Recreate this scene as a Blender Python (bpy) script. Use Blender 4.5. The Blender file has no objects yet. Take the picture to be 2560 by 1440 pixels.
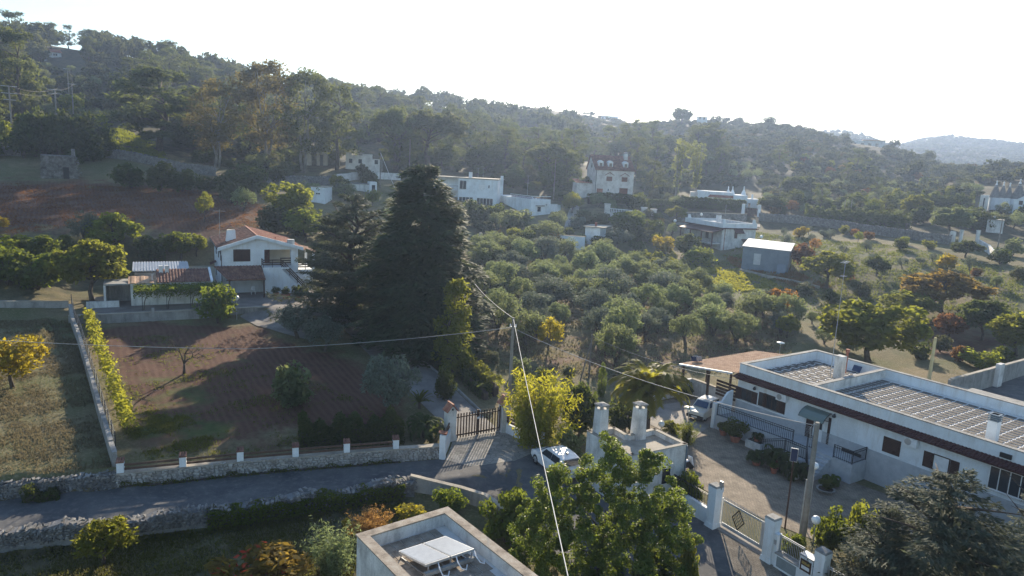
import bpy, math, random
import numpy as np
from mathutils import Vector, Matrix, Quaternion

# ------------------------------------------------------------------ camera
sc = bpy.context.scene
C = sc.collection
CAMZ = 20.0
FPX = 1750.0
PITCH = math.radians(10.0)
ROLL = math.radians(2.9)
_f = Vector((0, math.cos(PITCH), -math.sin(PITCH)))
_r0 = Vector((1, 0, 0)); _u0 = _r0.cross(_f)
_r = _r0 * math.cos(ROLL) + _u0 * math.sin(ROLL)
_u = _u0 * math.cos(ROLL) - _r0 * math.sin(ROLL)
cd = bpy.data.cameras.new("camera")
cam = bpy.data.objects.new("camera", cd); C.objects.link(cam)
cd.sensor_width = 36.0; cd.lens = FPX / 2560 * 36.0
cd.clip_start = 0.5; cd.clip_end = 9000
cam.matrix_world = Matrix(((_r.x, _u.x, -_f.x, 0), (_r.y, _u.y, -_f.y, 0), (_r.z, _u.z, -_f.z, CAMZ), (0, 0, 0, 1)))
sc.camera = cam

# ------------------------------------------------------------------ sky, sun, exposure
SUN_AZ = math.radians(8.0); SUN_EL = math.radians(20.0)
w = bpy.data.worlds.new("World"); sc.world = w; w.use_nodes = True
nt = w.node_tree; nt.nodes.clear()
sky = nt.nodes.new("ShaderNodeTexSky"); sky.sky_type = 'NISHITA'; sky.sun_disc = False
sky.sun_elevation = SUN_EL; sky.sun_rotation = SUN_AZ
sky.altitude = 300; sky.air_density = 1.25; sky.dust_density = 0.4; sky.ozone_density = 3.0
bg = nt.nodes.new("ShaderNodeBackground"); bg.inputs[1].default_value = 0.10
wo = nt.nodes.new("ShaderNodeOutputWorld")
nt.links.new(sky.outputs[0], bg.inputs[0]); nt.links.new(bg.outputs[0], wo.inputs[0])
sd = bpy.data.lights.new("sun", 'SUN'); sd.energy = 5.0; sd.angle = math.radians(0.6); sd.color = (1.0, 0.86, 0.66)
sun = bpy.data.objects.new("sun", sd); C.objects.link(sun)
sdir = Vector((math.sin(SUN_AZ) * math.cos(SUN_EL), math.cos(SUN_AZ) * math.cos(SUN_EL), math.sin(SUN_EL)))
sun.rotation_euler = sdir.to_track_quat('Z', 'Y').to_euler(); sun.location = sdir * 300
sc.view_settings.view_transform = 'Standard'; sc.view_settings.look = 'None'
sc.view_settings.exposure = 1.15; sc.view_settings.gamma = 1.0; sc.view_settings.use_curve_mapping = False
cy = sc.cycles
cy.max_bounces = 5; cy.diffuse_bounces = 2; cy.glossy_bounces = 2; cy.transmission_bounces = 4
cy.transparent_max_bounces = 8; cy.volume_bounces = 0; cy.sample_clamp_indirect = 4.0
cy.use_denoising = True; cy.use_adaptive_sampling = True; cy.adaptive_threshold = 0.02
HAZE_DENSITY = 0.00031

# ------------------------------------------------------------------ geometry helpers
def sst(a, b, x):
    t = np.clip((x - a) / (b - a), 0, 1); return t * t * (3 - 2 * t)
def ray(px, py):
    d = _f * FPX + _r * (px - 1280) - _u * (py - 720); d.normalize(); return d
def G0(px, py, z=0.0):                     # pixel -> point on the level z
    d = ray(px, py); t = (z - CAMZ) / d.z; return Vector((0, 0, CAMZ)) + d * t
def DD(px, py, dist):                      # pixel -> point at a horizontal distance
    d = ray(px, py); return Vector((0, 0, CAMZ)) + d * (dist / math.hypot(d.x, d.y))
def az_of(px, py=450):
    d = ray(px, py); return math.atan2(d.x, d.y)
def proj(p):
    v = Vector(p) - Vector((0, 0, CAMZ)); z = v.dot(_f)
    if z <= 0.1: return (-9999, -9999)
    return (1280 + FPX * v.dot(_r) / z, 720 - FPX * v.dot(_u) / z)

class MB:
    "collects shapes; build() links them as one mesh object"
    def __init__(s): s.v = []; s.f = []; s.smooth = False
    def add(s, vs, fs):
        b = len(s.v); s.v += [tuple(v) for v in vs]; s.f += [tuple(i + b for i in f) for f in fs]; return s
    def box(s, x0, x1, y0, y1, z0, z1):
        return s.add([(x0, y0, z0), (x1, y0, z0), (x1, y1, z0), (x0, y1, z0), (x0, y0, z1), (x1, y0, z1), (x1, y1, z1), (x0, y1, z1)],
                     [(0, 3, 2, 1), (4, 5, 6, 7), (0, 1, 5, 4), (1, 2, 6, 5), (2, 3, 7, 6), (3, 0, 4, 7)])
    def hexa(s, a, b):                     # bottom ring of 4, top ring of 4
        return s.add(list(a) + list(b), [(0, 3, 2, 1), (4, 5, 6, 7), (0, 1, 5, 4), (1, 2, 6, 5), (2, 3, 7, 6), (3, 0, 4, 7)])
    def prism(s, poly, z0, z1):            # vertical extrusion of a ccw polygon
        n = len(poly)
        vs = [(p[0], p[1], z0) for p in poly] + [(p[0], p[1], z1) for p in poly]
        fs = [tuple(range(n - 1, -1, -1)), tuple(range(n, 2 * n))]
        fs += [(i, (i + 1) % n, n + (i + 1) % n, n + i) for i in range(n)]
        return s.add(vs, fs)
    def extr(s, poly, axis, a, b):         # poly in the two other axes, extruded along axis
        def mk(p, t):
            return {'x': (t, p[0], p[1]), 'y': (p[0], t, p[1]), 'z': (p[0], p[1], t)}[axis]
        n = len(poly)
        vs = [mk(p, a) for p in poly] + [mk(p, b) for p in poly]
        fs = [tuple(range(n - 1, -1, -1)), tuple(range(n, 2 * n))] + [(i, (i + 1) % n, n + (i + 1) % n, n + i) for i in range(n)]
        return s.add(vs, fs)
    def bar(s, p, q, w, h=None):           # square bar between two points
        h = h or w; p = Vector(p); q = Vector(q); d = (q - p).normalized()
        up = Vector((0, 0, 1)) if abs(d.z) < 0.95 else Vector((0, 1, 0))
        a = d.cross(up).normalized() * (w / 2); b = a.cross(d).normalized() * (h / 2)
        r = lambda o: [o - a - b, o + a - b, o + a + b, o - a + b]
        return s.hexa(r(p), r(q))
    def tube(s, pts, rad, n=6):
        pts = [Vector(p) for p in pts]
        if not isinstance(rad, (list, tuple)): rad = [rad] * len(pts)
        vs = []; fs = []
        for i, p in enumerate(pts):
            d = (pts[min(i + 1, len(pts) - 1)] - pts[max(i - 1, 0)]).normalized()
            ref = Vector((1, 0, 0)) if abs(d.x) < 0.8 else Vector((0, 1, 0))
            a = d.cross(ref).normalized(); b = d.cross(a)
            for k in range(n):
                t = 2 * math.pi * k / n
                vs.append(p + (a * math.cos(t) + b * math.sin(t)) * rad[i])
        for i in range(len(pts) - 1):
            for k in range(n):
                fs.append((i * n + k, i * n + (k + 1) % n, (i + 1) * n + (k + 1) % n, (i + 1) * n + k))
        fs.append(tuple(range(n - 1, -1, -1))); fs.append(tuple((len(pts) - 1) * n + k for k in range(n)))
        return s.add(vs, fs)
    def lathe(s, prof, n=12, c=(0, 0, 0)):
        vs = []; fs = []
        for r, z in prof:
            for k in range(n):
                t = 2 * math.pi * k / n; vs.append((c[0] + r * math.cos(t), c[1] + r * math.sin(t), c[2] + z))
        for i in range(len(prof) - 1):
            for k in range(n):
                fs.append((i * n + k, i * n + (k + 1) % n, (i + 1) * n + (k + 1) % n, (i + 1) * n + k))
        fs.append(tuple(range(n - 1, -1, -1))); fs.append(tuple((len(prof) - 1) * n + k for k in range(n)))
        return s.add(vs, fs)
    def mesh(s, name, m):
        me = bpy.data.meshes.new(name); me.from_pydata(s.v, [], s.f); me.update()
        if m: me.materials.append(m)
        if s.smooth: me.polygons.foreach_set('use_smooth', [True] * len(me.polygons))
        return me
    def build(s, name, m, parent=None, loc=None):
        o = bpy.data.objects.new(name, s.mesh(name, m)); C.objects.link(o)
        if parent: o.parent = parent
        if loc: o.location = loc
        return o

def tag(o, label=None, cat=None, group=None, kind=None):
    if label: o['label'] = label
    if cat: o['category'] = cat
    if group: o['group'] = group
    if kind: o['kind'] = kind
    return o
def thing(name, label, cat, loc=(0, 0, 0), rz=0.0, group=None):
    o = bpy.data.objects.new(name, None); C.objects.link(o)
    o.location = loc; o.rotation_euler = (0, 0, rz); o.empty_display_size = 0.3
    return tag(o, label, cat, group, 'thing')
def inst(name, me, parent=None, loc=(0, 0, 0), rot=(0, 0, 0), scale=(1, 1, 1), m=None):
    o = bpy.data.objects.new(name, me); C.objects.link(o)
    if parent: o.parent = parent
    o.location = loc; o.rotation_euler = rot; o.scale = scale
    if m and o.material_slots:
        o.material_slots[0].link = 'OBJECT'; o.material_slots[0].material = m
    return o
def raw_mesh(name, V, F4, m, uv=None):
    "V (n,3) array, F4 (k,4) or (k,3) int array"
    me = bpy.data.meshes.new(name); V = np.asarray(V, np.float32); F4 = np.asarray(F4, np.int32); k = F4.shape[1]
    me.vertices.add(len(V)); me.vertices.foreach_set('co', V.ravel())
    me.loops.add(F4.size); me.loops.foreach_set('vertex_index', F4.ravel())
    me.polygons.add(len(F4)); me.polygons.foreach_set('loop_start', np.arange(0, F4.size, k, dtype=np.int32))
    me.update(calc_edges=True)
    if m: me.materials.append(m)
    return me

# ------------------------------------------------------------------ materials
def _nt(name):
    m = bpy.data.materials.new(name); m.use_nodes = True; t = m.node_tree; t.nodes.clear(); return m, t
def N(t, typ, **kw):
    n = t.nodes.new(typ)
    for k, v in kw.items(): setattr(n, k, v)
    return n
def ramp(t, src, cols, lo=0.3, hi=0.7):
    r = N(t, "ShaderNodeValToRGB"); e = r.color_ramp.elements
    while len(e) < len(cols): e.new(0.5)
    for i, c in enumerate(cols):
        e[i].position = lo + (hi - lo) * i / max(1, len(cols) - 1); e[i].color = (*c, 1)
    t.links.new(src, r.inputs[0]); return r.outputs[0]
def noise(t, co, scale, detail=4, rough=0.6):
    n = N(t, "ShaderNodeTexNoise"); n.inputs['Scale'].default_value = scale; n.inputs['Detail'].default_value = detail
    n.inputs['Roughness'].default_value = rough; t.links.new(co, n.inputs['Vector']); return n.outputs['Fac']
def mixc(t, fac, a, b, mode='MIX'):
    n = N(t, "ShaderNodeMix", data_type='RGBA', blend_type=mode)
    for s, v in ((0, fac), (6, a), (7, b)):
        if hasattr(v, 'node'): t.links.new(v, n.inputs[s])
        else: n.inputs[s].default_value = v if s == 0 else (*v, 1)
    return n.outputs[2]
def finish(t, col, rough=0.85, spec=0.3, bump=None, bstr=0.3, metal=0.0, bdist=0.05):
    b = N(t, "ShaderNodeBsdfPrincipled"); o = N(t, "ShaderNodeOutputMaterial")
    if hasattr(col, 'node'): t.links.new(col, b.inputs['Base Color'])
    else: b.inputs['Base Color'].default_value = (*col, 1)
    b.inputs['Roughness'].default_value = rough; b.inputs['Specular IOR Level'].default_value = spec
    b.inputs['Metallic'].default_value = metal
    if bump is not None:
        bn = N(t, "ShaderNodeBump"); bn.inputs['Strength'].default_value = bstr; bn.inputs['Distance'].default_value = bdist
        t.links.new(bump, bn.inputs['Height']); t.links.new(bn.outputs[0], b.inputs['Normal'])
    t.links.new(b.outputs[0], o.inputs[0])
def surf(name, cols, scale=2.0, rough=0.85, bstr=0.2, fine=12.0, metal=0.0, spec=0.3, lo=0.3, hi=0.7, stain=None):
    m, t = _nt(name)
    g = N(t, "ShaderNodeNewGeometry").outputs['Position']
    a = noise(t, g, scale, 6); f = noise(t, g, scale * fine, 4)
    ad = N(t, "ShaderNodeMath", operation='MULTIPLY_ADD'); t.links.new(f, ad.inputs[0]); ad.inputs[1].default_value = 0.35
    sb = N(t, "ShaderNodeMath", operation='SUBTRACT'); t.links.new(a, sb.inputs[0]); sb.inputs[1].default_value = 0.175
    t.links.new(sb.outputs[0], ad.inputs[2])
    col = ramp(t, ad.outputs[0], cols, lo, hi)
    if stain:                              # runs of dirt, stretched downwards
        mp = N(t, "ShaderNodeMapping"); mp.inputs['Scale'].default_value = (1.3, 1.3, 0.22); t.links.new(g, mp.inputs[0])
        s = ramp(t, noise(t, mp.outputs[0], 1.6, 8, 0.7), [(0, 0, 0), (1, 1, 1)], 0.5, 0.78)
        col = mixc(t, s, col, stain)
    finish(t, col, rough, spec, f, bstr, metal)
    return m
def leafmat(name, c1, c2, trans=0.45, tcol=None, rough=0.7, hue=0.03, val=0.35, spec=0.08):
    m, t = _nt(name); trans = min(0.6, trans * 1.35)
    isl = N(t, "ShaderNodeNewGeometry").outputs['Random Per Island']
    oi = N(t, "ShaderNodeObjectInfo").outputs['Random']
    col = mixc(t, isl, c1, c2)
    h = N(t, "ShaderNodeHueSaturation"); t.links.new(col, h.inputs['Color'])
    mh = N(t, "ShaderNodeMapRange"); mh.inputs[3].default_value = 0.5 - hue; mh.inputs[4].default_value = 0.5 + hue; t.links.new(oi, mh.inputs[0])
    mv = N(t, "ShaderNodeMapRange"); mv.inputs[3].default_value = 1 - val; mv.inputs[4].default_value = 1 + val; t.links.new(oi, mv.inputs[0])
    t.links.new(mh.outputs[0], h.inputs['Hue']); t.links.new(mv.outputs[0], h.inputs['Value'])
    b = N(t, "ShaderNodeBsdfPrincipled"); b.inputs['Roughness'].default_value = rough; b.inputs['Specular IOR Level'].default_value = spec
    t.links.new(h.outputs[0], b.inputs['Base Color'])
    tr = N(t, "ShaderNodeBsdfTranslucent")
    tc = tcol or (min(1, c2[0] * 1.7), min(1, c2[1] * 1.7), c2[2] * 0.9)
    tm = mixc(t, 1.0, h.outputs[0], tc, 'MULTIPLY') if False else mixc(t, 0.6, h.outputs[0], tc)
    t.links.new(tm, tr.inputs[0])
    mx = N(t, "ShaderNodeMixShader"); mx.inputs[0].default_value = trans
    t.links.new(b.outputs[0], mx.inputs[1]); t.links.new(tr.outputs[0], mx.inputs[2])
    o = N(t, "ShaderNodeOutputMaterial"); t.links.new(mx.outputs[0], o.inputs[0])
    return m
def plain(name, col, rough=0.6, metal=0.0, spec=0.4):
    return surf(name, [tuple(c * 0.85 for c in col), col, tuple(min(1, c * 1.1) for c in col)], 3.0, rough, 0.05, 10, metal, spec)
def glassmat(name, col=(0.02, 0.03, 0.04)):
    m, t = _nt(name); finish(t, col, 0.08, 0.6); return m

X = {}
X['white'] = surf('white_plaster', [(0.60, 0.62, 0.63), (0.71, 0.74, 0.76), (0.77, 0.80, 0.82)], 0.7, 0.9, 0.15, 20, stain=(0.55, 0.53, 0.50))
X['white_old'] = surf('weathered_plaster', [(0.42, 0.41, 0.39), (0.62, 0.61, 0.58), (0.74, 0.73, 0.71)], 0.9, 0.92, 0.3, 16, stain=(0.25, 0.24, 0.23))
X['cream'] = surf('cream_plaster', [(0.55, 0.48, 0.37), (0.66, 0.59, 0.47)], 0.8, 0.9, 0.15, 16)
X['dado'] = surf('grey_stone_dado', [(0.36, 0.37, 0.39), (0.48, 0.49, 0.50)], 2.5, 0.7, 0.1, 8)
X['concrete'] = surf('concrete', [(0.20, 0.19, 0.18), (0.30, 0.29, 0.27), (0.38, 0.36, 0.33)], 0.8, 0.92, 0.35, 18, stain=(0.12, 0.115, 0.11))
X['cement'] = surf('cement_roof', [(0.26, 0.23, 0.19), (0.36, 0.32, 0.26), (0.44, 0.39, 0.32)], 1.2, 0.92, 0.35, 16)
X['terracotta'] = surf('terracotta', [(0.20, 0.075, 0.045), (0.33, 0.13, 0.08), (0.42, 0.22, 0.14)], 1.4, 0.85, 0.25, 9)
X['terra_dark'] = surf('old_or_shaded_roof_tile', [(0.10, 0.05, 0.04), (0.19, 0.09, 0.065), (0.30, 0.17, 0.12)], 1.6, 0.88, 0.3, 9)
X['terra_pale'] = surf('pale_roof_tile', [(0.30, 0.17, 0.105), (0.44, 0.27, 0.17), (0.52, 0.36, 0.24)], 1.8, 0.85, 0.2, 10)
X['red_tile'] = surf('dark_red_tile', [(0.045, 0.014, 0.014), (0.075, 0.022, 0.021)], 3.0, 0.7, 0.1, 8)
X['wood'] = surf('dark_brown_wood', [(0.035, 0.018, 0.012), (0.075, 0.038, 0.024)], 3, 0.65, 0.2, 9)
X['rail_wood'] = surf('weathered_rail_wood', [(0.07, 0.042, 0.03), (0.14, 0.085, 0.055)], 3, 0.75, 0.3, 9)
X['door_wood'] = surf('red_brown_door', [(0.10, 0.03, 0.018), (0.17, 0.055, 0.03)], 3, 0.55, 0.2, 9)
X['shutter'] = surf('brown_shutter', [(0.035, 0.015, 0.012), (0.06, 0.026, 0.02)], 3, 0.6, 0.1, 9)
X['iron'] = surf('dark_iron', [(0.018, 0.02, 0.024), (0.035, 0.036, 0.04)], 4, 0.5, 0.1, 9, 0.3)
X['galv'] = surf('galvanised_steel', [(0.32, 0.33, 0.34), (0.48, 0.49, 0.50)], 2.5, 0.45, 0.05, 8, 0.6)
X['gatepaint'] = surf('grey_gate_paint', [(0.34, 0.35, 0.36), (0.46, 0.47, 0.48)], 2.5, 0.5, 0.05, 8, 0.2)
X['pole'] = surf('concrete_pole', [(0.19, 0.17, 0.15), (0.29, 0.27, 0.24)], 2.2, 0.9, 0.3, 12)
X['yellow_pole'] = surf('yellow_concrete_pole', [(0.46, 0.38, 0.20), (0.60, 0.52, 0.30)], 2.2, 0.8, 0.2, 12)
X['woodpole'] = surf('grey_timber_pole', [(0.12, 0.10, 0.085), (0.22, 0.19, 0.16)], 2.2, 0.9, 0.3, 12)
X['lampwhite'] = plain('opal_lamp_globe', (0.82, 0.82, 0.80), 0.35)
X['pvc'] = plain('white_plastic', (0.72, 0.72, 0.72), 0.4)
X['cable'] = plain('pale_cable', (0.30, 0.30, 0.30), 0.5)
X['twist'] = plain('twisted_pale_cable', (0.50, 0.50, 0.49), 0.7)
X['cable_dark'] = plain('dark_cable', (0.10, 0.10, 0.11), 0.6)
X['glass'] = glassmat('window_glass')
X['glass_blue'] = glassmat('blue_car_glass', (0.02, 0.05, 0.11))
X['solar'] = glassmat('solar_cells', (0.02, 0.035, 0.09))
def coll():
    m, t = _nt('solar_collector_glass'); g = N(t, "ShaderNodeNewGeometry").outputs['Position']
    finish(t, ramp(t, noise(t, g, 5, 6), [(0.33, 0.34, 0.35), (0.38, 0.39, 0.40)], 0.35, 0.65), 0.22, 0.8); return m
X['collector'] = coll()
X['clay_pot'] = surf('clay_pot', [(0.26, 0.085, 0.05), (0.38, 0.14, 0.085)], 4, 0.8, 0.15, 9)
X['stone'] = surf('limestone', [(0.085, 0.08, 0.075), (0.18, 0.172, 0.16), (0.29, 0.28, 0.268)], 1.6, 0.95, 0.5, 8)
X['stone_pale'] = surf('pale_mortared_stone', [(0.22, 0.20, 0.18), (0.38, 0.355, 0.32), (0.50, 0.475, 0.44)], 1.9, 0.95, 0.5, 6)
X['stone_house'] = surf('pale_house_stone', [(0.42, 0.38, 0.35), (0.58, 0.545, 0.51), (0.68, 0.65, 0.62)], 0.9, 0.95, 0.4, 5)
X['mortar'] = surf('mortar', [(0.20, 0.185, 0.17), (0.33, 0.31, 0.285)], 2.0, 0.95, 0.4, 10)
X['chianca'] = surf('grey_trullo_slabs', [(0.12, 0.12, 0.125), (0.22, 0.22, 0.22)], 2.2, 0.95, 0.5, 8)
X['tilegrey'] = surf('grey_roof_slab', [(0.075, 0.065, 0.055), (0.12, 0.105, 0.09), (0.17, 0.15, 0.125)], 2.6, 0.9, 0.3, 9)
X['grout'] = surf('pale_grout', [(0.62, 0.60, 0.57), (0.74, 0.72, 0.69)], 3.0, 0.9, 0.1, 9)
X['roofslab'] = surf('lichen_roof_slab', [(0.15, 0.125, 0.10), (0.30, 0.25, 0.20), (0.40, 0.36, 0.30)], 2.2, 0.92, 0.4, 9)
X['bark'] = surf('bark', [(0.045, 0.035, 0.028), (0.12, 0.095, 0.075)], 3, 0.95, 0.5, 8)
X['palebark'] = surf('pale_bark', [(0.13, 0.12, 0.10), (0.26, 0.24, 0.21)], 1.5, 0.9, 0.3, 8)
X['soilpot'] = plain('potting_soil', (0.04, 0.028, 0.02), 0.95)
X['metalroof'] = surf('pale_metal_sheet', [(0.38, 0.40, 0.42), (0.52, 0.54, 0.56)], 1.0, 0.5, 0.05, 8, 0.2)
X['bluemetal'] = surf('blue_grey_sheet', [(0.13, 0.17, 0.21), (0.19, 0.24, 0.29)], 1.0, 0.55, 0.05, 8, 0.2)
X['carwhite'] = plain('white_car_paint', (0.74, 0.75, 0.76), 0.18, 0.0, 0.6)
X['carcream'] = plain('cream_car_paint', (0.60, 0.58, 0.52), 0.3, 0.0, 0.5)
X['rubber'] = plain('black_rubber', (0.018, 0.018, 0.02), 0.8)
X['rim'] = plain('alloy_rim', (0.42, 0.43, 0.45), 0.35, 0.7)
X['taillight'] = plain('red_lens', (0.30, 0.015, 0.012), 0.25)
X['headlight'] = plain('clear_lens', (0.55, 0.57, 0.60), 0.15)
X['plate'] = plain('number_plate', (0.62, 0.62, 0.60), 0.5)
X['canopy'] = glassmat('tinted_canopy_sheet', (0.13, 0.17, 0.15))
X['marble'] = plain('grey_marble_plaque', (0.22, 0.25, 0.26), 0.4)
X['bronze'] = surf('bronze_letterbox', [(0.05, 0.025, 0.018), (0.08, 0.04, 0.028)], 4, 0.5, 0.05, 9)
X['brass'] = plain('brass_plate', (0.42, 0.33, 0.12), 0.35, 0.6)
# ------------------------------------------------------------------ terrain: heights by azimuth and distance
def zpy(px, py, d):
    return DD(px, py, d).z
COLS = {  # px: near heights (d, z), then (py, d) read off the slopes
    -700: ([(0, -.5), (26, 0), (40, 1.0), (80, 4)], [(540, 120), (430, 160), (260, 240), (120, 340), (80, 390)], [(520, 85), (1700, 60)]),
    0: ([(0, -.5), (26, -.2), (38, .8), (60, 1.7), (72, 2.3), (86, 3.2)], [(600, 106), (500, 130), (440, 148), (380, 162), (300, 200), (205, 270), (150, 335), (115, 380)], [(520, 78), (1700, 60)]),
    300: ([(0, -.5), (30, -.2), (42, .8), (60, 1.4), (76, 2.0), (90, 3.2), (98, 4.2)], [(560, 112), (500, 130), (445, 147), (400, 160), (340, 182), (250, 240), (172, 310), (140, 360)], [(500, 66), (1700, 55)]),
    500: ([(0, -.5), (32, -.2), (46, .75), (62, 1.4), (80, 2.4), (92, 3.0), (100, 4.2)], [(560, 114), (482, 136), (422, 160), (370, 182), (285, 240), (205, 290), (180, 340)], [(480, 60), (1700, 50)]),
    700: ([(0, -.5), (34, -.2), (48, .7), (64, 1.35), (80, 2.5), (92, 3.2)], [(590, 108), (480, 146), (435, 166), (400, 186), (330, 240), (255, 300), (228, 345)], [(480, 52), (1700, 45)]),
    900: ([(0, -.5), (36, -.1), (50, .55), (66, 1.3), (90, 2.8)], [(560, 126), (480, 150), (430, 170), (405, 186), (340, 240), (275, 310), (245, 360)], [(480, 48), (1700, 45)]),
    1150: ([(0, -.5), (38, 0), (46, .1), (62, .9), (80, 1.5), (100, 2.4)], [(620, 126), (560, 145), (500, 166), (440, 190), (380, 230), (320, 290), (282, 350)], [(470, 46), (1700, 45)]),
    1350: ([(0, -.5), (40, 0), (52, .2), (64, .6), (90, 1.4)], [(640, 126), (560, 150), (500, 175), (440, 215), (385, 270), (325, 340), (298, 400)], [(520, 56), (900, 50), (1700, 50)]),
    1500: ([(0, -.5), (40, 0), (55, .2), (70, .5), (90, 1.2)], [(660, 128), (580, 150), (495, 172), (440, 215), (385, 290), (320, 400), (303, 540)], [(700, 55), (1700, 60)]),
    1700: ([(0, -.4), (50, 0), (75, .3), (100, 1.0)], [(690, 126), (620, 152), (540, 180), (490, 205), (432, 250), (372, 310), (318, 400), (304, 450)], [(600, 48), (1700, 80)]),
    1900: ([(0, -.3), (55, 0), (80, .2), (110, 1.0)], [(632, 150), (560, 176), (500, 215), (442, 270), (384, 340), (316, 440), (305, 480)], [(620, 48), (900, 58), (1200, 74), (1700, 80)]),
    2100: ([(0, -.3), (60, 0), (90, .3), (120, 1.5)], [(640, 146), (572, 180), (500, 230), (440, 300), (374, 400), (342, 470)], [(600, 40), (780, 60), (950, 80), (1300, 82), (1700, 80)]),
    2225: ([(0, -.3), (60, 0), (90, .3), (120, 1.5)], [(648, 144), (572, 184), (506, 234), (452, 308), (398, 400), (372, 455)], [(600, 34), (800, 44), (950, 56), (1250, 74), (1700, 70)]),
    2300: ([(0, -.3), (60, 0), (90, .3), (120, 1.5)], [(652, 142), (572, 186), (510, 236), (462, 310), (417, 400), (400, 450)], [(600, 30), (820, 44), (1250, 90), (1700, 80)]),
    2560: ([(0, -.3), (60, 0), (100, .5)], [(700, 136), (602, 185), (532, 236), (482, 310), (447, 400)], [(470, 30), (600, 26), (850, 40), (1300, 92), (1700, 85)]),
    3300: ([(0, -.3), (60, 0), (100, .5)], [(640, 180), (560, 240), (500, 330), (470, 420)], [(600, 30), (850, 42), (1300, 100), (1700, 90)]),
}
D_MIN, D_MAX = 6.0, 1700.0
RD = np.concatenate([[0.0], np.exp(np.linspace(math.log(D_MIN), math.log(D_MAX), 470))])
caz = []; prof = []
for px in sorted(COLS):
    a, b, c = COLS[px]
    pts = list(a) + [(d, zpy(px, py, d)) for py, d in b] + list(c)
    dd = np.array([p[0] for p in pts]); zz = np.array([p[1] for p in pts])
    caz.append(az_of(px)); prof.append(np.interp(RD, dd, zz))
caz = np.array(caz); prof = np.array(prof)
AZ = np.concatenate([np.linspace(-math.pi, -0.98, 40), np.linspace(-0.97, 0.97, 391), np.linspace(0.98, math.pi, 40)])
ZG = np.array([np.interp(AZ, caz, prof[:, j]) for j in range(len(RD))]).T     # (az, d)
behind = np.cos(AZ)[:, None]
ZG = np.where(np.abs(AZ)[:, None] > 1.2, ZG * np.clip((1.9 - np.abs(AZ)[:, None]) / 0.7, 0, 1) - 0.3 * (np.abs(AZ)[:, None] > 1.2), ZG)
for _ in range(10):                        # soften the facets
    k = np.pad(ZG, ((1, 1), (0, 0)), 'edge'); ZG = 0.25 * k[:-2] + 0.5 * ZG + 0.25 * k[2:]
for _ in range(30):
    k = np.pad(ZG, ((0, 0), (1, 1)), 'edge'); ZG = 0.25 * k[:, :-2] + 0.5 * ZG + 0.25 * k[:, 2:]
GX = np.sin(AZ)[:, None] * RD[None, :]; GY = np.cos(AZ)[:, None] * RD[None, :]
def wob(x, y, s, k):
    return (np.sin(x / s + k) * np.cos(y / s * 1.13 + k * 2.1) + 0.5 * np.sin(x / s * 2.3 - y / s * 1.7 + k * 3) + 0.3 * np.sin(x / s * 4.1 + y / s * 3.7 + k))
far = sst(140, 320, RD)[None, :]
ZG += far * (1.6 * wob(GX, GY, 24, 1.0) + 3.0 * far * wob(GX, GY, 70, 2.2)) * (1 - 0.55 * sst(380, 420, RD)[None, :] * 0) + 0.06 * wob(GX, GY, 3.1, 0.4) * sst(30, 50, RD)[None, :]

def poly_pts(pts, z): return [G0(x, y, z).xy for x, y in pts]
def seg_signed(P, Q, poly):
    "signed distance (left of the polyline positive) of points to an open polyline"
    best = np.full(P.shape, 1e9); sg = np.zeros(P.shape)
    n = len(poly) - 1
    for i in range(n):
        a = np.array(poly[i]); b = np.array(poly[i + 1]); d = b - a; L2 = d @ d
        t = ((P - a[0]) * d[0] + (Q - a[1]) * d[1]) / L2
        tc = np.clip(t, -50 if i == 0 else 0, 50 if i == n - 1 else 1)
        dx = P - (a[0] + tc * d[0]); dy = Q - (a[1] + tc * d[1]); dist = np.hypot(dx, dy)
        s = np.sign(d[0] * dy - d[1] * dx); m = dist < best
        best = np.where(m, dist, best); sg = np.where(m, s, sg)
    return best * sg
def in_poly(P, Q, poly):
    r = np.zeros(P.shape, bool); n = len(poly); j = n - 1
    for i in range(n):
        xi, yi = poly[i]; xj, yj = poly[j]
        c = ((yi > Q) != (yj > Q)) & (P < (xj - xi) * (Q - yi) / (yj - yi + 1e-12) + xi); r ^= c; j = i
    return r
WALLN = poly_pts([(-500, 1302), (0, 1252), (290, 1222), (600, 1190), (900, 1163), (1100, 1147), (1130, 1120), (1245, 1100), (1345, 1118)], 0)
near = RD < 140
nx, ny = GX[:, near], GY[:, near]
sN = seg_signed(nx, ny, WALLN)
road_side = 1 - sst(0.05, 0.5, sN)
front = (np.abs(AZ)[:, None] < 1.2) & (nx < 4.0)
ZG[:, near] = np.where(front, ZG[:, near] * (1 - road_side) + 0.0 * road_side, ZG[:, near])
WALLS = poly_pts([(-500, 1400), (0, 1345), (300, 1320), (480, 1292), (860, 1236), (1030, 1212)], 0)
sS = seg_signed(nx, ny, WALLS)
ZG[:, near] -= np.where((np.abs(AZ)[:, None] < 1.2) & (nx < 1.0), 0.55 * sst(0.0, 0.7, -sS), 0)
class Fr:
    def __init__(s, o, deg):
        s.o = Vector(o); s.rz = math.radians(deg); s.u = Vector((math.cos(s.rz), math.sin(s.rz), 0)); s.v = Vector((-s.u.y, s.u.x, 0))
    def w(s, x, y, z=0): return s.o + s.u * x + s.v * y + Vector((0, 0, z))
    def loc(s, p):
        q = Vector(p) - s.o; return Vector((q.dot(s.u), q.dot(s.v), q.z))
FV = Fr((-34.94, 81.88, 3.0), 27.6)        # villa
FL = Fr((18.55, 54.27, 0.0), -55.65)       # long white house
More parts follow.
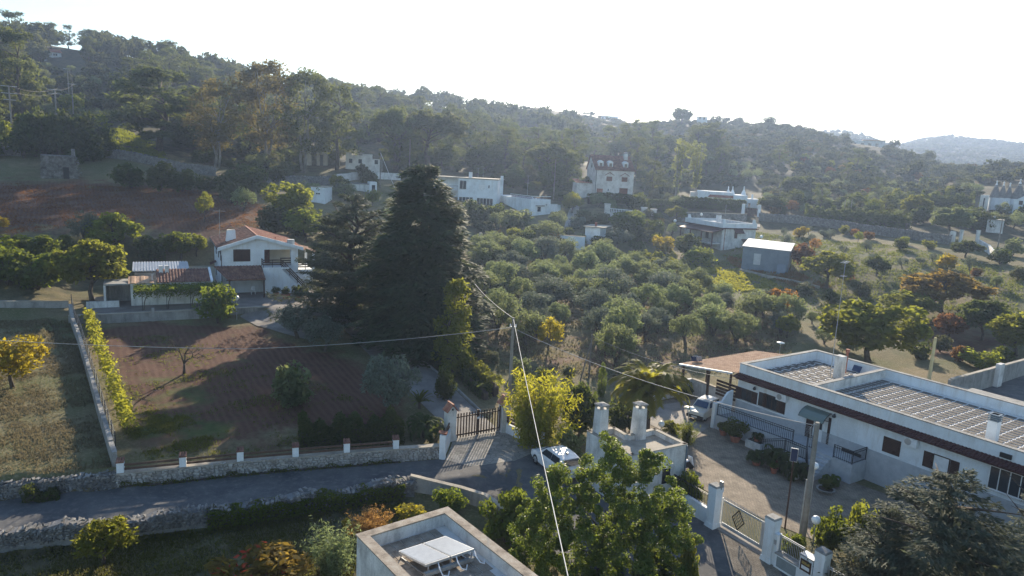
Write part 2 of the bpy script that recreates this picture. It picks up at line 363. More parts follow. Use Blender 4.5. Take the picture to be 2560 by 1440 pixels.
def pad(fr, x0, x1, y0, y1, z, fall):
    lx = (GX - fr.o.x) * fr.u.x + (GY - fr.o.y) * fr.u.y; ly = (GX - fr.o.x) * fr.v.x + (GY - fr.o.y) * fr.v.y
    dx = np.maximum(np.maximum(x0 - lx, lx - x1), 0); dy = np.maximum(np.maximum(y0 - ly, ly - y1), 0)
    m = 1 - sst(0, fall, np.hypot(dx, dy)); ZG[:] = ZG * (1 - m) + z * m
pad(FV, -14, 12, -8.6, 14, 3.0, 5.0)
lx = (GX - FV.o.x) * FV.u.x + (GY - FV.o.y) * FV.u.y; ly = (GX - FV.o.x) * FV.v.x + (GY - FV.o.y) * FV.v.y
m = (lx > -16) & (lx < 4) & (ly < -8.7) & (ly > -22)
ZG[m] = np.minimum(ZG[m], 2.15)
pad(FL, -9, 30, -14, 13, 0.0, 8.0)
LOGD = np.log(np.maximum(RD[1:], 1e-6))
def hz(x, y):
    r = math.hypot(x, y); a = math.atan2(x, y)
    i = min(max(int(np.searchsorted(AZ, a)) - 1, 0), len(AZ) - 2); ta = (a - AZ[i]) / (AZ[i + 1] - AZ[i])
    j = min(max(int(np.searchsorted(RD, r)) - 1, 0), len(RD) - 2); tr = (r - RD[j]) / (RD[j + 1] - RD[j])
    z = ZG[i:i + 2, j:j + 2]
    return float((z[0, 0] * (1 - tr) + z[0, 1] * tr) * (1 - ta) + (z[1, 0] * (1 - tr) + z[1, 1] * tr) * ta)
TS = np.exp(np.linspace(math.log(10), math.log(1690), 700))
def W(px, py):
    "pixel -> first point of the terrain on that line of sight"
    d = ray(px, py); hd = math.hypot(d.x, d.y); a = math.atan2(d.x, d.y)
    i = min(max(int(np.searchsorted(AZ, a)) - 1, 0), len(AZ) - 2); ta = (a - AZ[i]) / (AZ[i + 1] - AZ[i])
    prof = ZG[i] * (1 - ta) + ZG[i + 1] * ta
    zt = np.interp(TS, RD, prof); zr = CAMZ + TS * (d.z / hd)
    below = np.nonzero(zr <= zt)[0]
    if len(below) == 0: t = TS[-1]
    else:
        k = below[0]
        if k == 0: t = TS[0]
        else:
            e0 = zr[k - 1] - zt[k - 1]; e1 = zr[k] - zt[k]; t = TS[k - 1] + (TS[k] - TS[k - 1]) * e0 / (e0 - e1)
    p = Vector((0, 0, CAMZ)) + d * (t / hd); return Vector((p.x, p.y, hz(p.x, p.y)))

# zones of soil, grass and scrub carried by the vertices
def zone(pxpoly, soft=1.5):
    poly = [W(*p).xy for p in pxpoly]
    m = in_poly(GX, GY, poly).astype(float); return m
soil = np.zeros_like(GX); green = np.zeros_like(GX); wild = sst(150, 185, RD)[None, :] * np.ones_like(GX)
soil = np.maximum(soil, zone([(-300, 452), (60, 452), (260, 455), (480, 470), (640, 500), (700, 540), (640, 575), (520, 600), (300, 565), (-300, 600)]))
green = np.maximum(green, 0.22 * zone([(215, 800), (620, 806), (900, 905), (1010, 1000), (1020, 1085), (720, 1130), (300, 1160), (235, 880)]))
soil = np.maximum(soil, 1.1 * zone([(215, 800), (420, 806), (620, 806), (760, 860), (900, 905), (1010, 1000), (1020, 1085), (900, 1118), (640, 1060), (480, 1010), (330, 960), (235, 880)]))
soil = np.maximum(soil, 0.85 * zone([(300, 960), (520, 1020), (720, 1090), (700, 1130), (320, 1150)]))
green = np.maximum(green, 0.5 * zone([(300, 1100), (350, 1000), (520, 1040), (640, 1100), (560, 1145), (310, 1160)]))
green = np.maximum(green, 0.5 * zone([(370, 920), (520, 925), (540, 960), (400, 985)]))
soil = np.maximum(soil, 0.55 * zone([(1180, 640), (1420, 640), (1760, 720), (2010, 820), (1960, 920), (1500, 960), (1240, 930), (1170, 880)]))
green = np.maximum(green, 0.9 * zone([(225, 330), (300, 320), (400, 362), (420, 400), (300, 385), (240, 360)]))
green = np.maximum(green, 0.35 * zone([(1900, 570), (2200, 590), (2560, 660), (2560, 760), (2200, 700), (1900, 640)]))
green = np.maximum(green, 0.6 * zone([(1680, 660), (1850, 670), (1950, 720), (1700, 720)]))
soil = np.maximum(soil, 0.8 * zone([(2270, 800), (2460, 790), (2560, 860), (2500, 900), (2300, 900)]))
green = np.maximum(green, 0.8 * zone([(2280, 580), (2460, 590), (2540, 610), (2430, 630), (2280, 610)]))
wild = np.maximum(wild, 0.75 * zone([(-300, 1340), (300, 1325), (1030, 1215), (1250, 1300), (1250, 1700), (-300, 1700)]))
wild = np.maximum(wild, 0.6 * zone([(-300, 560), (300, 560), (480, 600), (480, 640), (300, 760), (-300, 760)]))
for A_ in (soil, green, wild):
    for _ in range(22):
        k = np.pad(A_, 1, 'edge'); A_[:] = 0.25 * (k[:-2, 1:-1] + k[2:, 1:-1] + k[1:-1, :-2] + k[1:-1, 2:])
na, nd = GX.shape
Vt = np.stack([GX, GY, ZG], -1).reshape(-1, 3)
ii, jj = np.meshgrid(np.arange(na - 1), np.arange(1, nd - 1), indexing='ij')
q = (ii * nd + jj).ravel()
Fq = np.stack([q, q + nd, q + nd + 1, q + 1], -1)[:, ::-1].copy()
def groundmat():
    m, t = _nt('terrain_soil_and_grass')
    g = N(t, "ShaderNodeNewGeometry").outputs['Position']
    def at(n):
        a = N(t, "ShaderNodeAttribute"); a.attribute_name = n; return a.outputs['Fac']
    big = noise(t, g, 0.10, 6); mid = noise(t, g, 0.75, 8, 0.7); fine = noise(t, g, 6.0, 6, 0.7)
    dry = mixc(t, ramp(t, mid, [(0, 0, 0), (1, 1, 1)], 0.36, 0.62), (0.135, 0.115, 0.062), (0.21, 0.165, 0.095))
    dry = mixc(t, ramp(t, big, [(0, 0, 0), (1, 1, 1)], 0.42, 0.6), dry, (0.105, 0.110, 0.045))
    dry = mixc(t, ramp(t, fine, [(0, 0, 0), (1, 1, 1)], 0.5, 0.75), dry, (0.27, 0.22, 0.14))
    wv = N(t, "ShaderNodeTexWave"); wv.inputs['Scale'].default_value = 0.55; wv.inputs['Distortion'].default_value = 3.5; wv.inputs['Detail'].default_value = 3
    mp = N(t, "ShaderNodeMapping"); mp.inputs['Rotation'].default_value = (0, 0, math.radians(-32)); t.links.new(g, mp.inputs[0]); t.links.new(mp.outputs[0], wv.inputs[0])
    s1 = mixc(t, ramp(t, mid, [(0, 0, 0), (1, 1, 1)], 0.3, 0.7), (0.078, 0.038, 0.026), (0.135, 0.070, 0.046))
    s1 = mixc(t, ramp(t, wv.outputs['Fac'], [(0, 0, 0), (.5, .5, .5)], 0.2, 0.9), s1, (0.155, 0.088, 0.058))
    gr = mixc(t, ramp(t, mid, [(0, 0, 0), (1, 1, 1)], 0.35, 0.65), (0.062, 0.076, 0.024), (0.115, 0.12, 0.042))
    wl = mixc(t, ramp(t, mid, [(0, 0, 0), (1, 1, 1)], 0.35, 0.65), (0.045, 0.048, 0.024), (0.115, 0.095, 0.055))
    eb = noise(t, g, 0.28, 5, 0.65)
    def edge(a, k=0.9):                     # break the borders with noise
        ad = N(t, "ShaderNodeMath", operation='ADD'); t.links.new(at(a), ad.inputs[0])
        sc_ = N(t, "ShaderNodeMath", operation='MULTIPLY_ADD'); t.links.new(eb, sc_.inputs[0]); sc_.inputs[1].default_value = k * 2; sc_.inputs[2].default_value = -k
        t.links.new(sc_.outputs[0], ad.inputs[1])
        return ramp(t, ad.outputs[0], [(0, 0, 0), (1, 1, 1)], 0.35, 0.75)
    col = mixc(t, edge('wild'), dry, wl); col = mixc(t, edge('soil'), col, s1); col = mixc(t, edge('green', 1.2), col, gr)
    finish(t, col, 0.95, 0.15, fine, 0.7, bdist=0.12)
    return m
tm = raw_mesh('terrain', Vt, Fq, groundmat())
for n_, A_ in (('soil', soil), ('green', green), ('wild', wild)):
    at_ = tm.attributes.new(n_, 'FLOAT', 'POINT'); at_.data.foreach_set('value', A_.ravel().astype(np.float32))
tm.polygons.foreach_set('use_smooth', [True] * len(tm.polygons))
terrain = bpy.data.objects.new('terrain', tm); C.objects.link(terrain); tag(terrain, kind='structure')
def Z_(p, dz=0.0): return Vector((p[0], p[1], hz(p[0], p[1]) + dz))

# ------------------------------------------------------------------ sheets laid on the ground
def resample(pts, n):
    P = np.array([tuple(p)[:2] for p in pts]); L = np.concatenate([[0], np.cumsum(np.hypot(*np.diff(P, axis=0).T))])
    s = np.linspace(0, L[-1], n); return np.stack([np.interp(s, L, P[:, 0]), np.interp(s, L, P[:, 1])], -1)
def strip(name, left, right, m, n=60, k=8, dz=0.03, z=None):
    A = resample(left, n); B = resample(right, n); mb = MB(); vs = []; fs = []
    for i in range(n):
        for j in range(k + 1):
            t = j / k; x, y = A[i] * (1 - t) + B[i] * t; vs.append((x, y, (hz(x, y) if z is None else z) + dz))
    for i in range(n - 1):
        for j in range(k):
            a = i * (k + 1) + j; fs.append((a, a + 1, a + k + 2, a + k + 1))
    mb.add(vs, fs); mb.smooth = True
    o = mb.build(name, m); tag(o, kind='structure'); return o
def asphalt():
    m, t = _nt('worn_asphalt'); g = N(t, "ShaderNodeNewGeometry").outputs['Position']
    a = noise(t, g, 0.35, 6, 0.65); f = noise(t, g, 30, 3)
    col = ramp(t, a, [(0.060, 0.060, 0.064), (0.095, 0.094, 0.095), (0.135, 0.13, 0.125)], 0.32, 0.68)
    col = mixc(t, ramp(t, noise(t, g, 2.2, 8, 0.75), [(0, 0, 0), (.8, .8, .8)], 0.5, 0.68), col, (0.17, 0.16, 0.15))
    finish(t, col, 0.9, 0.25, f, 0.25, bdist=0.02); return m
def paverm(name, c1, c2, grout, sx, sy, rot):
    m, t = _nt(name); g = N(t, "ShaderNodeNewGeometry").outputs['Position']
    mp = N(t, "ShaderNodeMapping"); mp.inputs['Rotation'].default_value = (0, 0, rot); t.links.new(g, mp.inputs[0])
    b = N(t, "ShaderNodeTexBrick"); t.links.new(mp.outputs[0], b.inputs['Vector'])
    b.inputs['Color1'].default_value = (*c1, 1); b.inputs['Color2'].default_value = (*c2, 1); b.inputs['Mortar'].default_value = (*grout, 1)
    b.inputs['Scale'].default_value = 1.0; b.inputs['Brick Width'].default_value = sx; b.inputs['Row Height'].default_value = sy; b.inputs['Mortar Size'].default_value = 0.012
    n = ramp(t, noise(t, g, 0.9, 7, 0.7), [(0.55, 0.55, 0.55), (1.25, 1.25, 1.25)], 0.3, 0.7)
    finish(t, mixc(t, 1.0, b.outputs[0], n, 'MULTIPLY'), 0.9, 0.2, b.outputs['Fac'], -0.3, bdist=0.02); return m
def conc_sheet(name, cols):
    return surf(name, cols, 0.6, 0.92, 0.3, 20)
def crazy():
    m, t = _nt('crazy_paving'); g = N(t, "ShaderNodeNewGeometry").outputs['Position']
    vo = N(t, "ShaderNodeTexVoronoi"); vo.inputs['Scale'].default_value = 2.2; t.links.new(g, vo.inputs[0])
    ve = N(t, "ShaderNodeTexVoronoi", feature='DISTANCE_TO_EDGE'); ve.inputs['Scale'].default_value = 2.2; t.links.new(g, ve.inputs[0])
    bwc = N(t, 'ShaderNodeRGBToBW'); t.links.new(vo.outputs['Color'], bwc.inputs[0]); col = ramp(t, bwc.outputs[0], [(0.20, 0.19, 0.17), (0.34, 0.315, 0.28)], 0.2, 0.8)
    col = mixc(t, ramp(t, noise(t, g, 1.2, 6), [(0, 0, 0), (.7, .7, .7)], 0.35, 0.7), col, (0.36, 0.33, 0.29))
    e = ramp(t, ve.outputs[0], [(1, 1, 1), (0, 0, 0)], 0.0, 0.05)
    finish(t, mixc(t, e, col, (0.13, 0.12, 0.105)), 0.9, 0.2, ve.outputs[0], 0.4, bdist=0.03); return m
ROAD = asphalt()
g0 = lambda L, z=0.0: [G0(x, y, z).xy for x, y in L]
strip('road', g0([(-500, 1306), (0, 1254), (290, 1224), (600, 1192), (900, 1165), (1100, 1149), (1180, 1166), (1290, 1152), (1352, 1126), (1450, 1175), (1580, 1230), (1690, 1268), (1790, 1316), (1940, 1408), (2090, 1500), (2350, 1680)]),
      g0([(-500, 1385), (0, 1336), (300, 1308), (480, 1282), (700, 1252), (860, 1228), (960, 1214), (1030, 1204), (1100, 1208), (1190, 1226), (1260, 1262), (1330, 1330), (1420, 1440), (1480, 1560), (1530, 1700), (1600, 1900)]), ROAD, 150, 10)
strip('driveway_apron', g0([(1113, 1151), (1180, 1167), (1290, 1152), (1352, 1124)]), [W(1136, 1092).xy, W(1172, 1086).xy, W(1210, 1080).xy, W(1246, 1074).xy], crazy(), 24, 14, 0.034)
CONC = conc_sheet('driveway_concrete', [(0.15, 0.135, 0.125), (0.215, 0.195, 0.18), (0.27, 0.25, 0.225)])
strip('driveway', [W(*p).xy for p in [(1134, 1090), (1085, 1040), (1030, 985), (985, 945), (925, 890), (880, 842), (845, 812), (812, 790)]],
      [W(*p).xy for p in [(1246, 1074), (1190, 1025), (1130, 968), (1080, 925), (1010, 870), (950, 820), (905, 785), (870, 762)]], CONC, 70, 8, 0.05)
mb = MB()
A = [W(*p) for p in [(1205, 1034), (1140, 972), (1090, 930), (1020, 872), (955, 820), (905, 783)]]
for a, b in zip(A, A[1:]): mb.bar(Z_(a, 0.08), Z_(b, 0.08), 0.14, 0.2)
tag(mb.build('driveway_kerb', X['concrete']), kind='structure')
strip('patio', [FV.w(x, -8.5).xy for x in (-13, -6, 0, 5, 9, 13)], [FV.w(x, 1.0).xy for x in (-13, -6, 0, 5, 9, 13)], conc_sheet('patio_concrete', [(0.14, 0.12, 0.105), (0.20, 0.175, 0.155), (0.25, 0.22, 0.195)]), 40, 16, 0.03)
strip('patio_path', [W(*p).xy for p in [(600, 790), (640, 815), (700, 832), (770, 850)]], [W(*p).xy for p in [(720, 760), (770, 765), (820, 778), (870, 800)]], CONC, 30, 10, 0.055)
PAV = paverm('courtyard_pavers', (0.245, 0.20, 0.15), (0.31, 0.26, 0.20), (0.15, 0.12, 0.095), 0.24, 0.12, math.radians(55.65))
strip('courtyard', [FL.w(*p).xy for p in [(-7, -10), (2, -10.4), (6.4, -11.4), (11.4, -11.2), (14.5, -10.6), (18, -9.5)]], [FL.w(*p).xy for p in [(-7, 0.5), (2, -1.5), (6, -1.5), (9, -1.5), (13, -1.0), (18, -0.5)]], PAV, 60, 16, 0.025)
strip('gate_threshold', [G0(*p).xy for p in [(1792, 1318), (1932, 1404)]], [G0(*p).xy for p in [(1865, 1500), (2030, 1560)]], PAV, 12, 12, 0.045)
CONC2 = conc_sheet('yard_concrete', [(0.20, 0.18, 0.16), (0.28, 0.255, 0.23), (0.33, 0.30, 0.27)])
strip('yard_slab', [FL.w(*p).xy for p in [(-6.5, -6), (-2.5, -6.2), (1.0, -6.6)]], [FL.w(*p).xy for p in [(-6.0, 2), (-2.5, 1.5), (-0.7, -2.2)]], CONC2, 20, 12, 0.05)
# ------------------------------------------------------------------ vegetation: meshes
RNG = np.random.default_rng(7)
LM = {}
LM['olive'] = leafmat('olive_leaf', (0.090, 0.116, 0.060), (0.180, 0.210, 0.118), 0.38, (0.32, 0.37, 0.12), val=0.25)
LM['olive_grey'] = leafmat('silver_olive_leaf', (0.085, 0.105, 0.082), (0.165, 0.185, 0.150), 0.28, (0.18, 0.22, 0.12), val=0.2)
LM['pine'] = leafmat('pine_needle', (0.028, 0.043, 0.018), (0.070, 0.086, 0.032), 0.36, (0.22, 0.25, 0.05), val=0.3)
LM['pine_bright'] = leafmat('light_pine_needle', (0.050, 0.068, 0.022), (0.095, 0.112, 0.035), 0.34, (0.22, 0.24, 0.05), val=0.2)  # brighter green needle colour
LM['fir'] = leafmat('fir_needle', (0.036, 0.054, 0.030), (0.080, 0.102, 0.052), 0.28, (0.17, 0.20, 0.07), val=0.1)
LM['cedar'] = leafmat('blue_cedar_needle', (0.050, 0.068, 0.050), (0.120, 0.138, 0.100), 0.25, (0.22, 0.24, 0.11), val=0.12)
LM['cedar_dark'] = leafmat('dark_cedar_needle', (0.042, 0.060, 0.040), (0.092, 0.114, 0.076), 0.25, (0.18, 0.21, 0.08), val=0.12)
LM['green'] = leafmat('green_leaf', (0.045, 0.072, 0.016), (0.10, 0.135, 0.028), 0.42, (0.28, 0.32, 0.03), val=0.25)
LM['dark'] = leafmat('dark_green_leaf', (0.026, 0.040, 0.015), (0.066, 0.084, 0.028), 0.34, (0.20, 0.24, 0.04), val=0.2)
LM['bay'] = leafmat('glossy_bay_leaf', (0.040, 0.062, 0.016), (0.105, 0.140, 0.034), 0.38, (0.36, 0.43, 0.05), rough=0.45, val=0.1, spec=0.25)
LM['lime'] = leafmat('lime_green_leaf', (0.085, 0.12, 0.020), (0.16, 0.185, 0.035), 0.5, (0.42, 0.44, 0.04), val=0.15)
LM['yellow'] = leafmat('yellow_autumn_leaf', (0.17, 0.145, 0.022), (0.30, 0.235, 0.03), 0.5, (0.62, 0.48, 0.03), val=0.15)
LM['yellowgreen'] = leafmat('yellow_green_leaf', (0.080, 0.104, 0.022), (0.155, 0.165, 0.030), 0.46, (0.36, 0.37, 0.04), val=0.15)
LM['orange'] = leafmat('orange_autumn_leaf', (0.16, 0.085, 0.022), (0.27, 0.135, 0.028), 0.45, (0.5, 0.25, 0.04), val=0.15)
LM['rust'] = leafmat('rust_brown_leaf', (0.11, 0.058, 0.028), (0.19, 0.10, 0.04), 0.4, (0.34, 0.17, 0.05), val=0.2)
LM['bamboo'] = leafmat('golden_bamboo_leaf', (0.16, 0.17, 0.022), (0.29, 0.27, 0.03), 0.48, (0.58, 0.52, 0.04), val=0.08)
LM['palm'] = leafmat('palm_frond', (0.080, 0.105, 0.022), (0.18, 0.19, 0.04), 0.45, (0.55, 0.52, 0.05), rough=0.5, val=0.1, spec=0.25)
LM['euc'] = leafmat('eucalyptus_leaf', (0.075, 0.075, 0.028), (0.145, 0.13, 0.045), 0.35, (0.30, 0.24, 0.05), val=0.2)
LM['scrub'] = leafmat('hill_scrub_leaf', (0.045, 0.056, 0.028), (0.105, 0.110, 0.055), 0.3, (0.18, 0.18, 0.06), val=0.35)
LM['ochre'] = leafmat('ochre_leaf', (0.105, 0.078, 0.024), (0.19, 0.135, 0.036), 0.42, (0.40, 0.27, 0.05), val=0.2)
LM['poplar'] = leafmat('pale_poplar_leaf', (0.11, 0.135, 0.045), (0.20, 0.215, 0.075), 0.45, (0.36, 0.38, 0.08), val=0.1)
LM['drygrass'] = leafmat('dry_grass_blade', (0.12, 0.105, 0.06), (0.21, 0.18, 0.105), 0.3, (0.24, 0.20, 0.11), val=0.2)
LM['grass'] = leafmat('green_grass_blade', (0.06, 0.08, 0.02), (0.13, 0.14, 0.04), 0.4, (0.25, 0.26, 0.05), val=0.2)
LM['plume'] = leafmat('orange_plume_grass', (0.30, 0.17, 0.05), (0.46, 0.28, 0.09), 0.5, (0.6, 0.36, 0.10), val=0.05)
LM['vine'] = leafmat('vine_leaf', (0.10, 0.125, 0.025), (0.22, 0.215, 0.04), 0.5, (0.5, 0.48, 0.04), val=0.1)
LM['rosered'] = leafmat('red_flower', (0.35, 0.03, 0.03), (0.5, 0.10, 0.04), 0.3, (0.6, 0.1, 0.05), val=0.1)

def unit(v): return v / np.maximum(np.linalg.norm(v, axis=-1, keepdims=True), 1e-9)
def leaves(P, Nn, size, aspect, rng, droop=0.0, jit=0.35, along=None):
    "rhombus leaves at P facing Nn"
    n = len(P); size = size * rng.uniform(1 - jit, 1 + jit, n)[:, None]
    Nn = unit(Nn); r = rng.normal(size=(n, 3))
    if along is not None: r = along + 0.35 * r
    r[:, 2] -= droop
    a = unit(r - (r * Nn).sum(-1, keepdims=True) * Nn); b = np.cross(Nn, a)
    L = a * size; Wd = b * size * aspect; bend = Nn * size * 0.12
    V = np.stack([P - L, P + Wd - bend, P + L, P - Wd - bend], 1).reshape(-1, 3)
    F = np.arange(4 * n).reshape(n, 4); return V, F
def join(*VF):
    Vs = []; Fs = []; o = 0
    for V, F in VF: Vs.append(V); Fs.append(F + o); o += len(V)
    return np.concatenate(Vs), np.concatenate(Fs)
def sphere_pts(n, rng): return unit(rng.normal(size=(n, 3)))
def clumped(Cc, R, per, leaf, aspect, rng, out=0.6, droop=0.3, hemi=False, shell=0.45):
    "leaves spread through ellipsoidal clumps"
    Ps = []; Ns = []
    for c, r in zip(Cc, R):
        d = sphere_pts(per, rng)
        if hemi: d[:, 2] = np.abs(d[:, 2]) * 0.9 - 0.15
        rad = rng.uniform(shell, 1.0, (per, 1)) ** 0.7
        Ps.append(c + d * rad * r); Ns.append(d * out + rng.normal(size=(per, 3)) * (1 - out) + np.array([0, 0, 0.25]))
    return leaves(np.concatenate(Ps), np.concatenate(Ns), leaf, aspect, rng, droop)
def ell_clumps(k, c, rad, cr, rng, zmin=-0.7, fill=0.55, flat=0.8):
    d = sphere_pts(k * 3, rng); d = d[d[:, 2] > zmin][:k]
    t = rng.uniform(fill, 1.0, (len(d), 1))
    Cc = np.array(c) + d * t * np.array(rad); s = rng.uniform(*cr, (len(d), 1))
    R = np.concatenate([s, s, s * flat], 1); return Cc, R

def crown_mesh(kind, seed, dens=1.0):
    rng = np.random.default_rng(seed * 31 + 5)
    if kind == 'olive':                     # 4.6 m tall, 5.2 wide
        Cc, R = ell_clumps(40, (0, 0, 2.55), (2.0, 2.0, 1.45), (0.45, 0.85), rng, -0.85)
        return clumped(Cc, R, int(80 * dens), 0.17, 0.30, rng, 0.45, 0.1)
    if kind == 'broad':                     # 7 m tall, 7 wide
        Cc, R = ell_clumps(58, (0, 0, 4.0), (2.7, 2.7, 2.3), (0.55, 1.05), rng, -0.85)
        return clumped(Cc, R, int(70 * dens), 0.24, 0.55, rng, 0.55, 0.5)
    if kind == 'pine':                      # 14 m tall, 10 wide
        k = 60; z = rng.uniform(0.16, 0.97, k); pr = np.interp(z, [0.16, 0.40, 0.7, 0.9, 1], [0.7, 1.0, 0.85, 0.5, 0.2]) * 4.2
        th = rng.uniform(0, 6.28, k); rr = pr * rng.uniform(0.35, 1, k)
        Cc = np.stack([rr * np.cos(th), rr * np.sin(th), z * 13.2], -1); s = rng.uniform(0.7, 1.35, (k, 1))
        R = np.concatenate([s, s, s * 0.62], 1); return clumped(Cc, R, int(66 * dens), 0.34, 0.30, rng, 0.5, -0.3, shell=0.3)
    if kind == 'umbrella':                  # 12 m tall, 12 wide dome
        k = 80; d = sphere_pts(400, rng); d = d[d[:, 2] > 0.12][:k]
        Cc = np.array([0, 0, 6.4]) + d * np.array([4.9, 4.9, 4.4]) * rng.uniform(0.75, 1, (k, 1)); s = rng.uniform(0.7, 1.3, (k, 1))
        R = np.concatenate([s, s, s * 0.7], 1); return clumped(Cc, R, int(64 * dens), 0.32, 0.32, rng, 0.55, -0.4, shell=0.3)
    if kind in ('fir', 'cedar'):            # fir 20 m tall, 12 wide; cedar 12 m tall, 12 wide
        Ps = []; Ns = []; Al = []
        Ht, nw, RB = (20.0, 30, 6.0) if kind == 'fir' else (12.0, 15, 6.6)
        for i in range(nw):
            t = (i + 0.4) / nw; z = Ht * (0.03 + 0.96 * t); L0 = RB * (1 - t) ** (0.44 if kind == 'fir' else 0.62) + 0.25
            for k in range(int(9 + 8 * (1 - t)) if kind == 'fir' else int(7 + 6 * (1 - t))):
                a = rng.uniform(0, 6.28); L = L0 * rng.uniform(0.6, 1.1); dr = (-0.16 if kind == 'fir' else 0.10) * L
                n = int((62 if kind == 'fir' else 150) * dens * L / 3) + 10
                s = rng.uniform(0.12, 1, n) ** 0.7; wv = 0.30 * L * (1 - 0.75 * np.abs(s - 0.45)) * rng.uniform(-1, 1, n)
                dx, dy = math.cos(a), math.sin(a)
                zz = z + dr * s * s * (1 if kind == 'fir' else 1.6) + rng.normal(0, 0.16 if kind == 'fir' else 0.10, n) - (0.5 * np.abs(wv) if kind == 'fir' else 0.12 * np.abs(wv)) + rng.uniform(-.3, .3)
                Ps.append(np.stack([dx * s * L - dy * wv, dy * s * L + dx * wv, zz], -1))
                Ns.append(np.stack([rng.normal(0, .4, n) + dx * .3, rng.normal(0, .4, n) + dy * .3, np.ones(n)], -1))
                Al.append(np.stack([dx - dy * np.sign(wv) * 0.7, dy + dx * np.sign(wv) * 0.7, np.full(n, -0.25 if kind == 'fir' else 0.0)], -1))
        return leaves(np.concatenate(Ps), np.concatenate(Ns), 0.34 if kind == 'fir' else 0.19, 0.30, rng, along=np.concatenate(Al))
    if kind == 'cypress':                   # 8 m tall, 3 wide column
        k = 70; z = rng.uniform(0.03, 1, k); pr = np.interp(z, [0, 0.15, 0.5, 0.85, 1], [0.8, 1.2, 1.25, 0.7, 0.1])
        th = rng.uniform(0, 6.28, k); rr = pr * rng.uniform(0.3, 1, k)
        Cc = np.stack([rr * np.cos(th), rr * np.sin(th), z * 7.4 + 0.3], -1); s = rng.uniform(0.3, 0.6, (k, 1))
        R = np.concatenate([s, s, s * 1.4], 1); return clumped(Cc, R, int(60 * dens), 0.16, 0.35, rng, 0.5, -0.8)
    if kind == 'shrub':                     # 2 m tall, 2.4 wide, leaves to the ground
        Cc, R = ell_clumps(30, (0, 0, 0.85), (0.85, 0.85, 0.8), (0.25, 0.45), rng, -0.9, 0.4)
        return clumped(Cc, R, int(75 * dens), 0.10, 0.5, rng, 0.5, 0.2)
    if kind == 'bushy':                     # 5 m tall, 5 wide, leaves to the ground, coarse: hill scrub seen from afar
        Cc, R = ell_clumps(26, (0, 0, 2.1), (1.8, 1.8, 1.9), (0.6, 1.1), rng, -0.9, 0.45)
        return clumped(Cc, R, int(52 * dens), 0.26, 0.5, rng, 0.5, 0.2)
    if kind == 'plume':                     # 4 m tall, 3 wide: upright canes with narrow leaves
        n = int(5200 * dens); k = 120; bx = rng.normal(0, 0.45, (k, 2)); tip = rng.uniform(2.2, 4.0, k); lean = bx * rng.uniform(0.6, 1.5, (k, 1)) + rng.normal(0, .25, (k, 2))
        i = rng.integers(0, k, n); t = rng.uniform(0.08, 1, n)
        P = np.concatenate([bx[i] + lean[i] * (t ** 1.5)[:, None] + rng.normal(0, .12, (n, 2)), (tip[i] * t)[:, None]], 1)
        return leaves(P, rng.normal(size=(n, 3)), 0.15, 0.22, rng, -0.6)
    if kind == 'tallgum':                   # 22 m tall, 13 wide, open crown on high limbs
        k = 84; th = rng.uniform(0, 6.28, k); z = rng.uniform(0.24, 1, k); pr = np.interp(z, [0.24, 0.55, 0.85, 1], [3.0, 5.6, 4.6, 1.5]); rr = pr * rng.uniform(0.2, 1, k) ** 0.7
        Cc = np.stack([rr * np.cos(th), rr * np.sin(th), z * 21], -1); s = rng.uniform(0.9, 1.8, (k, 1)); R = np.concatenate([s, s, s * 0.9], 1)
        return clumped(Cc, R, int(64 * dens), 0.34, 0.35, rng, 0.35, 0.7, shell=0.2)
    if kind == 'poplar':                    # 16 m tall, several leaning columns
        Cs = []; Rs = []
        for q in range(5):
            a = rng.uniform(0, 6.28); ln = rng.uniform(0.6, 3.6)
            for j in range(13):
                t = 0.22 + 0.78 * j / 12; Cs.append([math.cos(a) * ln * t * t + rng.normal(0, .3), math.sin(a) * ln * t * t + rng.normal(0, .3), t * rng.uniform(14, 16)]); s = rng.uniform(.35, .85) * (0.5 + t * 0.7); Rs.append([s, s, s * 1.3])
        return clumped(np.array(Cs), np.array(Rs), int(42 * dens), 0.24, 0.55, rng, 0.4, 0.2)
    if kind == 'farcrown':                  # one far tree, 6 m tall, 6 wide
        Cc, R = ell_clumps(14, (0, 0, 3.4), (2.1, 2.1, 1.7), (0.9, 1.5), rng, -0.8, 0.5)
        return clumped(Cc, R, int(13 * dens), 0.55, 0.6, rng, 0.6, 0.2)
    if kind == 'speck':                     # 6 m wide tree on a far hill
        Cc, R = ell_clumps(6, (0, 0, 2.6), (1.7, 1.7, 1.5), (1.2, 1.9), rng, -0.6, 0.5)
        return clumped(Cc, R, int(9 * dens), 1.0, 0.7, rng, 0.7, 0.2)
def limb_tree(mb, rng, h, r, spread, nl=6, start=0.35, lean=0.0, top=0.9):
    base = Vector((0, 0, -0.4)); pts = [base]; x = y = 0
    for i in range(1, 6):
        x += rng.normal(0, 0.03 * h) + lean * h / 6; y += rng.normal(0, 0.03 * h); pts.append(Vector((x, y, h * top * i / 5)))
    mb.tube(pts, [r * 1.35, r, r * .85, r * .65, r * .42, r * .12], 7)
    for k in range(nl):
        t = start + (0.85 - start) * (k + rng.random()) / nl; f = t * 5; i = min(int(f), 4); p = pts[i].lerp(pts[i + 1], f - i)
        a = 6.28 * (k * 0.382 + rng.random() * 0.2); L = spread * rng.uniform(0.6, 1.0)
        m_ = p + Vector((math.cos(a) * L * .5, math.sin(a) * L * .5, L * .28)); e = p + Vector((math.cos(a) * L, math.sin(a) * L, L * rng.uniform(.35, .8)))
        mb.tube([p, m_, e], [r * .45, r * .28, r * .06], 5)
    return mb
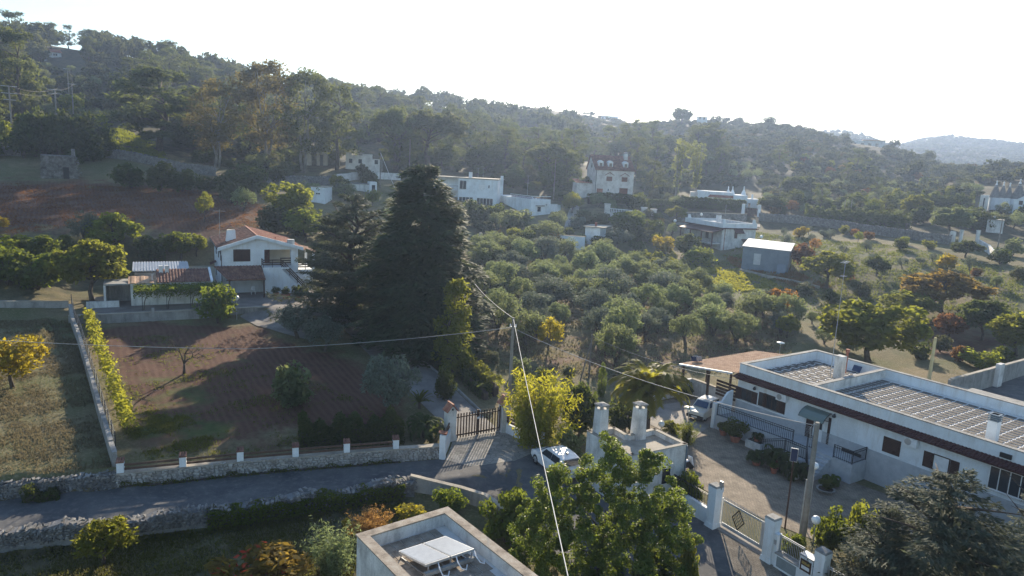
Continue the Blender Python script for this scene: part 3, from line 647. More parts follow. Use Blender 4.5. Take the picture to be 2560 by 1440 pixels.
def trunk_mesh(kind, seed):
    rng = np.random.default_rng(seed * 17 + 3); mb = MB(); mb.smooth = True
    if kind == 'olive':
        for q in range(int(rng.integers(2, 4))):
            a = rng.uniform(0, 6.28); p1 = Vector((math.cos(a) * .25, math.sin(a) * .25, 0.9)); p2 = Vector((math.cos(a) * .9, math.sin(a) * .9, 2.0)); p3 = Vector((math.cos(a + .3) * 1.4, math.sin(a + .3) * 1.4, 3.2))
            mb.tube([(0, 0, -.4), (0.05, 0, .25), p1, p2, p3], [.30, .2, .14, .1, .03], 6)
            b = a + rng.uniform(.6, 1.2); mb.tube([p1, p1 + Vector((math.cos(b) * .7, math.sin(b) * .7, .9)), p1 + Vector((math.cos(b) * 1.1, math.sin(b) * 1.1, 1.9))], [.1, .07, .02], 5)
    elif kind == 'broad': limb_tree(mb, rng, 6.0, 0.17, 2.2, 8, 0.28)
    elif kind == 'pine': limb_tree(mb, rng, 13.0, 0.26, 3.2, 12, 0.3)
    elif kind == 'umbrella': limb_tree(mb, rng, 10.5, 0.34, 4.4, 12, 0.5, top=0.85)
    elif kind == 'fir': limb_tree(mb, rng, 20, 0.42, 2.4, 10, 0.08, top=0.97)
    elif kind == 'cedar': limb_tree(mb, rng, 12, 0.30, 4.6, 16, 0.08, top=0.95)
    elif kind == 'cypress': limb_tree(mb, rng, 7.5, 0.14, 0.7, 8, 0.15)
    elif kind in ('shrub', 'bushy'):
        s = 1.0 if kind == 'shrub' else 2.3
        for q in range(6):
            a = rng.uniform(0, 6.28); mb.tube([(0, 0, -.2), (math.cos(a) * .2 * s, math.sin(a) * .2 * s, .6 * s), (math.cos(a) * .55 * s, math.sin(a) * .55 * s, 1.3 * s)], [.035 * s, .025 * s, .008 * s], 5)
    elif kind == 'plume':
        for q in range(26):
            a = rng.uniform(0, 6.28); r = rng.uniform(.1, .6); mb.tube([(math.cos(a) * r * .6, math.sin(a) * r * .6, -.1), (math.cos(a) * r * 1.1, math.sin(a) * r * 1.1, 1.6), (math.cos(a) * r * 2, math.sin(a) * r * 2, 3.2)], [.02, .016, .006], 4)
    elif kind == 'tallgum':
        for q in range(3):
            a = q * 2.1 + rng.uniform(0, .8); pts = [(math.cos(a) * .3, math.sin(a) * .3, -.5)] + [(math.cos(a) * (.3 + 2.6 * t * t) + rng.normal(0, .15), math.sin(a) * (.3 + 2.6 * t * t) + rng.normal(0, .15), 19 * t) for t in (.15, .3, .45, .6, .8, 1)]
            mb.tube(pts, [.28, .21, .18, .15, .12, .08, .03], 7)
            for j in range(6):
                t = rng.uniform(.35, .85); p = Vector((math.cos(a) * (.3 + 2.6 * t * t), math.sin(a) * (.3 + 2.6 * t * t), 19 * t)); b = rng.uniform(0, 6.28); L = rng.uniform(2, 4)
                mb.tube([p, p + Vector((math.cos(b) * L * .5, math.sin(b) * L * .5, L * .45)), p + Vector((math.cos(b) * L, math.sin(b) * L, L * .8))], [.11, .07, .02], 5)
    elif kind == 'poplar':
        for q in range(5):
            a = rng.uniform(0, 6.28); ln = rng.uniform(.6, 3.2); mb.tube([(0, 0, -.5)] + [(math.cos(a) * ln * t * t, math.sin(a) * ln * t * t, 15 * t) for t in (.25, .5, .75, 1)], [.2, .15, .11, .07, .02], 6)
    return mb.mesh(kind + '_trunk', X['palebark'] if kind in ('tallgum', 'poplar') else X['bark'])
DIM = {'olive': (4.4, 5.4), 'broad': (7.0, 6.9), 'pine': (13.6, 9.6), 'umbrella': (11.4, 11.6), 'fir': (20, 12.0), 'cedar': (12.2, 12.5), 'cypress': (8.0, 3.0), 'shrub': (2.0, 2.3), 'bushy': (4.7, 5.0), 'plume': (4.0, 3.2), 'tallgum': (22, 13), 'poplar': (16.5, 8.0)}
_CM = {}
def crown(kind, var, dens=1.0):
    k = (kind, var, dens)
    if k not in _CM:
        V, F = crown_mesh(kind, var + 1, dens); _CM[k] = (raw_mesh(kind + '_crown', V, F, LM['green']), trunk_mesh(kind, var + 1))
    return _CM[k]
def tree(name, label, p, kind, h, wd, leaf, cat='tree', group=None, var=None, dens=1.0, trunk=True, bark=None, rot=None, nv=3, crown_name='crown', trunk_name='trunk', bloom=False):
    var = random.randrange(nv) if var is None else var
    cm, tmsh = crown(kind, var, dens); H0, W0 = DIM[kind]
    t = thing(name, label, cat, p, random.uniform(0, 6.28) if rot is None else rot, group)
    t.scale = (wd / W0, wd / W0, h / H0)
    inst(crown_name, cm, t, m=LM[leaf])
    if trunk: inst(trunk_name, tmsh, t, m=bark)
    if bloom: inst('blossom', crown(kind, 2, .05)[0], t, scale=(1.03, 1.03, 1.03), m=LM['rosered'])
    return t
def height_to(p, top):
    lo, hi = 0.0, 60.0
    for _ in range(40):
        m_ = (lo + hi) / 2
        if proj((p.x, p.y, p.z + m_))[1] > top: lo = m_
        else: hi = m_
    return lo
def tree_px(name, label, px, base, top, wpx, kind, leaf, **kw):
    "a tree standing at pixel (px, base) whose crown reaches pixel row top and is wpx wide"
    p = W(px, base); dep = (p - Vector((0, 0, CAMZ))).dot(_f); x, y0 = proj(p)
    h = height_to(p, top)
    return tree(name, label, p - Vector((0, 0, .05)), kind, max(h, .3), wpx * dep / FPX, leaf, **kw)
random.seed(11)
# ------------------------------------------------------------------ trees that stand out one by one
T_ = tree_px
T_('fir_tree', 'huge dark broad fir tree in the middle, beside the driveway', 1046, 868, 402, 372, 'fir', 'fir', var=0, nv=1, dens=1.25, rot=1.0)
T_('cedar_tree', 'dark layered cedar left of the huge fir tree', 880, 800, 476, 370, 'cedar', 'cedar_dark', var=1, dens=1.3, rot=2.0)
T_('cypress_tree', 'ragged yellowish cypress in front of the huge fir tree', 1132, 940, 688, 118, 'cypress', 'yellowgreen', var=0)
T_('cedar_tree', 'blue-grey cedar with feathery branches in the lower right corner', 2330, 1560, 1168, 560, 'cedar', 'cedar', var=0, dens=1.0, rot=0.4)
T_('cedar_tree', 'blue-grey cedar at the right edge by the long house', 2620, 1500, 1180, 330, 'cedar', 'cedar', var=2, rot=1.4)
T_('cedar_tree', 'lower blue-grey cedar behind the railing by the letterbox', 2190, 1520, 1260, 240, 'cedar', 'cedar', var=3, rot=2.2)
# foreground
def bay():
    p = W(1500, 1440); d0 = p.xy.length; rng = np.random.default_rng(3); Cs = []; Rs = []
    for (px, py, rp, dy) in ((1392, 1252, 82, 0), (1365, 1330, 95, -.5), (1485, 1200, 80, .3), (1535, 1165, 75, 0), (1540, 1275, 120, -.5), (1450, 1350, 115, -.9), (1620, 1215, 82, .2), (1640, 1315, 100, -.4), (1560, 1395, 125, -1.0), (1400, 1430, 110, -.8), (1322, 1300, 62, 0), (1685, 1265, 48, 0), (1520, 1115, 36, .2), (1398, 1192, 38, .1), (1625, 1150, 42, .2), (1690, 1370, 72, -.3), (1310, 1390, 60, -.2), (1500, 1480, 130, -.8)):
        c = DD(px, py, d0 + dy) - p; r = rp * 34 / FPX
        a, b = ell_clumps(int(30 * (rp / 90) ** 1.6) + 4, c, (r * .85, r * .85, r * .9), (0.2, 0.42), rng, -0.95, 0.4, 0.95); Cs.append(a); Rs.append(b)
    V, F = clumped(np.concatenate(Cs), np.concatenate(Rs), 190, 0.062, 0.52, rng, 0.5, -0.4)
    t = thing('bay_tree', 'big glossy green bay tree with three lobes in the foreground', 'tree', p)
    inst('crown', raw_mesh('bay_crown', V, F, LM['bay']), t)
    mb = MB(); limb_tree(mb, np.random.default_rng(5), 4.0, 0.15, 1.8, 9, 0.15); mb.smooth = True; mb.build('trunk', X['bark'], t)
bay()
T_('fig_bush', 'light green broad-leaved bush left of the big bay tree', 1262, 1352, 1205, 160, 'shrub', 'green', cat='bush', var=0, dens=1.3)
T_('oleander_bush', 'dark flowering oleander below the big bay tree, by the forecourt', 1640, 1480, 1345, 150, 'shrub', 'dark', cat='bush', var=1)
T_('rose_bush', 'low yellowish bush with red blooms beside the forecourt asphalt', 1715, 1490, 1330, 70, 'shrub', 'yellowgreen', cat='bush', var=2)
T_('young_tree', 'small yellow-green tree in front of the dry stone wall', 262, 1412, 1282, 178, 'broad', 'yellowgreen', var=1, dens=.6)
T_('rose_bush', 'wide bush with orange and red autumn leaves at the bottom edge', 640, 1478, 1362, 270, 'shrub', 'ochre', cat='bush', var=0, dens=1.4, bloom=True)
T_('oleander_bush', 'dark green bush at the curve of the roadside wall', 1122, 1280, 1200, 92, 'shrub', 'green', cat='bush', var=1)
T_('broom_bush', 'tall rush-like green bush left of the solar panel house', 835, 1430, 1318, 120, 'plume', 'olive', cat='bush', var=0)
T_('plume_grass', 'orange plume grass behind the solar panel house', 925, 1335, 1278, 95, 'plume', 'plume', cat='grass clump', var=1)
T_('spindle_bush', 'small yellow and rust bush behind the solar panel house', 1030, 1300, 1255, 110, 'shrub', 'yellow', cat='bush', var=2)
T_('spindle_bush', 'small yellow bush left of the orange plume grass', 872, 1330, 1288, 40, 'shrub', 'yellow', cat='bush', var=0)
# left gardens
T_('persimmon_tree', 'orange and yellow leaved tree at the left edge of the dry field', 34, 968, 828, 180, 'broad', 'yellow', var=0, dens=.6)
T_('mulberry_tree', 'big round yellow-green tree beside the low outbuilding', 232, 752, 586, 196, 'broad', 'yellowgreen', var=2, dens=1.3)
T_('lime_tree', 'bright green bushy tree behind the big yellow-green tree', 283, 640, 520, 150, 'broad', 'lime', var=1)
T_('olive_tree', 'pale olive tree behind the bright green bushy tree', 212, 610, 523, 96, 'olive', 'olive_grey', var=0)
T_('laurel_bush', 'dark round bush behind the metal-roofed shed', 382, 660, 580, 96, 'bushy', 'dark', cat='bush', var=0)
T_('fruit_tree', 'small fruit tree with dark trunk left of the villa', 452, 648, 572, 110, 'broad', 'green', var=0)
T_('fruit_tree', 'small bright fruit tree touching the left side of the villa', 492, 640, 580, 56, 'broad', 'lime', var=2)
T_('sapling_tree', 'slim sapling standing alone on the tilled field', 512, 555, 470, 50, 'broad', 'yellowgreen', var=1, dens=.35)
T_('walnut_tree', 'tall green tree behind the villa on the field edge', 722, 562, 447, 136, 'broad', 'lime', var=0)
T_('walnut_tree', 'bright green tree behind the right side of the villa', 762, 606, 512, 120, 'broad', 'lime', var=1)
T_('olive_tree', 'silver olive tree by the patio, upper of the two', 742, 846, 748, 126, 'olive', 'olive_grey', var=1)
T_('olive_tree', 'silver olive tree by the patio, lower of the two', 812, 878, 786, 116, 'olive', 'olive_grey', var=2)
T_('pomegranate_bush', 'round green bush alone in the lower garden', 728, 1010, 884, 128, 'bushy', 'olive', cat='bush', var=1)
T_('olive_tree', 'big silver olive tree between garden and driveway', 975, 1032, 876, 172, 'olive', 'olive_grey', var=0, dens=1.3)
T_('vine_bush', 'sprawling dark creeper bush at the end of the pergola', 545, 808, 700, 112, 'bushy', 'green', cat='bush', var=2)
T_('camellia_bush', 'round shrub on the driveway edge with a white lamp behind', 1112, 1000, 895, 70, 'shrub', 'dark', cat='bush', var=1)
T_('small_bush', 'small potted-size bush on the driveway bend near the patio', 872, 800, 735, 56, 'shrub', 'green', cat='bush', var=2)
for i, (px, py, tp, wp) in enumerate([(40, 642, 572, 150), (100, 650, 575, 120), (20, 700, 610, 140), (95, 712, 620, 140), (140, 690, 600, 90), (-40, 690, 600, 120), (150, 640, 578, 80)]):
    T_('fig_tree', ['spreading fig tree at the back of the left orchard', 'fig tree behind the middle of the left orchard', 'fig tree in front at the left edge of the orchard', 'front fig tree left of the round yellow-green tree', 'fig tree touching the round yellow-green tree', 'fig tree cut by the left edge of the picture', 'small fig tree at the back right of the orchard'][i], px, py + 12, tp, wp, 'bushy', 'green', group='fig orchard trees', dens=1.3)
T_('autumn_tree', 'orange tipped tree at the left edge above the fig orchard', -4, 580, 532, 62, 'broad', 'yellow', var=1, dens=.5)
# by the gate and the small house
T_('bamboo_clump', 'bright golden bamboo clump right of the brown gate', 1338, 1118, 930, 152, 'plume', 'bamboo', cat='bamboo', var=0, dens=1.6)
T_('oleander_bush', 'tall dark oleander between bamboo and palm', 1450, 1090, 934, 135, 'bushy', 'dark', cat='bush', var=0, dens=1.2)
T_('ivy_bush', 'ivy mound on the wall end by the white car', 1428, 1140, 1060, 84, 'shrub', 'olive', cat='bush', var=0)
T_('laurel_bush', 'dark laurel under the palm behind the small house', 1560, 1072, 985, 110, 'shrub', 'dark', cat='bush', var=1)
T_('araucaria_tree', 'narrow pointed young conifer behind the dark oleander', 1502, 992, 905, 26, 'cypress', 'green', var=1)
T_('araucaria_tree', 'narrow pointed young conifer left of the palm top', 1564, 978, 912, 28, 'cypress', 'green', var=2)
T_('laurel_bush', 'round pale-leaved bush right of the palm top', 1620, 985, 912, 60, 'shrub', 'olive_grey', cat='bush', var=2)
T_('laurel_bush', 'dark round bush near the tiled pergola', 1662, 990, 908, 56, 'shrub', 'dark', cat='bush', var=0)
T_('laurel_bush', 'dark green bush under the corner of the tiled pergola', 1716, 985, 935, 70, 'shrub', 'dark', cat='bush', var=1)
T_('privet_bush', 'yellow-green bush inside the low wall by the sliding gate', 1712, 1262, 1162, 96, 'shrub', 'green', cat='bush', var=2, dens=1.2)
T_('privet_bush', 'thin flowering shrub on the wall corner of the small house', 1714, 1110, 1052, 46, 'plume', 'green', cat='bush', var=1)
T_('privet_bush', 'low shrub behind the parapet of the small house', 1680, 1082, 1048, 60, 'shrub', 'yellowgreen', cat='bush', var=0)
T_('laurel_bush', 'dense green laurel by the round lamp inside the gate', 2072, 1392, 1252, 105, 'shrub', 'green', cat='bush', var=1, dens=1.2)
T_('spindle_bush', 'tall yellow-leaved bush between laurel and cedar', 2140, 1400, 1220, 95, 'bushy', 'yellowgreen', cat='bush', var=1)
T_('privet_bush', 'clipped green bush behind the railing right of the sliding gate', 1975, 1405, 1318, 78, 'shrub', 'green', cat='bush', var=0, dens=1.3)
# mid right
T_('walnut_tree', 'large yellow-green walnut tree behind the long house', 2172, 905, 738, 268, 'broad', 'yellowgreen', var=0, dens=1.5)
T_('walnut_tree', 'brown-orange spreading walnut tree in the dry field', 2352, 778, 668, 232, 'broad', 'ochre', var=1, dens=1.1)
T_('walnut_tree', 'ochre tree between the two large walnut trees', 2268, 800, 722, 150, 'broad', 'yellowgreen', var=2)
T_('almond_tree', 'yellow-green tree left of the dry field path', 2066, 722, 618, 150, 'broad', 'yellowgreen', var=1)
T_('almond_tree', 'red and orange almond tree in the olive grove', 1946, 800, 712, 96, 'broad', 'orange', var=0, dens=.7)
T_('fig_tree', 'bright green young fig tree in front of the grove', 1966, 845, 782, 66, 'broad', 'lime', var=2)
T_('almond_tree', 'yellow-leaved tree behind the utility pole', 1372, 880, 785, 88, 'broad', 'yellow', var=2, dens=.4)
T_('almond_tree', 'rust-red small tree by the yellow pole', 2368, 850, 778, 90, 'broad', 'rust', var=0, dens=.8)
T_('carob_tree', 'dark carob tree behind the rust-red small tree', 2455, 850, 742, 140, 'broad', 'dark', var=2)
T_('walnut_tree', 'ochre tree at the right edge above the concrete wall', 2540, 890, 768, 160, 'broad', 'yellowgreen', var=0)
T_('fig_tree', 'bright green fig bush by the concrete wall', 2442, 918, 862, 110, 'bushy', 'lime', cat='bush', var=1)
T_('fruit_tree', 'dark round fruit tree at the left of the dry field rows', 2190, 690, 634, 72, 'broad', 'dark', var=1)
T_('mimosa_bush', 'bright yellow round bush in the dry field', 2367, 672, 630, 58, 'bushy', 'yellow', cat='bush', var=2)
T_('scrub_bush', 'pale straggly bush beside the metal shed', 2010, 668, 600, 84, 'bushy', 'rust', cat='bush', var=0)
T_('poplar_tree', 'tall pale poplar, left of the two in the valley', 1690, 492, 346, 84, 'poplar', 'poplar', var=0, nv=2)
T_('poplar_tree', 'tall pale leaning poplar, right of the two in the valley', 1738, 492, 352, 88, 'poplar', 'poplar', var=1, nv=2)
T_('holm_oak', 'big dark round oak on the slope right of the poplars', 1996, 502, 434, 106, 'broad', 'dark', var=0, dens=1.2)
T_('oak_tree', 'yellowish round tree behind the long stone wall', 2286, 552, 480, 82, 'broad', 'yellowgreen', var=1)
T_('holm_oak', 'big round grey-green oak by the white gate posts', 2374, 592, 512, 112, 'broad', 'olive', var=2, dens=1.3)
T_('carob_tree', 'flat dark carob tree in front of the white gate posts', 2414, 645, 596, 86, 'broad', 'dark', var=1)
T_('holm_oak', 'dark clipped oak right of the low arched house', 1928, 532, 486, 84, 'broad', 'dark', var=2)
T_('shrub_bush', 'yellow-orange shrub on the grass below the stone wall', 1998, 592, 562, 50, 'bushy', 'yellow', cat='bush', var=0)
T_('shrub_bush', 'yellowish shrub left of the parapet house', 1655, 632, 578, 66, 'bushy', 'yellow', cat='bush', var=1)
T_('green_tree', 'bright green tree in front of the stone house terrace', 1570, 590, 520, 110, 'broad', 'green', var=0)
T_('green_tree', 'olive-coloured tree behind the parapet house', 1690, 556, 512, 62, 'broad', 'yellowgreen', var=2)
T_('vine_bush', 'yellow-green vine thicket before the parapet house', 1748, 660, 612, 100, 'bushy', 'lime', cat='bush', var=2)
T_('bushy_tree', 'dark bushy tree hiding the corner of the parapet house', 1718, 640, 575, 90, 'bushy', 'dark', var=0)
T_('bushy_tree', 'grey-green bush in front of the white house complex', 1290, 570, 510, 100, 'bushy', 'olive', var=1, cat='bush')
T_('bushy_tree', 'dark bush under the big windows of the white house', 1190, 560, 492, 110, 'bushy', 'dark', var=0, cat='bush')
T_('bushy_tree', 'dark bush beside the white house complex', 1240, 562, 505, 80, 'bushy', 'dark', var=2, cat='bush')
T_('olive_tree', 'olive tree at the foot of the white house lane', 1370, 612, 548, 92, 'olive', 'olive', var=0)
T_('olive_tree', 'pale olive tree left of the small white hut', 1545, 625, 565, 90, 'olive', 'olive_grey', var=1)
T_('round_tree', 'small dark tree hiding the left side of the stone house', 1466, 488, 436, 58, 'broad', 'dark', var=1)
# upper left
T_('aleppo_pine', 'huge dark pine with billowing crown on the upper left slope', 398, 378, 152, 262, 'pine', 'pine', var=0, dens=1.6)
T_('eucalyptus_tree', 'tall eucalyptus with pale forked trunk above the field wall', 542, 418, 196, 170, 'tallgum', 'euc', var=0, nv=2)
T_('eucalyptus_tree', 'tallest orange-tinged eucalyptus on the skyline', 668, 425, 148, 200, 'tallgum', 'euc', var=1, nv=2, dens=1.2)
T_('eucalyptus_tree', 'tall dark eucalyptus left of the arched ruin', 762, 432, 168, 190, 'tallgum', 'pine_bright', var=0, nv=2, dens=1.2)
T_('aleppo_pine', 'large pine leaning over the arched ruin', 842, 425, 196, 150, 'pine', 'pine_bright', var=1)
T_('stone_pine', 'broad bright-topped umbrella pine above the white houses', 1075, 428, 268, 225, 'umbrella', 'pine_bright', var=0, dens=1.3)
T_('stone_pine', 'umbrella pine left of the broad bright-topped one', 985, 425, 262, 150, 'umbrella', 'pine_bright', var=1)
T_('stone_pine', 'neat round umbrella pine above the white house roof', 1374, 465, 350, 148, 'umbrella', 'pine_bright', var=2)
T_('aleppo_pine', 'big shaggy pine crown at the left edge of the slope', 52, 305, 62, 150, 'pine', 'pine_bright', var=2)
T_('aleppo_pine', 'dark pine crown below the shaggy one at the left edge', 12, 300, 110, 150, 'pine', 'pine', var=0)
for px, b, tp, wp in ((90, 392, 262, 110), (150, 395, 268, 120), (215, 398, 275, 120), (60, 395, 290, 90), (262, 392, 300, 70)):
    T_('dark_thicket_tree', 'dark thicket tree behind the stone hut, ' + {90: 'second from the left', 150: 'above the hut roof', 215: 'right of the hut chimney', 60: 'leftmost, by the pole', 262: 'rightmost, by the grass'}[px], px, b, tp, wp, 'bushy', 'dark', group='thicket behind the stone hut', dens=1.5)
for px, b, tp, wp in ((330, 470, 400, 110), (400, 478, 395, 110), (455, 480, 415, 90), (590, 488, 400, 120), (635, 490, 412, 90), (520, 475, 430, 70)):
    T_('bramble_bush', 'dark bramble mound on the field edge ' + {330: 'right of the stone hut', 400: 'below the huge pine', 455: 'left of the pale eucalyptus', 590: 'below the tallest eucalyptus', 635: 'left of the long grey wall', 520: 'at the foot of the pale eucalyptus'}[px], px, b, tp, wp, 'bushy', 'dark', cat='bush', group='bramble mounds by the field')
T_('young_pine', 'light green young pine on the grassy slope', 262, 372, 282, 62, 'pine', 'lime', var=1, dens=.7)
for px, b, tp, wp, lab in ((2462, 520, 494, 40, 'left of the trulli cones'), (2497, 522, 496, 34, 'in front of the second trullo'), (2528, 520, 498, 26, 'left of the gabled house front')): T_('clipped_oak', 'dark small tree ' + lab, px, b, tp, wp, 'bushy', 'dark', dens=.8)
T_('lime_tree', 'bright yellow-green bush between the upper poles', 180, 290, 232, 62, 'broad', 'lime', var=0)
T_('lime_tree', 'bright yellow-green tree at the left edge below the pole', 8, 372, 296, 60, 'broad', 'lime', var=2)

for px, b, tp, wp, lab in ((36, 135, 22, 112, 'broad pine on the skyline in the upper left corner'), (128, 122, 53, 58, 'slim dark pine on the skyline, first right of the broad one'), (172, 122, 60, 46, 'narrow pine on the skyline between two larger pines'), (213, 122, 50, 72, 'open-crowned pine on the skyline with sky showing through'), (279, 122, 58, 62, 'round solid pine alone on the skyline'), (411, 152, 95, 52, 'lone tall tree breaking the skyline above the big pine')):
    T_('skyline_pine', lab, px, b, tp, wp, 'pine', 'pine', dens=.8)
for px, b, tp, wp, lab in ((1648, 312, 256, 74, 'round dark tree on the skyline above the poplars, left of a pair'), (1702, 312, 266, 62, 'round dark tree on the skyline above the poplars, right of a pair')): T_('skyline_oak', lab, px, b, tp, wp, 'broad', 'dark')
for px, b, tp, wp, lab in ((1815, 296, 262, 28, 'pointed spruce on the right-hand skyline'), (1916, 304, 276, 12, 'tiny lone spruce on the right-hand skyline')): T_('spruce_tree', lab, px, b, tp, wp, 'fir', 'fir', dens=.15, nv=1)
COLN_ = {'scrub': 'dull green', 'olive_grey': 'silvery', 'olive': 'grey-green', 'rust': 'rust-brown', 'dark': 'dark green', 'yellowgreen': 'yellowish', 'lime': 'bright green', 'green': 'fresh green', 'orange': 'orange'}
# ------------------------------------------------------------------ olive grove and field olives
def in_px(px, py, poly):
    return bool(in_poly(np.array([float(px)]), np.array([float(py)]), poly)[0])
GROVE = [(1195, 640), (1300, 625), (1420, 640), (1560, 650), (1640, 690), (1760, 745), (1960, 790), (1985, 850), (1880, 872), (1700, 880), (1600, 930), (1420, 925), (1330, 905), (1245, 880), (1190, 800)]
random.seed(5); ng = 0
for i in range(-30, 30):
    for j in range(0, 30):
        q = FL.u * (i * 5.3 + (j % 2) * 2.4 + random.uniform(-1.3, 1.3)) + FL.v * (j * 4.9 + random.uniform(-1.2, 1.2)) + Vector((-6, 58, 0)); x, y = q.x, q.y
        if y < 60 or math.hypot(x, y) > 150: continue
        z = hz(x, y); s = proj((x, y, z))
        if not in_px(s[0], s[1], GROVE): continue
        if abs(s[0] - 1372) < 45 and s[1] > 850: continue
        h = random.uniform(3.0, 5.2)
        lb = '%s olive tree, %s of the grove %s' % ('tall' if h > 4.4 else 'low' if h < 3.8 else 'grey-green', 'the front row' if s[1] > 850 else 'the middle' if s[1] > 750 else 'the back', 'beside the huge fir' if s[0] < 1300 else 'behind the tall concrete pole' if s[0] < 1450 else 'behind the palm' if s[0] < 1620 else 'behind the tiled pergola' if s[0] < 1800 else 'behind the long house')
        tree('olive_tree', lb, (x, y, z - .05), 'olive', h, h * random.uniform(1.15, 1.5), random.choice(['olive', 'olive', 'olive_grey']), group='olive grove trees', nv=5); ng += 1
FIELD = [(1895, 590), (2000, 575), (2200, 618), (2300, 640), (2560, 690), (2640, 760), (2560, 770), (2430, 740), (2280, 690), (2150, 665), (2010, 640), (1900, 630)]
nf = 0
def fpos(s): return ('beside the metal shed' if s[0] < 2040 else 'below the middle of the stone wall' if s[0] < 2220 else 'near the bright yellow bush' if s[0] < 2420 else 'near the right edge') + (', upper' if s[1] < 640 else ', lower')
for i in range(-20, 40):
    for j in range(0, 24):
        q = Vector((30, 95, 0)) + Vector((0.9, 0.43, 0)) * (i * 6.4 + random.uniform(-.7, .7)) + Vector((-.43, .9, 0)) * (j * 6.6 + random.uniform(-.7, .7)); x, y = q.x, q.y
        if y < 60 or math.hypot(x, y) > 190 or random.random() < 0.12: continue
        z = hz(x, y); s = proj((x, y, z))
        if not in_px(s[0], s[1], FIELD) or abs(s[0] - 2367) < 36: continue
        h = random.uniform(1.9, 3.1); o = random.random()
        if o < 0.86:
            tree('young_olive', '%s young olive on the dry field %s' % ('taller' if h > 2.5 else 'small round', fpos(s)), (x, y, z - .05), 'olive', h, h * random.uniform(.9, 1.15), 'olive_grey', group='young olives on the dry field', dens=.5)
        else:
            tree('young_almond', 'small autumn-coloured almond among the field olives %s' % fpos(s), (x, y, z - .05), 'broad', h, h * .9, random.choice(['yellow', 'orange', 'lime']), group='young almonds on the dry field', dens=.35)
        nf += 1
SH = []
for px, py, wp, kind, leaf in ((1915, 640, 36, 'bushy', 'scrub'), (2110, 585, 34, 'bushy', 'yellowgreen'), (2135, 590, 26, 'bushy', 'orange'), (2170, 600, 40, 'bushy', 'rust'), (2060, 592, 30, 'bushy', 'olive_grey'), (2190, 660, 30, 'bushy', 'scrub'), (2250, 625, 44, 'bushy', 'dark'), (2260, 612, 30, 'bushy', 'lime'), (2320, 622, 40, 'bushy', 'yellowgreen'), (2440, 690, 34, 'bushy', 'rust'), (2490, 720, 40, 'olive', 'olive'), (2500, 660, 70, 'bushy', 'dark'), (2530, 640, 60, 'bushy', 'olive'), (2545, 700, 50, 'bushy', 'scrub'), (2300, 660, 30, 'olive', 'olive_grey'), (2120, 700, 44, 'bushy', 'rust'), (2150, 740, 60, 'bushy', 'scrub'), (2080, 760, 60, 'bushy', 'dark'), (2010, 735, 60, 'bushy', 'scrub'), (2240, 760, 50, 'bushy', 'olive'), (2420, 800, 60, 'bushy', 'dark'), (2480, 790, 50, 'bushy', 'rust'), (2300, 830, 60, 'bushy', 'rust'), (2350, 880, 60, 'bushy', 'scrub'), (2400, 905, 60, 'bushy', 'rust'), (2290, 895, 70, 'bushy', 'dark'), (2120, 880, 70, 'bushy', 'olive'), (2060, 860, 60, 'olive', 'olive'), (2500, 915, 70, 'bushy', 'green'), (2030, 810, 50, 'olive', 'olive'), (1230, 905, 50, 'bushy', 'scrub'), (1300, 935, 60, 'bushy', 'olive'), (1360, 960, 60, 'bushy', 'dark'), (1420, 945, 50, 'bushy', 'scrub'), (1560, 945, 50, 'bushy', 'olive'), (1640, 935, 44, 'bushy', 'dark'), (1870, 905, 50, 'bushy', 'scrub'), (1500, 620, 60, 'bushy', 'dark'), (1450, 612, 44, 'bushy', 'olive'), (1610, 600, 60, 'bushy', 'scrub'), (1640, 612, 50, 'bushy', 'yellowgreen'), (1590, 628, 50, 'bushy', 'dark'), (1420, 590, 40, 'bushy', 'dark'), (1260, 622, 50, 'bushy', 'olive'), (1210, 640, 50, 'bushy', 'scrub'), (1330, 600, 60, 'bushy', 'olive'), (1150, 610, 40, 'bushy', 'dark')):
    where = 'right of the broken kerb' if 1990 < px < 2200 and py > 690 else 'by the yellow pole' if px >= 2280 and py > 780 else 'on the field of young olives' if px > 1900 and py < 730 else 'behind the long house' if px > 1860 else 'in front of the grove' if py > 890 else 'below the white houses'
    T_('loose_shrub', '%s shrub %s, %s' % (COLN_.get(leaf, leaf), where, 'wide' if wp > 52 else 'small'), px, py, py - wp * random.uniform(.62, .85), wp, kind, leaf, cat='bush', group='loose shrubs on the fields', dens=.9)
# ------------------------------------------------------------------ hill woods
KEEP = [[(105, 124), (215, 124), (218, 168), (105, 166)], [(740, 360), (970, 360), (970, 440), (740, 440)], [(225, 318), (430, 330), (430, 402), (225, 392)],
        [(1452, 402), (1590, 402), (1590, 495), (1440, 495)], [(1095, 440), (1245, 440), (1250, 470), (1395, 488), (1435, 560), (1095, 540)], [(1690, 470), (1910, 470), (1910, 545), (1690, 545)], [(2125, 350), (2215, 350), (2215, 372), (2125, 372)],
        [(2440, 462), (2600, 462), (2600, 530), (2440, 530)]]
random.seed(21); rs = np.random.default_rng(21)
OCC = np.full(420, 2000.0)                 # highest row already covered, per 8 px of width (-400 .. 2960)
def occ_ok(p, h, wd, k=.22):
    top = proj((p[0], p[1], p[2] + h)); b = proj(p); dep = (Vector(p) - Vector((0, 0, CAMZ))).dot(_f); half = wd * FPX / dep / 2
    i0 = int((top[0] - half * .8 + 400) // 8); i1 = int((top[0] + half * .8 + 400) // 8)
    if i1 < 0 or i0 >= 420: return False
    i0 = max(i0, 0); i1 = min(i1, 419)
    if top[1] > OCC[i0:i1 + 1].max() - 1.0: return False
    seg = OCC[i0:i1 + 1]; cov = top[1] + k * (b[1] - top[1])
    OCC[i0:i1 + 1] = np.minimum(seg, cov); return True
cand = []
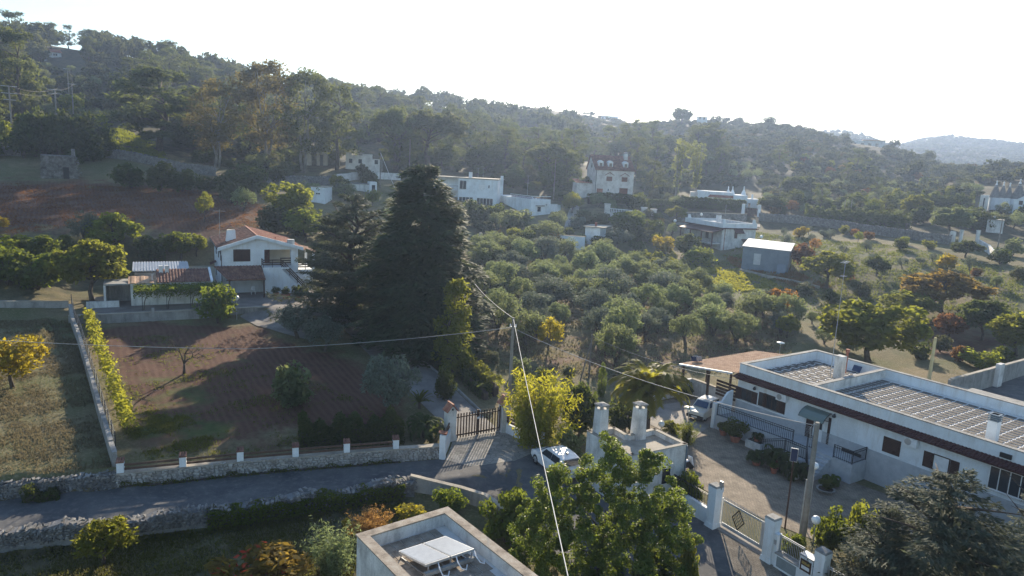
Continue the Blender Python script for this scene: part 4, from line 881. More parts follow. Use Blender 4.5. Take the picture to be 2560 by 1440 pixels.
def scatter(px0, px1, d0, d1, sp, fn):
    a0, a1 = az_of(px0), az_of(px1); n = int(0.5 * (d1 * d1 - d0 * d0) * (a1 - a0) / (sp * sp))
    for _ in range(n):
        r = math.sqrt(random.uniform(d0 * d0, d1 * d1)); a = random.uniform(a0, a1); x, y = r * math.sin(a), r * math.cos(a); z = hz(x, y); s = proj((x, y, z))
        if any(in_px(s[0], s[1], k) or in_px(s[0], s[1] - 8, k) for k in KEEP): continue
        cand.append((r, x, y, z, s, fn))
def ch(*a): return random.choices([q[0] for q in a], [q[1] for q in a])[0]
f_pine = lambda s, r: ch((('pine', 'pine', (9, 14), .72), 6), (('pine', 'pine_bright', (9, 14), .75), 2), (('umbrella', 'pine_bright', (9, 12), 1.0), 1.6), (('broad', 'dark', (6, 9), .95), 3), (('cypress', 'dark', (8, 12), .3), .5), (('broad', 'scrub', (5, 8), 1), 1.5))
f_scrub = lambda s, r: ch((('bushy', 'scrub', (2.6, 5.0), 1.15), 5), (('olive', 'olive', (3, 4.6), 1.2), 3), (('bushy', 'dark', (3, 5.5), 1.1), 3), (('bushy', 'ochre', (2, 3.6), 1.1), .7), (('broad', 'yellowgreen', (3.5, 5.5), 1), .6), (('bushy', 'olive_grey', (2.5, 4), 1.1), 1))
f_under = lambda s, r: ch((('bushy', 'dark', (2.2, 4.2), 1.3), 4), (('bushy', 'scrub', (2, 3.6), 1.3), 3), (('bushy', 'olive', (2, 3.4), 1.3), 1))
f_right = lambda s, r: ch((('bushy', 'scrub', (2.4, 4.6), 1.2), 5), (('bushy', 'dark', (3, 6.0), 1.1), 3.5), (('olive', 'olive', (3, 4.4), 1.2), 3), (('bushy', 'ochre', (2.4, 4), 1.1), 1.5), (('broad', 'rust', (3, 4.6), 1), .25), (('broad', 'yellowgreen', (3.4, 5.4), 1), .6), (('pine', 'pine', (7, 11), .7), .35))
scatter(-420, 60, 172, 400, 8.5, f_pine)
scatter(60, 330, 190, 325, 6.4, f_scrub); scatter(60, 330, 300, 400, 6.8, f_pine)
scatter(330, 450, 205, 370, 7.6, f_pine); scatter(450, 760, 172, 370, 7.8, f_pine); scatter(760, 980, 192, 380, 7.8, f_pine)
scatter(980, 1440, 182, 410, 8.0, f_pine); scatter(1440, 1660, 196, 300, 8.0, f_pine); scatter(1440, 1660, 300, 560, 8.5, f_scrub)
scatter(1660, 1800, 250, 300, 8.0, f_pine); scatter(1660, 1910, 222, 480, 6.6, f_right); scatter(1900, 2900, 190, 480, 5.6, f_right)
scatter(1420, 1700, 132, 190, 6.5, f_scrub); scatter(1130, 1420, 128, 158, 6.0, f_scrub); scatter(1700, 1900, 196, 225, 6.0, f_right); scatter(560, 1000, 110, 168, 7.5, f_scrub); scatter(-300, 240, 152, 200, 5.5, f_under); scatter(430, 760, 163, 205, 5.5, f_under); scatter(760, 1100, 190, 230, 6, f_under); scatter(1000, 1440, 172, 230, 6.5, f_under); scatter(1440, 1700, 196, 260, 6.5, f_under)
cand.sort(key=lambda c: c[0])
GRP = {'pine': ('aleppo_pine', 'pine', 'hillside pines'), 'umbrella': ('stone_pine', 'umbrella pine', 'hillside umbrella pines'), 'broad': ('hill_tree', 'round leafy tree', 'hillside leafy trees'), 'cypress': ('cypress_tree', 'slender cypress', 'hillside cypresses'), 'bushy': ('hill_bush', 'bushy tree', 'hillside bushes'), 'olive': ('hill_olive', 'olive tree', 'hillside olives')}
COLN = {'pine': 'dark', 'pine_bright': 'bright green', 'dark': 'blackish', 'scrub': 'dull green', 'olive': 'grey-green', 'olive_grey': 'silvery', 'rust': 'rust-brown', 'ochre': 'ochre', 'orange': 'orange', 'yellowgreen': 'yellowish'}
BANDS = [(30, 'beyond the left edge pole'), (110, 'at the left edge'), (190, 'above the stone hut'), (260, 'right of the upper power poles'), (340, 'above the grassy slope'), (460, 'around the huge dark pine'), (580, 'behind the pale forked eucalyptus'), (700, 'behind the tallest eucalyptus'), (840, 'above the arched ruin'), (980, 'above the roofless ruin'), (1100, 'above the top of the fir'), (1200, 'behind the two-storey white house'), (1320, 'above the white wing'), (1430, 'beside the neat umbrella pine'), (1520, 'left of the stone house roof'), (1620, 'right of the stone house'), (1700, 'left of the poplars'), (1800, 'right of the poplars'), (1900, 'above the low arched house'), (2010, 'around the big dark oak'), (2110, 'above the stone wall'), (2220, 'below the ridge house'), (2330, 'above the cypress hedge'), (2450, 'left of the trulli'), (2530, 'above the trulli'), (9999, 'beyond the right edge')]
def hill_label(kind, leaf, r, px): return '%s %s %s %s' % (COLN.get(leaf, 'green'), GRP[kind][1], 'at the hill foot' if r < 190 else 'low on the hill' if r < 235 else 'half way up the hill' if r < 285 else 'high on the hill' if r < 340 else 'near the skyline', next(b for a, b in BANDS if px < a))
cnt = {}; rest = []
LIM = {'pine': 210, 'umbrella': 60, 'broad': 150, 'cypress': 30, 'bushy': 230, 'olive': 110}
for r, x, y, z, s, fn in cand:
    kind, leaf, hr, wr = fn(s, r); h = random.uniform(*hr); wd = h * wr * random.uniform(.9, 1.2)
    if r > 330: h *= .9
    if not occ_ok((x, y, z), h, wd, .62 if kind in ('pine', 'umbrella') else .3): continue
    if cnt.get(kind, 0) < LIM[kind]:
        cnt[kind] = cnt.get(kind, 0) + 1; n_, l_, g_ = GRP[kind]
        tree(n_, hill_label(kind, leaf, r, s[0]), (x, y, z - .2), kind, h, wd, leaf, group=g_, dens=.7 if kind in ('pine', 'umbrella') else (.55 if kind != 'bushy' else 1.0))
    else: rest.append((x, y, z, h, wd, leaf))
# the rest of the wood and the far hills: one mass each
def massmat(name, cols, tcol):
    m, t = _nt(name); isl = N(t, "ShaderNodeNewGeometry").outputs['Random Per Island']; a = N(t, "ShaderNodeAttribute"); a.attribute_name = 'tone'
    c = ramp(t, a.outputs['Fac'], cols, 0.0, 1.0); h = N(t, "ShaderNodeHueSaturation"); t.links.new(c, h.inputs['Color'])
    mv = N(t, "ShaderNodeMapRange"); mv.inputs[3].default_value = .65; mv.inputs[4].default_value = 1.35; t.links.new(isl, mv.inputs[0]); t.links.new(mv.outputs[0], h.inputs['Value'])
    b = N(t, "ShaderNodeBsdfDiffuse"); t.links.new(h.outputs[0], b.inputs[0]); tr = N(t, "ShaderNodeBsdfTranslucent"); tr.inputs[0].default_value = (*tcol, 1)
    mx = N(t, "ShaderNodeMixShader"); mx.inputs[0].default_value = .3; t.links.new(b.outputs[0], mx.inputs[1]); t.links.new(tr.outputs[0], mx.inputs[2])
    o = N(t, "ShaderNodeOutputMaterial"); t.links.new(mx.outputs[0], o.inputs[0]); return m
def mass(name, label, items, kind, mat_, cat, dens=1.0):
    base = [crown_mesh(kind, 50 + k, dens) for k in range(5)]; Hc = 6.0 if kind == 'farcrown' else 5.2; Vs = []; Fs = []; Ts = []; o = 0
    for (x, y, z, h, wd, tone) in items:
        V, F = base[random.randrange(5)]; a = random.uniform(0, 6.28); c, s_ = math.cos(a), math.sin(a); k = wd / 6.0
        P = np.stack([(V[:, 0] * c - V[:, 1] * s_) * k + x, (V[:, 0] * s_ + V[:, 1] * c) * k + y, V[:, 2] * h / Hc + z - .5], -1)
        Vs.append(P); Fs.append(F + o); Ts.append(np.full(len(V), tone)); o += len(V)
    me = raw_mesh(name, np.concatenate(Vs), np.concatenate(Fs), mat_); at_ = me.attributes.new('tone', 'FLOAT', 'POINT'); at_.data.foreach_set('value', np.concatenate(Ts).astype(np.float32))
    ob = bpy.data.objects.new(name, me); C.objects.link(ob); tag(ob, label, cat, kind='stuff')
TONE = {'pine': .1, 'pine_bright': .25, 'dark': .0, 'scrub': .5, 'olive': .6, 'olive_grey': .65, 'rust': .95, 'ochre': .85, 'orange': 1.0, 'yellowgreen': .8}
MM = massmat('wood_leaves', [(0.034, 0.046, 0.022), (0.060, 0.072, 0.030), (0.085, 0.092, 0.045), (0.12, 0.115, 0.05), (0.17, 0.095, 0.04)], (0.14, 0.15, 0.05))
if rest: mass('hillside_wood', 'scattered wood and scrub on the upper hillside', [(x, y, z, h, wd, min(1, max(0, TONE.get(l, .4) + random.uniform(-.12, .12)))) for x, y, z, h, wd, l in rest], 'farcrown', MM, 'wood')
un = []
for px0, px1, d0, d1, sp in ((-420, 230, 158, 345, 4.6), (230, 450, 200, 345, 4.6), (450, 760, 166, 345, 4.4), (760, 1000, 188, 345, 4.6), (1000, 1440, 176, 380, 4.6), (1230, 1440, 168, 180, 4), (1440, 1700, 182, 420, 4.6), (1700, 2900, 200, 470, 5.2)):
    a0, a1 = az_of(px0), az_of(px1)
    for _ in range(int(.5 * (d1 * d1 - d0 * d0) * (a1 - a0) / sp / sp)):
        r = math.sqrt(random.uniform(d0 * d0, d1 * d1)); a = random.uniform(a0, a1); x, y = r * math.sin(a), r * math.cos(a); z = hz(x, y); s = proj((x, y, z))
        if not (-60 < s[0] < 2620) or any(in_px(s[0], s[1], k) or in_px(s[0], s[1] - 8, k) for k in KEEP): continue
        h = random.uniform(1.5, 3.6); un.append((x, y, z - .2, h, h * random.uniform(1.3, 1.9), random.choice([.0, .1, .2, .4, .5, .6, .75])))
mass('undergrowth', 'low scrub covering the ground between the hillside trees', un, 'speck', MM, 'undergrowth')
fi = []
for _ in range(9000):
    r = math.sqrt(random.uniform(560 ** 2, 1500 ** 2)); a = random.uniform(az_of(1820), az_of(2900)); x, y = r * math.sin(a), r * math.cos(a); fi.append((r, x, y))
fi.sort(); fr_ = []
for r, x, y in fi:
    h = random.uniform(3, 6); z = hz(x, y)
    if occ_ok((x, y, z), h * .6, h * 1.3): fr_.append((x, y, z, h, h * random.uniform(1.1, 1.5), random.uniform(0, .5)))
mass('far_forest', 'wood covering the far blue hills on the right', fr_, 'speck', MM, 'forest')
print('UNDER', len(un)); print('TREES grove', ng, 'field', nf, 'hill', cnt, 'rest', len(rest), 'far', len(fr_))
# ------------------------------------------------------------------ stone walls
import bmesh
def rock_mesh(seed, m):
    rng = np.random.default_rng(seed); bm = bmesh.new()
    for _ in range(11):
        v = rng.uniform(-1, 1, 3); v = np.sign(v) * np.abs(v) ** 0.45; v *= rng.uniform(.8, 1, 3) * 0.5; bm.verts.new(v)
    bmesh.ops.convex_hull(bm, input=bm.verts)
    bmesh.ops.delete(bm, geom=[v for v in bm.verts if not v.link_faces], context='VERTS')
    me = bpy.data.meshes.new('stone'); bm.to_mesh(me); bm.free(); me.materials.append(m); return me
ROCKS = [rock_mesh(k, X['stone']) for k in range(10)]
ROCKP = [rock_mesh(k + 40, X['stone_pale']) for k in range(10)]
def rock_arrays(me):
    V = np.empty(len(me.vertices) * 3, np.float32); me.vertices.foreach_get('co', V); F = [tuple(p.vertices) for p in me.polygons]; return V.reshape(-1, 3), F
RA = {id(m): rock_arrays(m) for m in ROCKS + ROCKP}
def path_pts(pts, step):
    P = [Vector((p[0], p[1])) for p in pts]; out = []
    for a, b in zip(P, P[1:]):
        n = max(1, int((b - a).length / step))
        for k in range(n): out.append((a.lerp(b, k / n), (b - a).normalized()))
    out.append((P[-1], (P[-1] - P[-2]).normalized())); return out
def stone_wall(name, label, pts, h, th, sz, rocks, core, rough=1.0, limit=300, zf=None, cap=None, topstones=True, hfun=None, seed=1, batter=0.0):
    "wall along pts (running so that its seen face is on the right-hand side)"
    zf = zf or (lambda x, y: hz(x, y)); rng = random.Random(seed)
    p0 = pts[0]; t = thing(name, label, 'wall', (p0[0], p0[1], 0)); mb = MB(); o = Vector((p0[0], p0[1], 0))
    q = path_pts(pts, 0.8); ring = []
    hf = hfun or (lambda s: h)
    s = 0; prev = None; S = []
    for p, d in q:
        if prev is not None: s += (p - prev).length
        prev = p; S.append(s); n = Vector((d.y, -d.x)); z0 = zf(p.x, p.y); hh = hf(s)
        ring.append([Vector((*(p + n * (th / 2 - .05 + batter)), z0 - .4)) - o, Vector((*(p - n * (th / 2 - .05 + batter)), z0 - .4)) - o, Vector((*(p - n * (th / 2 - .05)), z0 + hh - .04)) - o, Vector((*(p + n * (th / 2 - .05)), z0 + hh - .04)) - o])
    for a, b in zip(ring, ring[1:]): mb.hexa(a, b)
    mb.build('core', core, t)
    st = []
    for (p, d), (p2, _), sa in zip(q, q[1:], S):
        L = (p2 - p).length; n = Vector((d.y, -d.x)); ang = math.atan2(d.y, d.x)
        z = 0.0; hh = hf(sa); row = 0
        while z < hh - sz * .25:
            rh = sz * rng.uniform(.6, 1.0); x = -rng.random() * sz * .5
            while x < L:
                w_ = sz * rng.uniform(.8, 1.9); c = p + d * (x + w_ / 2); zz = zf(c.x, c.y)
                off = th / 2 - .03 + rng.uniform(-.035, .035) * rough + batter * (1 - z / max(hh, .1))
                st.append((c + n * off, zz + z + rh / 2, ang, w_ * 1.04, rng.uniform(.2, .3) * (.8 + .4 * rough), rh * 1.06, rng.uniform(-.15, .15) * rough)); x += w_
            z += rh * .97
        if topstones:
            x = 0
            while x < L:
                w_ = sz * rng.uniform(.9, 1.7); c = p + d * (x + w_ / 2); st.append((c + n * rng.uniform(-.12, .12) * th, zf(c.x, c.y) + hh + rng.uniform(-.02, .1) * rough, ang + rng.uniform(-.4, .4), w_, th * rng.uniform(.6, 1.0), sz * rng.uniform(.6, 1.0), rng.uniform(-.3, .3) * rough)); x += w_ * .95
    def vis(e):
        s_ = proj((e[0].x, e[0].y, e[1])); inside = -10 < s_[0] < 2570 and 0 < s_[1] < 1450; dist = math.hypot(e[0].x, e[0].y)
        return (0 if inside else 1, dist - 25 * e[3])
    st.sort(key=vis); Vs = []; Fs = []
    for k, (c, z, ang, a, b, cc, tilt) in enumerate(st):
        me = rocks[rng.randrange(len(rocks))]; pos = Vector((c.x, c.y, z)) - o; R = Matrix.Rotation(ang, 3, 'Z') @ Matrix.Rotation(tilt, 3, 'Y')
        fl = rng.choice([0, math.pi])
        R = R @ Matrix.Rotation(fl, 3, 'X')
        if k < limit and vis((c, z, ang, a))[0] == 0:
            ob = inst('stone', me, t, pos, R.to_euler(), (a, b, cc))
        else:
            V, F = RA[id(me)]; Rn = np.array(R); P = (V * np.array([a, b, cc])) @ Rn.T + np.array(pos); base = sum(len(v) for v in Vs[-1:]) if False else None
            Vs.append(P); Fs.append(F)
    if Vs:
        off = 0; vv = []; ff = []
        for P, F in zip(Vs, Fs):
            vv += [tuple(x) for x in P]; ff += [tuple(i + off for i in f) for f in F]; off += len(P)
        m2 = MB(); m2.v = vv; m2.f = ff; tag(m2.build('stones', rocks[0].materials[0], t), kind='stuff')
    return t
off_n = lambda L, k: [Vector(p) + Vector((-(Vector(L[min(i + 1, len(L) - 1)]) - Vector(L[max(i - 1, 0)])).normalized().y, (Vector(L[min(i + 1, len(L) - 1)]) - Vector(L[max(i - 1, 0)])).normalized().x)) * k for i, p in enumerate(L)]
zroad = lambda x, y: 0.0
WL = off_n(g0([(-300, 1280), (0, 1252), (150, 1238), (290, 1222)]), 0.3)
stone_wall('dry_stone_wall', 'loose grey dry stone wall below the dry field, left of the white posts', WL, 0.92, 0.55, 0.17, ROCKS, X['chianca'], 1.1, 300, zroad, seed=2)
WM = off_n(g0([(290, 1222), (600, 1190), (900, 1163), (1104, 1147)]), 0.25)
wm = stone_wall('mortared_stone_wall', 'grey mortared rubble wall along the road carrying white posts', WM, 0.88, 0.45, 0.19, ROCKP, X['mortar'], .35, 300, zroad, topstones=False, seed=3)
mb = MB(); o = Vector((WM[0][0], WM[0][1], 0)); qq = path_pts(WM, 1.0)
for (a, d), (b, _) in zip(qq, qq[1:]):
    n = Vector((d.y, -d.x)); f = lambda p, k, z: Vector((*(p + n * k), z)) - o
    mb.hexa([f(a, .27, .86), f(b, .27, .86), f(b, -.25, .86), f(a, -.25, .86)], [f(a, .27, .93), f(b, .27, .93), f(b, -.25, .93), f(a, -.25, .93)])
mb.build('coping', X['cement'], wm)
WSd = off_n(g0([(-300, 1392), (0, 1358), (300, 1330), (480, 1304), (700, 1272), (860, 1248), (1000, 1226), (1036, 1222)]), 0.25)
stone_wall('field_stone_wall', 'tumbled dry stone wall on the near side of the road', WSd, 1.0, 0.7, 0.17, ROCKS, X['chianca'], 1.3, 300, lambda x, y: hz(x, y) if True else 0, seed=4, hfun=lambda s: .78 + .12 * math.sin(s * 1.1) + .08 * math.sin(s * 2.7))
# rendered wall that continues it round the bend
def wall_strip(name, label, pts, h, th, m, zf=hz, capm=None, cat='wall', caph=0.06, capover=0.04, seg=1.2):
    t = thing(name, label, cat, (pts[0][0], pts[0][1], 0)); o = Vector((pts[0][0], pts[0][1], 0)); mb = MB(); mc = MB(); q = path_pts(pts, seg)
    hh = h if callable(h) else (lambda s: h); s = 0
    for (a, d), (b, d2) in zip(q, q[1:]):
        n = Vector((d.y, -d.x)); n2 = Vector((d2.y, -d2.x)); za, zb = zf(a.x, a.y), zf(b.x, b.y); L = (b - a).length
        def f(p, nn, k, z): return Vector((*(p + nn * k), z)) - o
        ha, hb = hh(s), hh(s + L); s += L
        mb.hexa([f(a, n, th / 2, za - .6), f(b, n2, th / 2, zb - .6), f(b, n2, -th / 2, zb - .6), f(a, n, -th / 2, za - .6)], [f(a, n, th / 2, za + ha), f(b, n2, th / 2, zb + hb), f(b, n2, -th / 2, zb + hb), f(a, n, -th / 2, za + ha)])
        if capm:
            k = th / 2 + capover; mc.hexa([f(a, n, k, za + ha + .003), f(b, n2, k, zb + hb + .003), f(b, n2, -k, zb + hb + .003), f(a, n, -k, za + ha + .003)], [f(a, n, k, za + ha + caph), f(b, n2, k, zb + hb + caph), f(b, n2, -k, zb + hb + caph), f(a, n, -k, za + ha + caph)])
    mb.build('wall', m, t)
    if capm: mc.build('coping', capm, t)
    return t
wall_strip('rendered_wall', 'low curved cement wall where the road bends', g0([(1026, 1216), (1080, 1217), (1150, 1230), (1215, 1250), (1262, 1285), (1300, 1330)]), 0.85, 0.25, X['concrete'], capm=X['cement'])
# white posts with tile caps and the timber rails between them
def tile_cap(mb, w_, l_, n=3, z=0.0, r=None):
    r = r or w_ / n * .55
    for k in range(n):
        x = -w_ / 2 + w_ * (k + .5) / n; pts = [(r * math.cos(a), r * math.sin(a)) for a in np.linspace(0, math.pi, 6)] + [(-r * .75, -.015), (r * .75, -.015)]
        vs = [(x + p[0], -l_ / 2, z + p[1] - .05) for p in pts] + [(x + p[0] * .85, l_ / 2, z + p[1] + .07) for p in pts]; m_ = len(pts)
        mb.add(vs, [tuple(range(m_ - 1, -1, -1)), tuple(range(m_, 2 * m_))] + [(i, (i + 1) % m_, m_ + (i + 1) % m_, m_ + i) for i in range(m_)])
PX_P = [302, 457, 601, 738, 867, 990]
wq = resample(WM, 400); wpx = np.array([proj((x, y, .93))[0] for x, y in wq]); posts = []
for i, px in enumerate(PX_P):
    k = int(np.argmin(abs(wpx - px))); x, y = wq[k]; d = wq[min(k + 1, 399)] - wq[max(k - 1, 0)]; a = math.atan2(d[1], d[0]); posts.append((x, y, a))
    places = ['nearest the loose dry stone wall', 'second from the dry stone wall', 'third from the dry stone wall', 'fourth from the dry stone wall', 'half hidden by the hedge', 'next to the brown gate end post']
    t = thing('wall_post', 'short white post on the road wall, ' + places[i], 'post', (x, y, .933), a, 'white posts on the road wall')
    MB().box(-.19, .19, -.19, .19, 0, .62).build('shaft', X['white'], t)
    mc = MB(); tile_cap(mc, .44, .46, 3, .69); mc.build('tile_cap', X['terra_dark'], t)
for i, ((x, y, a), (x2, y2, a2)) in enumerate(zip(posts, posts[1:])):
    nm = ['first', 'second', 'third', 'fourth', 'fifth'][i]
    t = thing('timber_rail_fence', 'pair of dark timber rails between white posts, %s span from the left' % nm, 'fence', (x, y, .933), 0, 'timber rails on the road wall')
    v = Vector((x2 - x, y2 - y, 0)); u_ = v.normalized() * .2
    for z in (.16, .42): MB().bar(u_ + Vector((0, 0, z)), v - u_ + Vector((0, 0, z)), .07, .13).build('rail', X['rail_wood'], t)
# hedge on the wall, ivy on the near wall
def hedge(name, label, pts, h, th, leaf, n, size=.09, zf=hz, cat='hedge', lumps=.15, seed=1):
    rng = np.random.default_rng(seed); A = resample(pts, 200); i = rng.integers(0, 199, n); f = rng.random(n)[:, None]; P = A[i] * (1 - f) + A[i + 1] * f
    d = A[i + 1] - A[i]; d = d / np.linalg.norm(d, axis=1, keepdims=True); nn = np.stack([d[:, 1], -d[:, 0]], 1)
    s = np.cumsum(np.linalg.norm(np.diff(A, axis=0), axis=1))[np.minimum(i, 198)]
    lump = 1 + lumps * np.sin(s * 2.1 + 1) + lumps * np.sin(s * 5.3)
    face = rng.random(n); u_ = rng.uniform(-1, 1, n); v_ = rng.random(n)
    top = face < .38; off = np.where(top, u_ * th / 2, np.sign(u_) * th / 2 * rng.uniform(.75, 1.05, n)); zz = np.where(top, h * lump * rng.uniform(.88, 1.05, n), v_ * h * lump)
    base = np.array([zf(*p) for p in A]); zb = base[i]
    pos = np.concatenate([P + nn * off[:, None], (zb + zz)[:, None]], 1); pos[:, :2] += rng.normal(0, .05, (n, 2))
    nor = np.where(top[:, None], np.array([[0, 0, 1.]]), np.concatenate([nn * np.sign(u_)[:, None], np.full((n, 1), .3)], 1)) + rng.normal(0, .5, (n, 3))
    o = np.array([A[0][0], A[0][1], base[0]]); V, F = leaves(pos - o, nor, size, .5, rng)
    t = thing(name, label, cat, o); inst('foliage', raw_mesh('hedge_leaves', V, F, LM[leaf]), t)
    mb = MB(); q = path_pts(pts, 1.0)
    for (a, dd), (b, _) in zip(q, q[1:]):
        nv = Vector((dd.y, -dd.x)); k = th * .22; za = zf(a.x, a.y); zb_ = zf(b.x, b.y); g = lambda p, kk, z: Vector((*(p + nv * kk), z)) - Vector(o)
        mb.hexa([g(a, k, za), g(b, k, zb_), g(b, -k, zb_), g(a, -k, za)], [g(a, k, za + h * .6), g(b, k, zb_ + h * .6), g(b, -k, zb_ + h * .6), g(a, -k, za + h * .6)])
    mb.build('stems', X['bark'], t); return t
hedge('ivy_hedge', 'dark green bushy hedge hanging over the road wall near the gate', [Vector(p) + Vector((.1, .75)) for p in off_n(g0([(735, 1150), (860, 1140), (1000, 1128)]), .4)], 1.7, 1.3, 'dark', 11000, .10, lambda x, y: .35, lumps=.2, seed=5)
hedge('ivy_growth', 'green ivy smothering the right half of the near stone wall', [Vector(p) + Vector((0, -.1)) for p in off_n(g0([(520, 1300), (620, 1285), (760, 1263), (880, 1246), (1010, 1226)]), .2)], 0.85, 1.0, 'green', 8000, .08, hz, 'ivy', .07, seed=6)
hedge('weed_strip', 'dark weeds at the foot of the loose dry stone wall', off_n(g0([(60, 1252), (100, 1250), (150, 1244)]), -.1), .55, .6, 'dark', 900, .08, hz, 'weeds', .4, seed=7)
hedge('verge_weeds', 'thin weeds along the foot of the mortared wall', off_n(g0([(300, 1222), (520, 1199), (760, 1176), (1000, 1156)]), -.06), .16, .22, 'green', 2600, .05, hz, 'weeds', .6, seed=10)
hedge('driveway_hedge', 'yellow-green hedge along the driveway behind the gate', [W(*p).xy for p in [(1240, 992), (1212, 968), (1185, 945), (1160, 922)]], 1.5, 1.1, 'yellowgreen', 6000, .10, lumps=.08, seed=8)
hedge('driveway_hedge', 'dark clipped hedge strip between driveway and grove', [W(*p).xy for p in [(1215, 1000), (1175, 965), (1135, 930), (1090, 895)]], 1.0, 1.0, 'dark', 5000, .10, seed=9)

# ------------------------------------------------------------------ field boundary with wire fence
BW = [W(176, 782).xy, W(205, 880).xy, W(235, 985).xy, W(262, 1080).xy, W(288, 1168).xy]
bw = thing('boundary_wall', 'narrow block wall with wire fence between dry field and vine garden', 'wall', (BW[0].x, BW[0].y, 0)); o = Vector((BW[0].x, BW[0].y, 0)); q = path_pts(BW, .9)
bm_ = None
for k, ((a, d), (b, _)) in enumerate(zip(q, q[1:])):
    n = Vector((d.y, -d.x)); z0, z1 = hz(a.x, a.y), hz(b.x, b.y); L = (b - a).length; jz = random.uniform(-.03, .03); g = lambda p, kk, z: Vector((*(p + n * kk), z)) - o; b2 = a.lerp(b, .985)
    MB().hexa([g(a, .14, z0 - .4), g(b2, .14, z1 - .4), g(b2, -.14, z1 - .4), g(a, -.14, z0 - .4)], [g(a, .14, z0 + .95 + jz), g(b2, .14, z1 + .95 + jz), g(b2, -.14, z1 + .95 + jz), g(a, -.14, z0 + .95 + jz)]).build('block', X['concrete'], bw)
mp, mw = MB(), MB()
for k, (a, d) in enumerate(q):
    if k % 2 == 0:
        n = Vector((d.y, -d.x)); c = a + n * -.16; z = hz(a.x, a.y); MB().bar(Vector((c.x, c.y, z)) - o, Vector((c.x, c.y, z + 1.9)) - o, .045).build('fence_post', X['iron'], bw)
for zz in (1.1, 1.3, 1.5, 1.7, 1.85):
    for (a, d), (b, _) in zip(q[::2], q[2::2]):
        n = Vector((d.y, -d.x)) * -.16; mw.bar(Vector((*(a + n), hz(a.x, a.y) + zz)) - o, Vector((*(b + n), hz(b.x, b.y) + zz)) - o, .008)
mw.build('wire', X['galv'], bw)
wall_strip('terrace_wall', 'long low concrete kerb wall at the back of the dry field', [W(-200, 768).xy, W(0, 768).xy, W(90, 768).xy, W(172, 768).xy], .6, .4, X['concrete'], capm=X['cement'])
# vine row along the fence
def vine_row():
    rng = np.random.default_rng(9); pts = [W(*p).xy for p in [(222, 812), (240, 870), (262, 930), (285, 990), (305, 1050), (330, 1110)]]; A = resample(pts, 120)
    t = thing('vine_row', 'bright yellow-green vine row beside the wire fence', 'vine', (A[0][0], A[0][1], hz(*A[0]))); o = np.array([A[0][0], A[0][1], hz(*A[0])]); Ps = []
    for k in range(0, 119):
        dn = 1.0 + .7 * math.sin(k * .31) + .5 * math.sin(k * .83 + 1)
        n = int(max(8, 34 * dn)); b = np.array([A[k][0], A[k][1], hz(*A[k])]); Ps.append(b + np.stack([rng.normal(0, .24, n), rng.normal(0, .24, n), rng.uniform(.75, 1.75, n)], 1))
    P = np.concatenate(Ps) - o; V, F = leaves(P, rng.normal(size=(len(P), 3)) + [0, 0, .6], .10, .75, rng); inst('foliage', raw_mesh('vine_leaves', V, F, LM['vine']), t)
    for k in range(2, 119, 9):
        m_ = MB(); b = Vector((A[k][0], A[k][1], hz(*A[k]))) - Vector(o); m_.tube([b - Vector((0, 0, .2)), b + Vector((.05, .03, .5)), b + Vector((-.03, .05, 1.1))], [.045, .035, .02], 5); m_.build('stem', X['bark'], t)
vine_row()

# ------------------------------------------------------------------ brown gate with tiled pillars
def pillar(label, p, rz, w_, h, group):
    t = thing('gate_pillar', label, 'pillar', p, rz, group); a = w_ / 2
    MB().box(-a - .05, a + .05, -a - .05, a + .05, -.3, .35).build('plinth', X['white_old'], t)
    MB().box(-a, a, -a, a, .35, h).build('shaft', X['white_old'], t)
    MB().extr([(-a, h + .003), (a, h + .003), (0, h + .42)], 'y', -a, a).build('gable', X['white_old'], t)
    rf = MB()
    for s in (-1, 1):
        for j in range(5):
            y0 = -a - .1 + (w_ + .2) * j / 5; y1 = y0 + (w_ + .2) / 5 * .94; x1 = s * (a + .12); z1 = h - .06; x0 = 0; z0 = h + .46
            rf.hexa([(x0, y0, z0), (x1, y0, z1), (x1, y1, z1), (x0, y1, z0)], [(x0, y0, z0 + .07), (x1, y0, z1 + .07), (x1, y1, z1 + .07), (x0, y1, z0 + .07)])
    rf.bar((0, -a - .12, h + .52), (0, a + .12, h + .52), .14, .08); rf.build('tile_roof', X['terracotta'], t)
    MB().box(-.07, .07, -a - .012, -a - .002, h + .06, h + .2).build('vent_plate', X['iron'], t); return t
PL = W(1124, 1099); PR = W(1259, 1078)
gv = (PR - PL); ga = math.atan2(gv.y, gv.x)
pillar('white gate pillar with red tiled gable, left of the brown gate', PL, ga, .66, 2.25, 'tiled gate pillars'); pillar('white gate pillar with red tiled gable, right of the brown gate', PR, ga, .66, 2.25, 'tiled gate pillars')
gz = (PL.z + PR.z) / 2; gl = gv.xy.length - .72; mid = (PL + PR) / 2
gt = thing('driveway_gate', 'brown double-leaf picket gate between tiled pillars', 'gate', (mid.x, mid.y, gz), ga)
for s in (-1, 1):
    lf = MB(); x0, x1 = (.02, gl / 2) if s > 0 else (-gl / 2, -.02)
    for z in (.28, 1.62): lf.box(x0, x1, -.03, .03, z, z + .09)
    lf.box(x0, x0 + .09, -.035, .035, .06, 2.0); lf.box(x1 - .09, x1, -.035, .035, .06, 2.0); lo = lf.build('leaf_frame', X['wood'], gt)
    n = 7
    for k in range(n):
        x = x0 + .13 + (x1 - x0 - .26) * (k + .5) / n; MB().box(x - .046, x + .046, -.055, -.031, .08, 1.95).build('picket', X['wood'], lo)
MB().box(-.10, .10, -.07, -.058, 1.30, 1.46).build('notice', X['pvc'], gt)
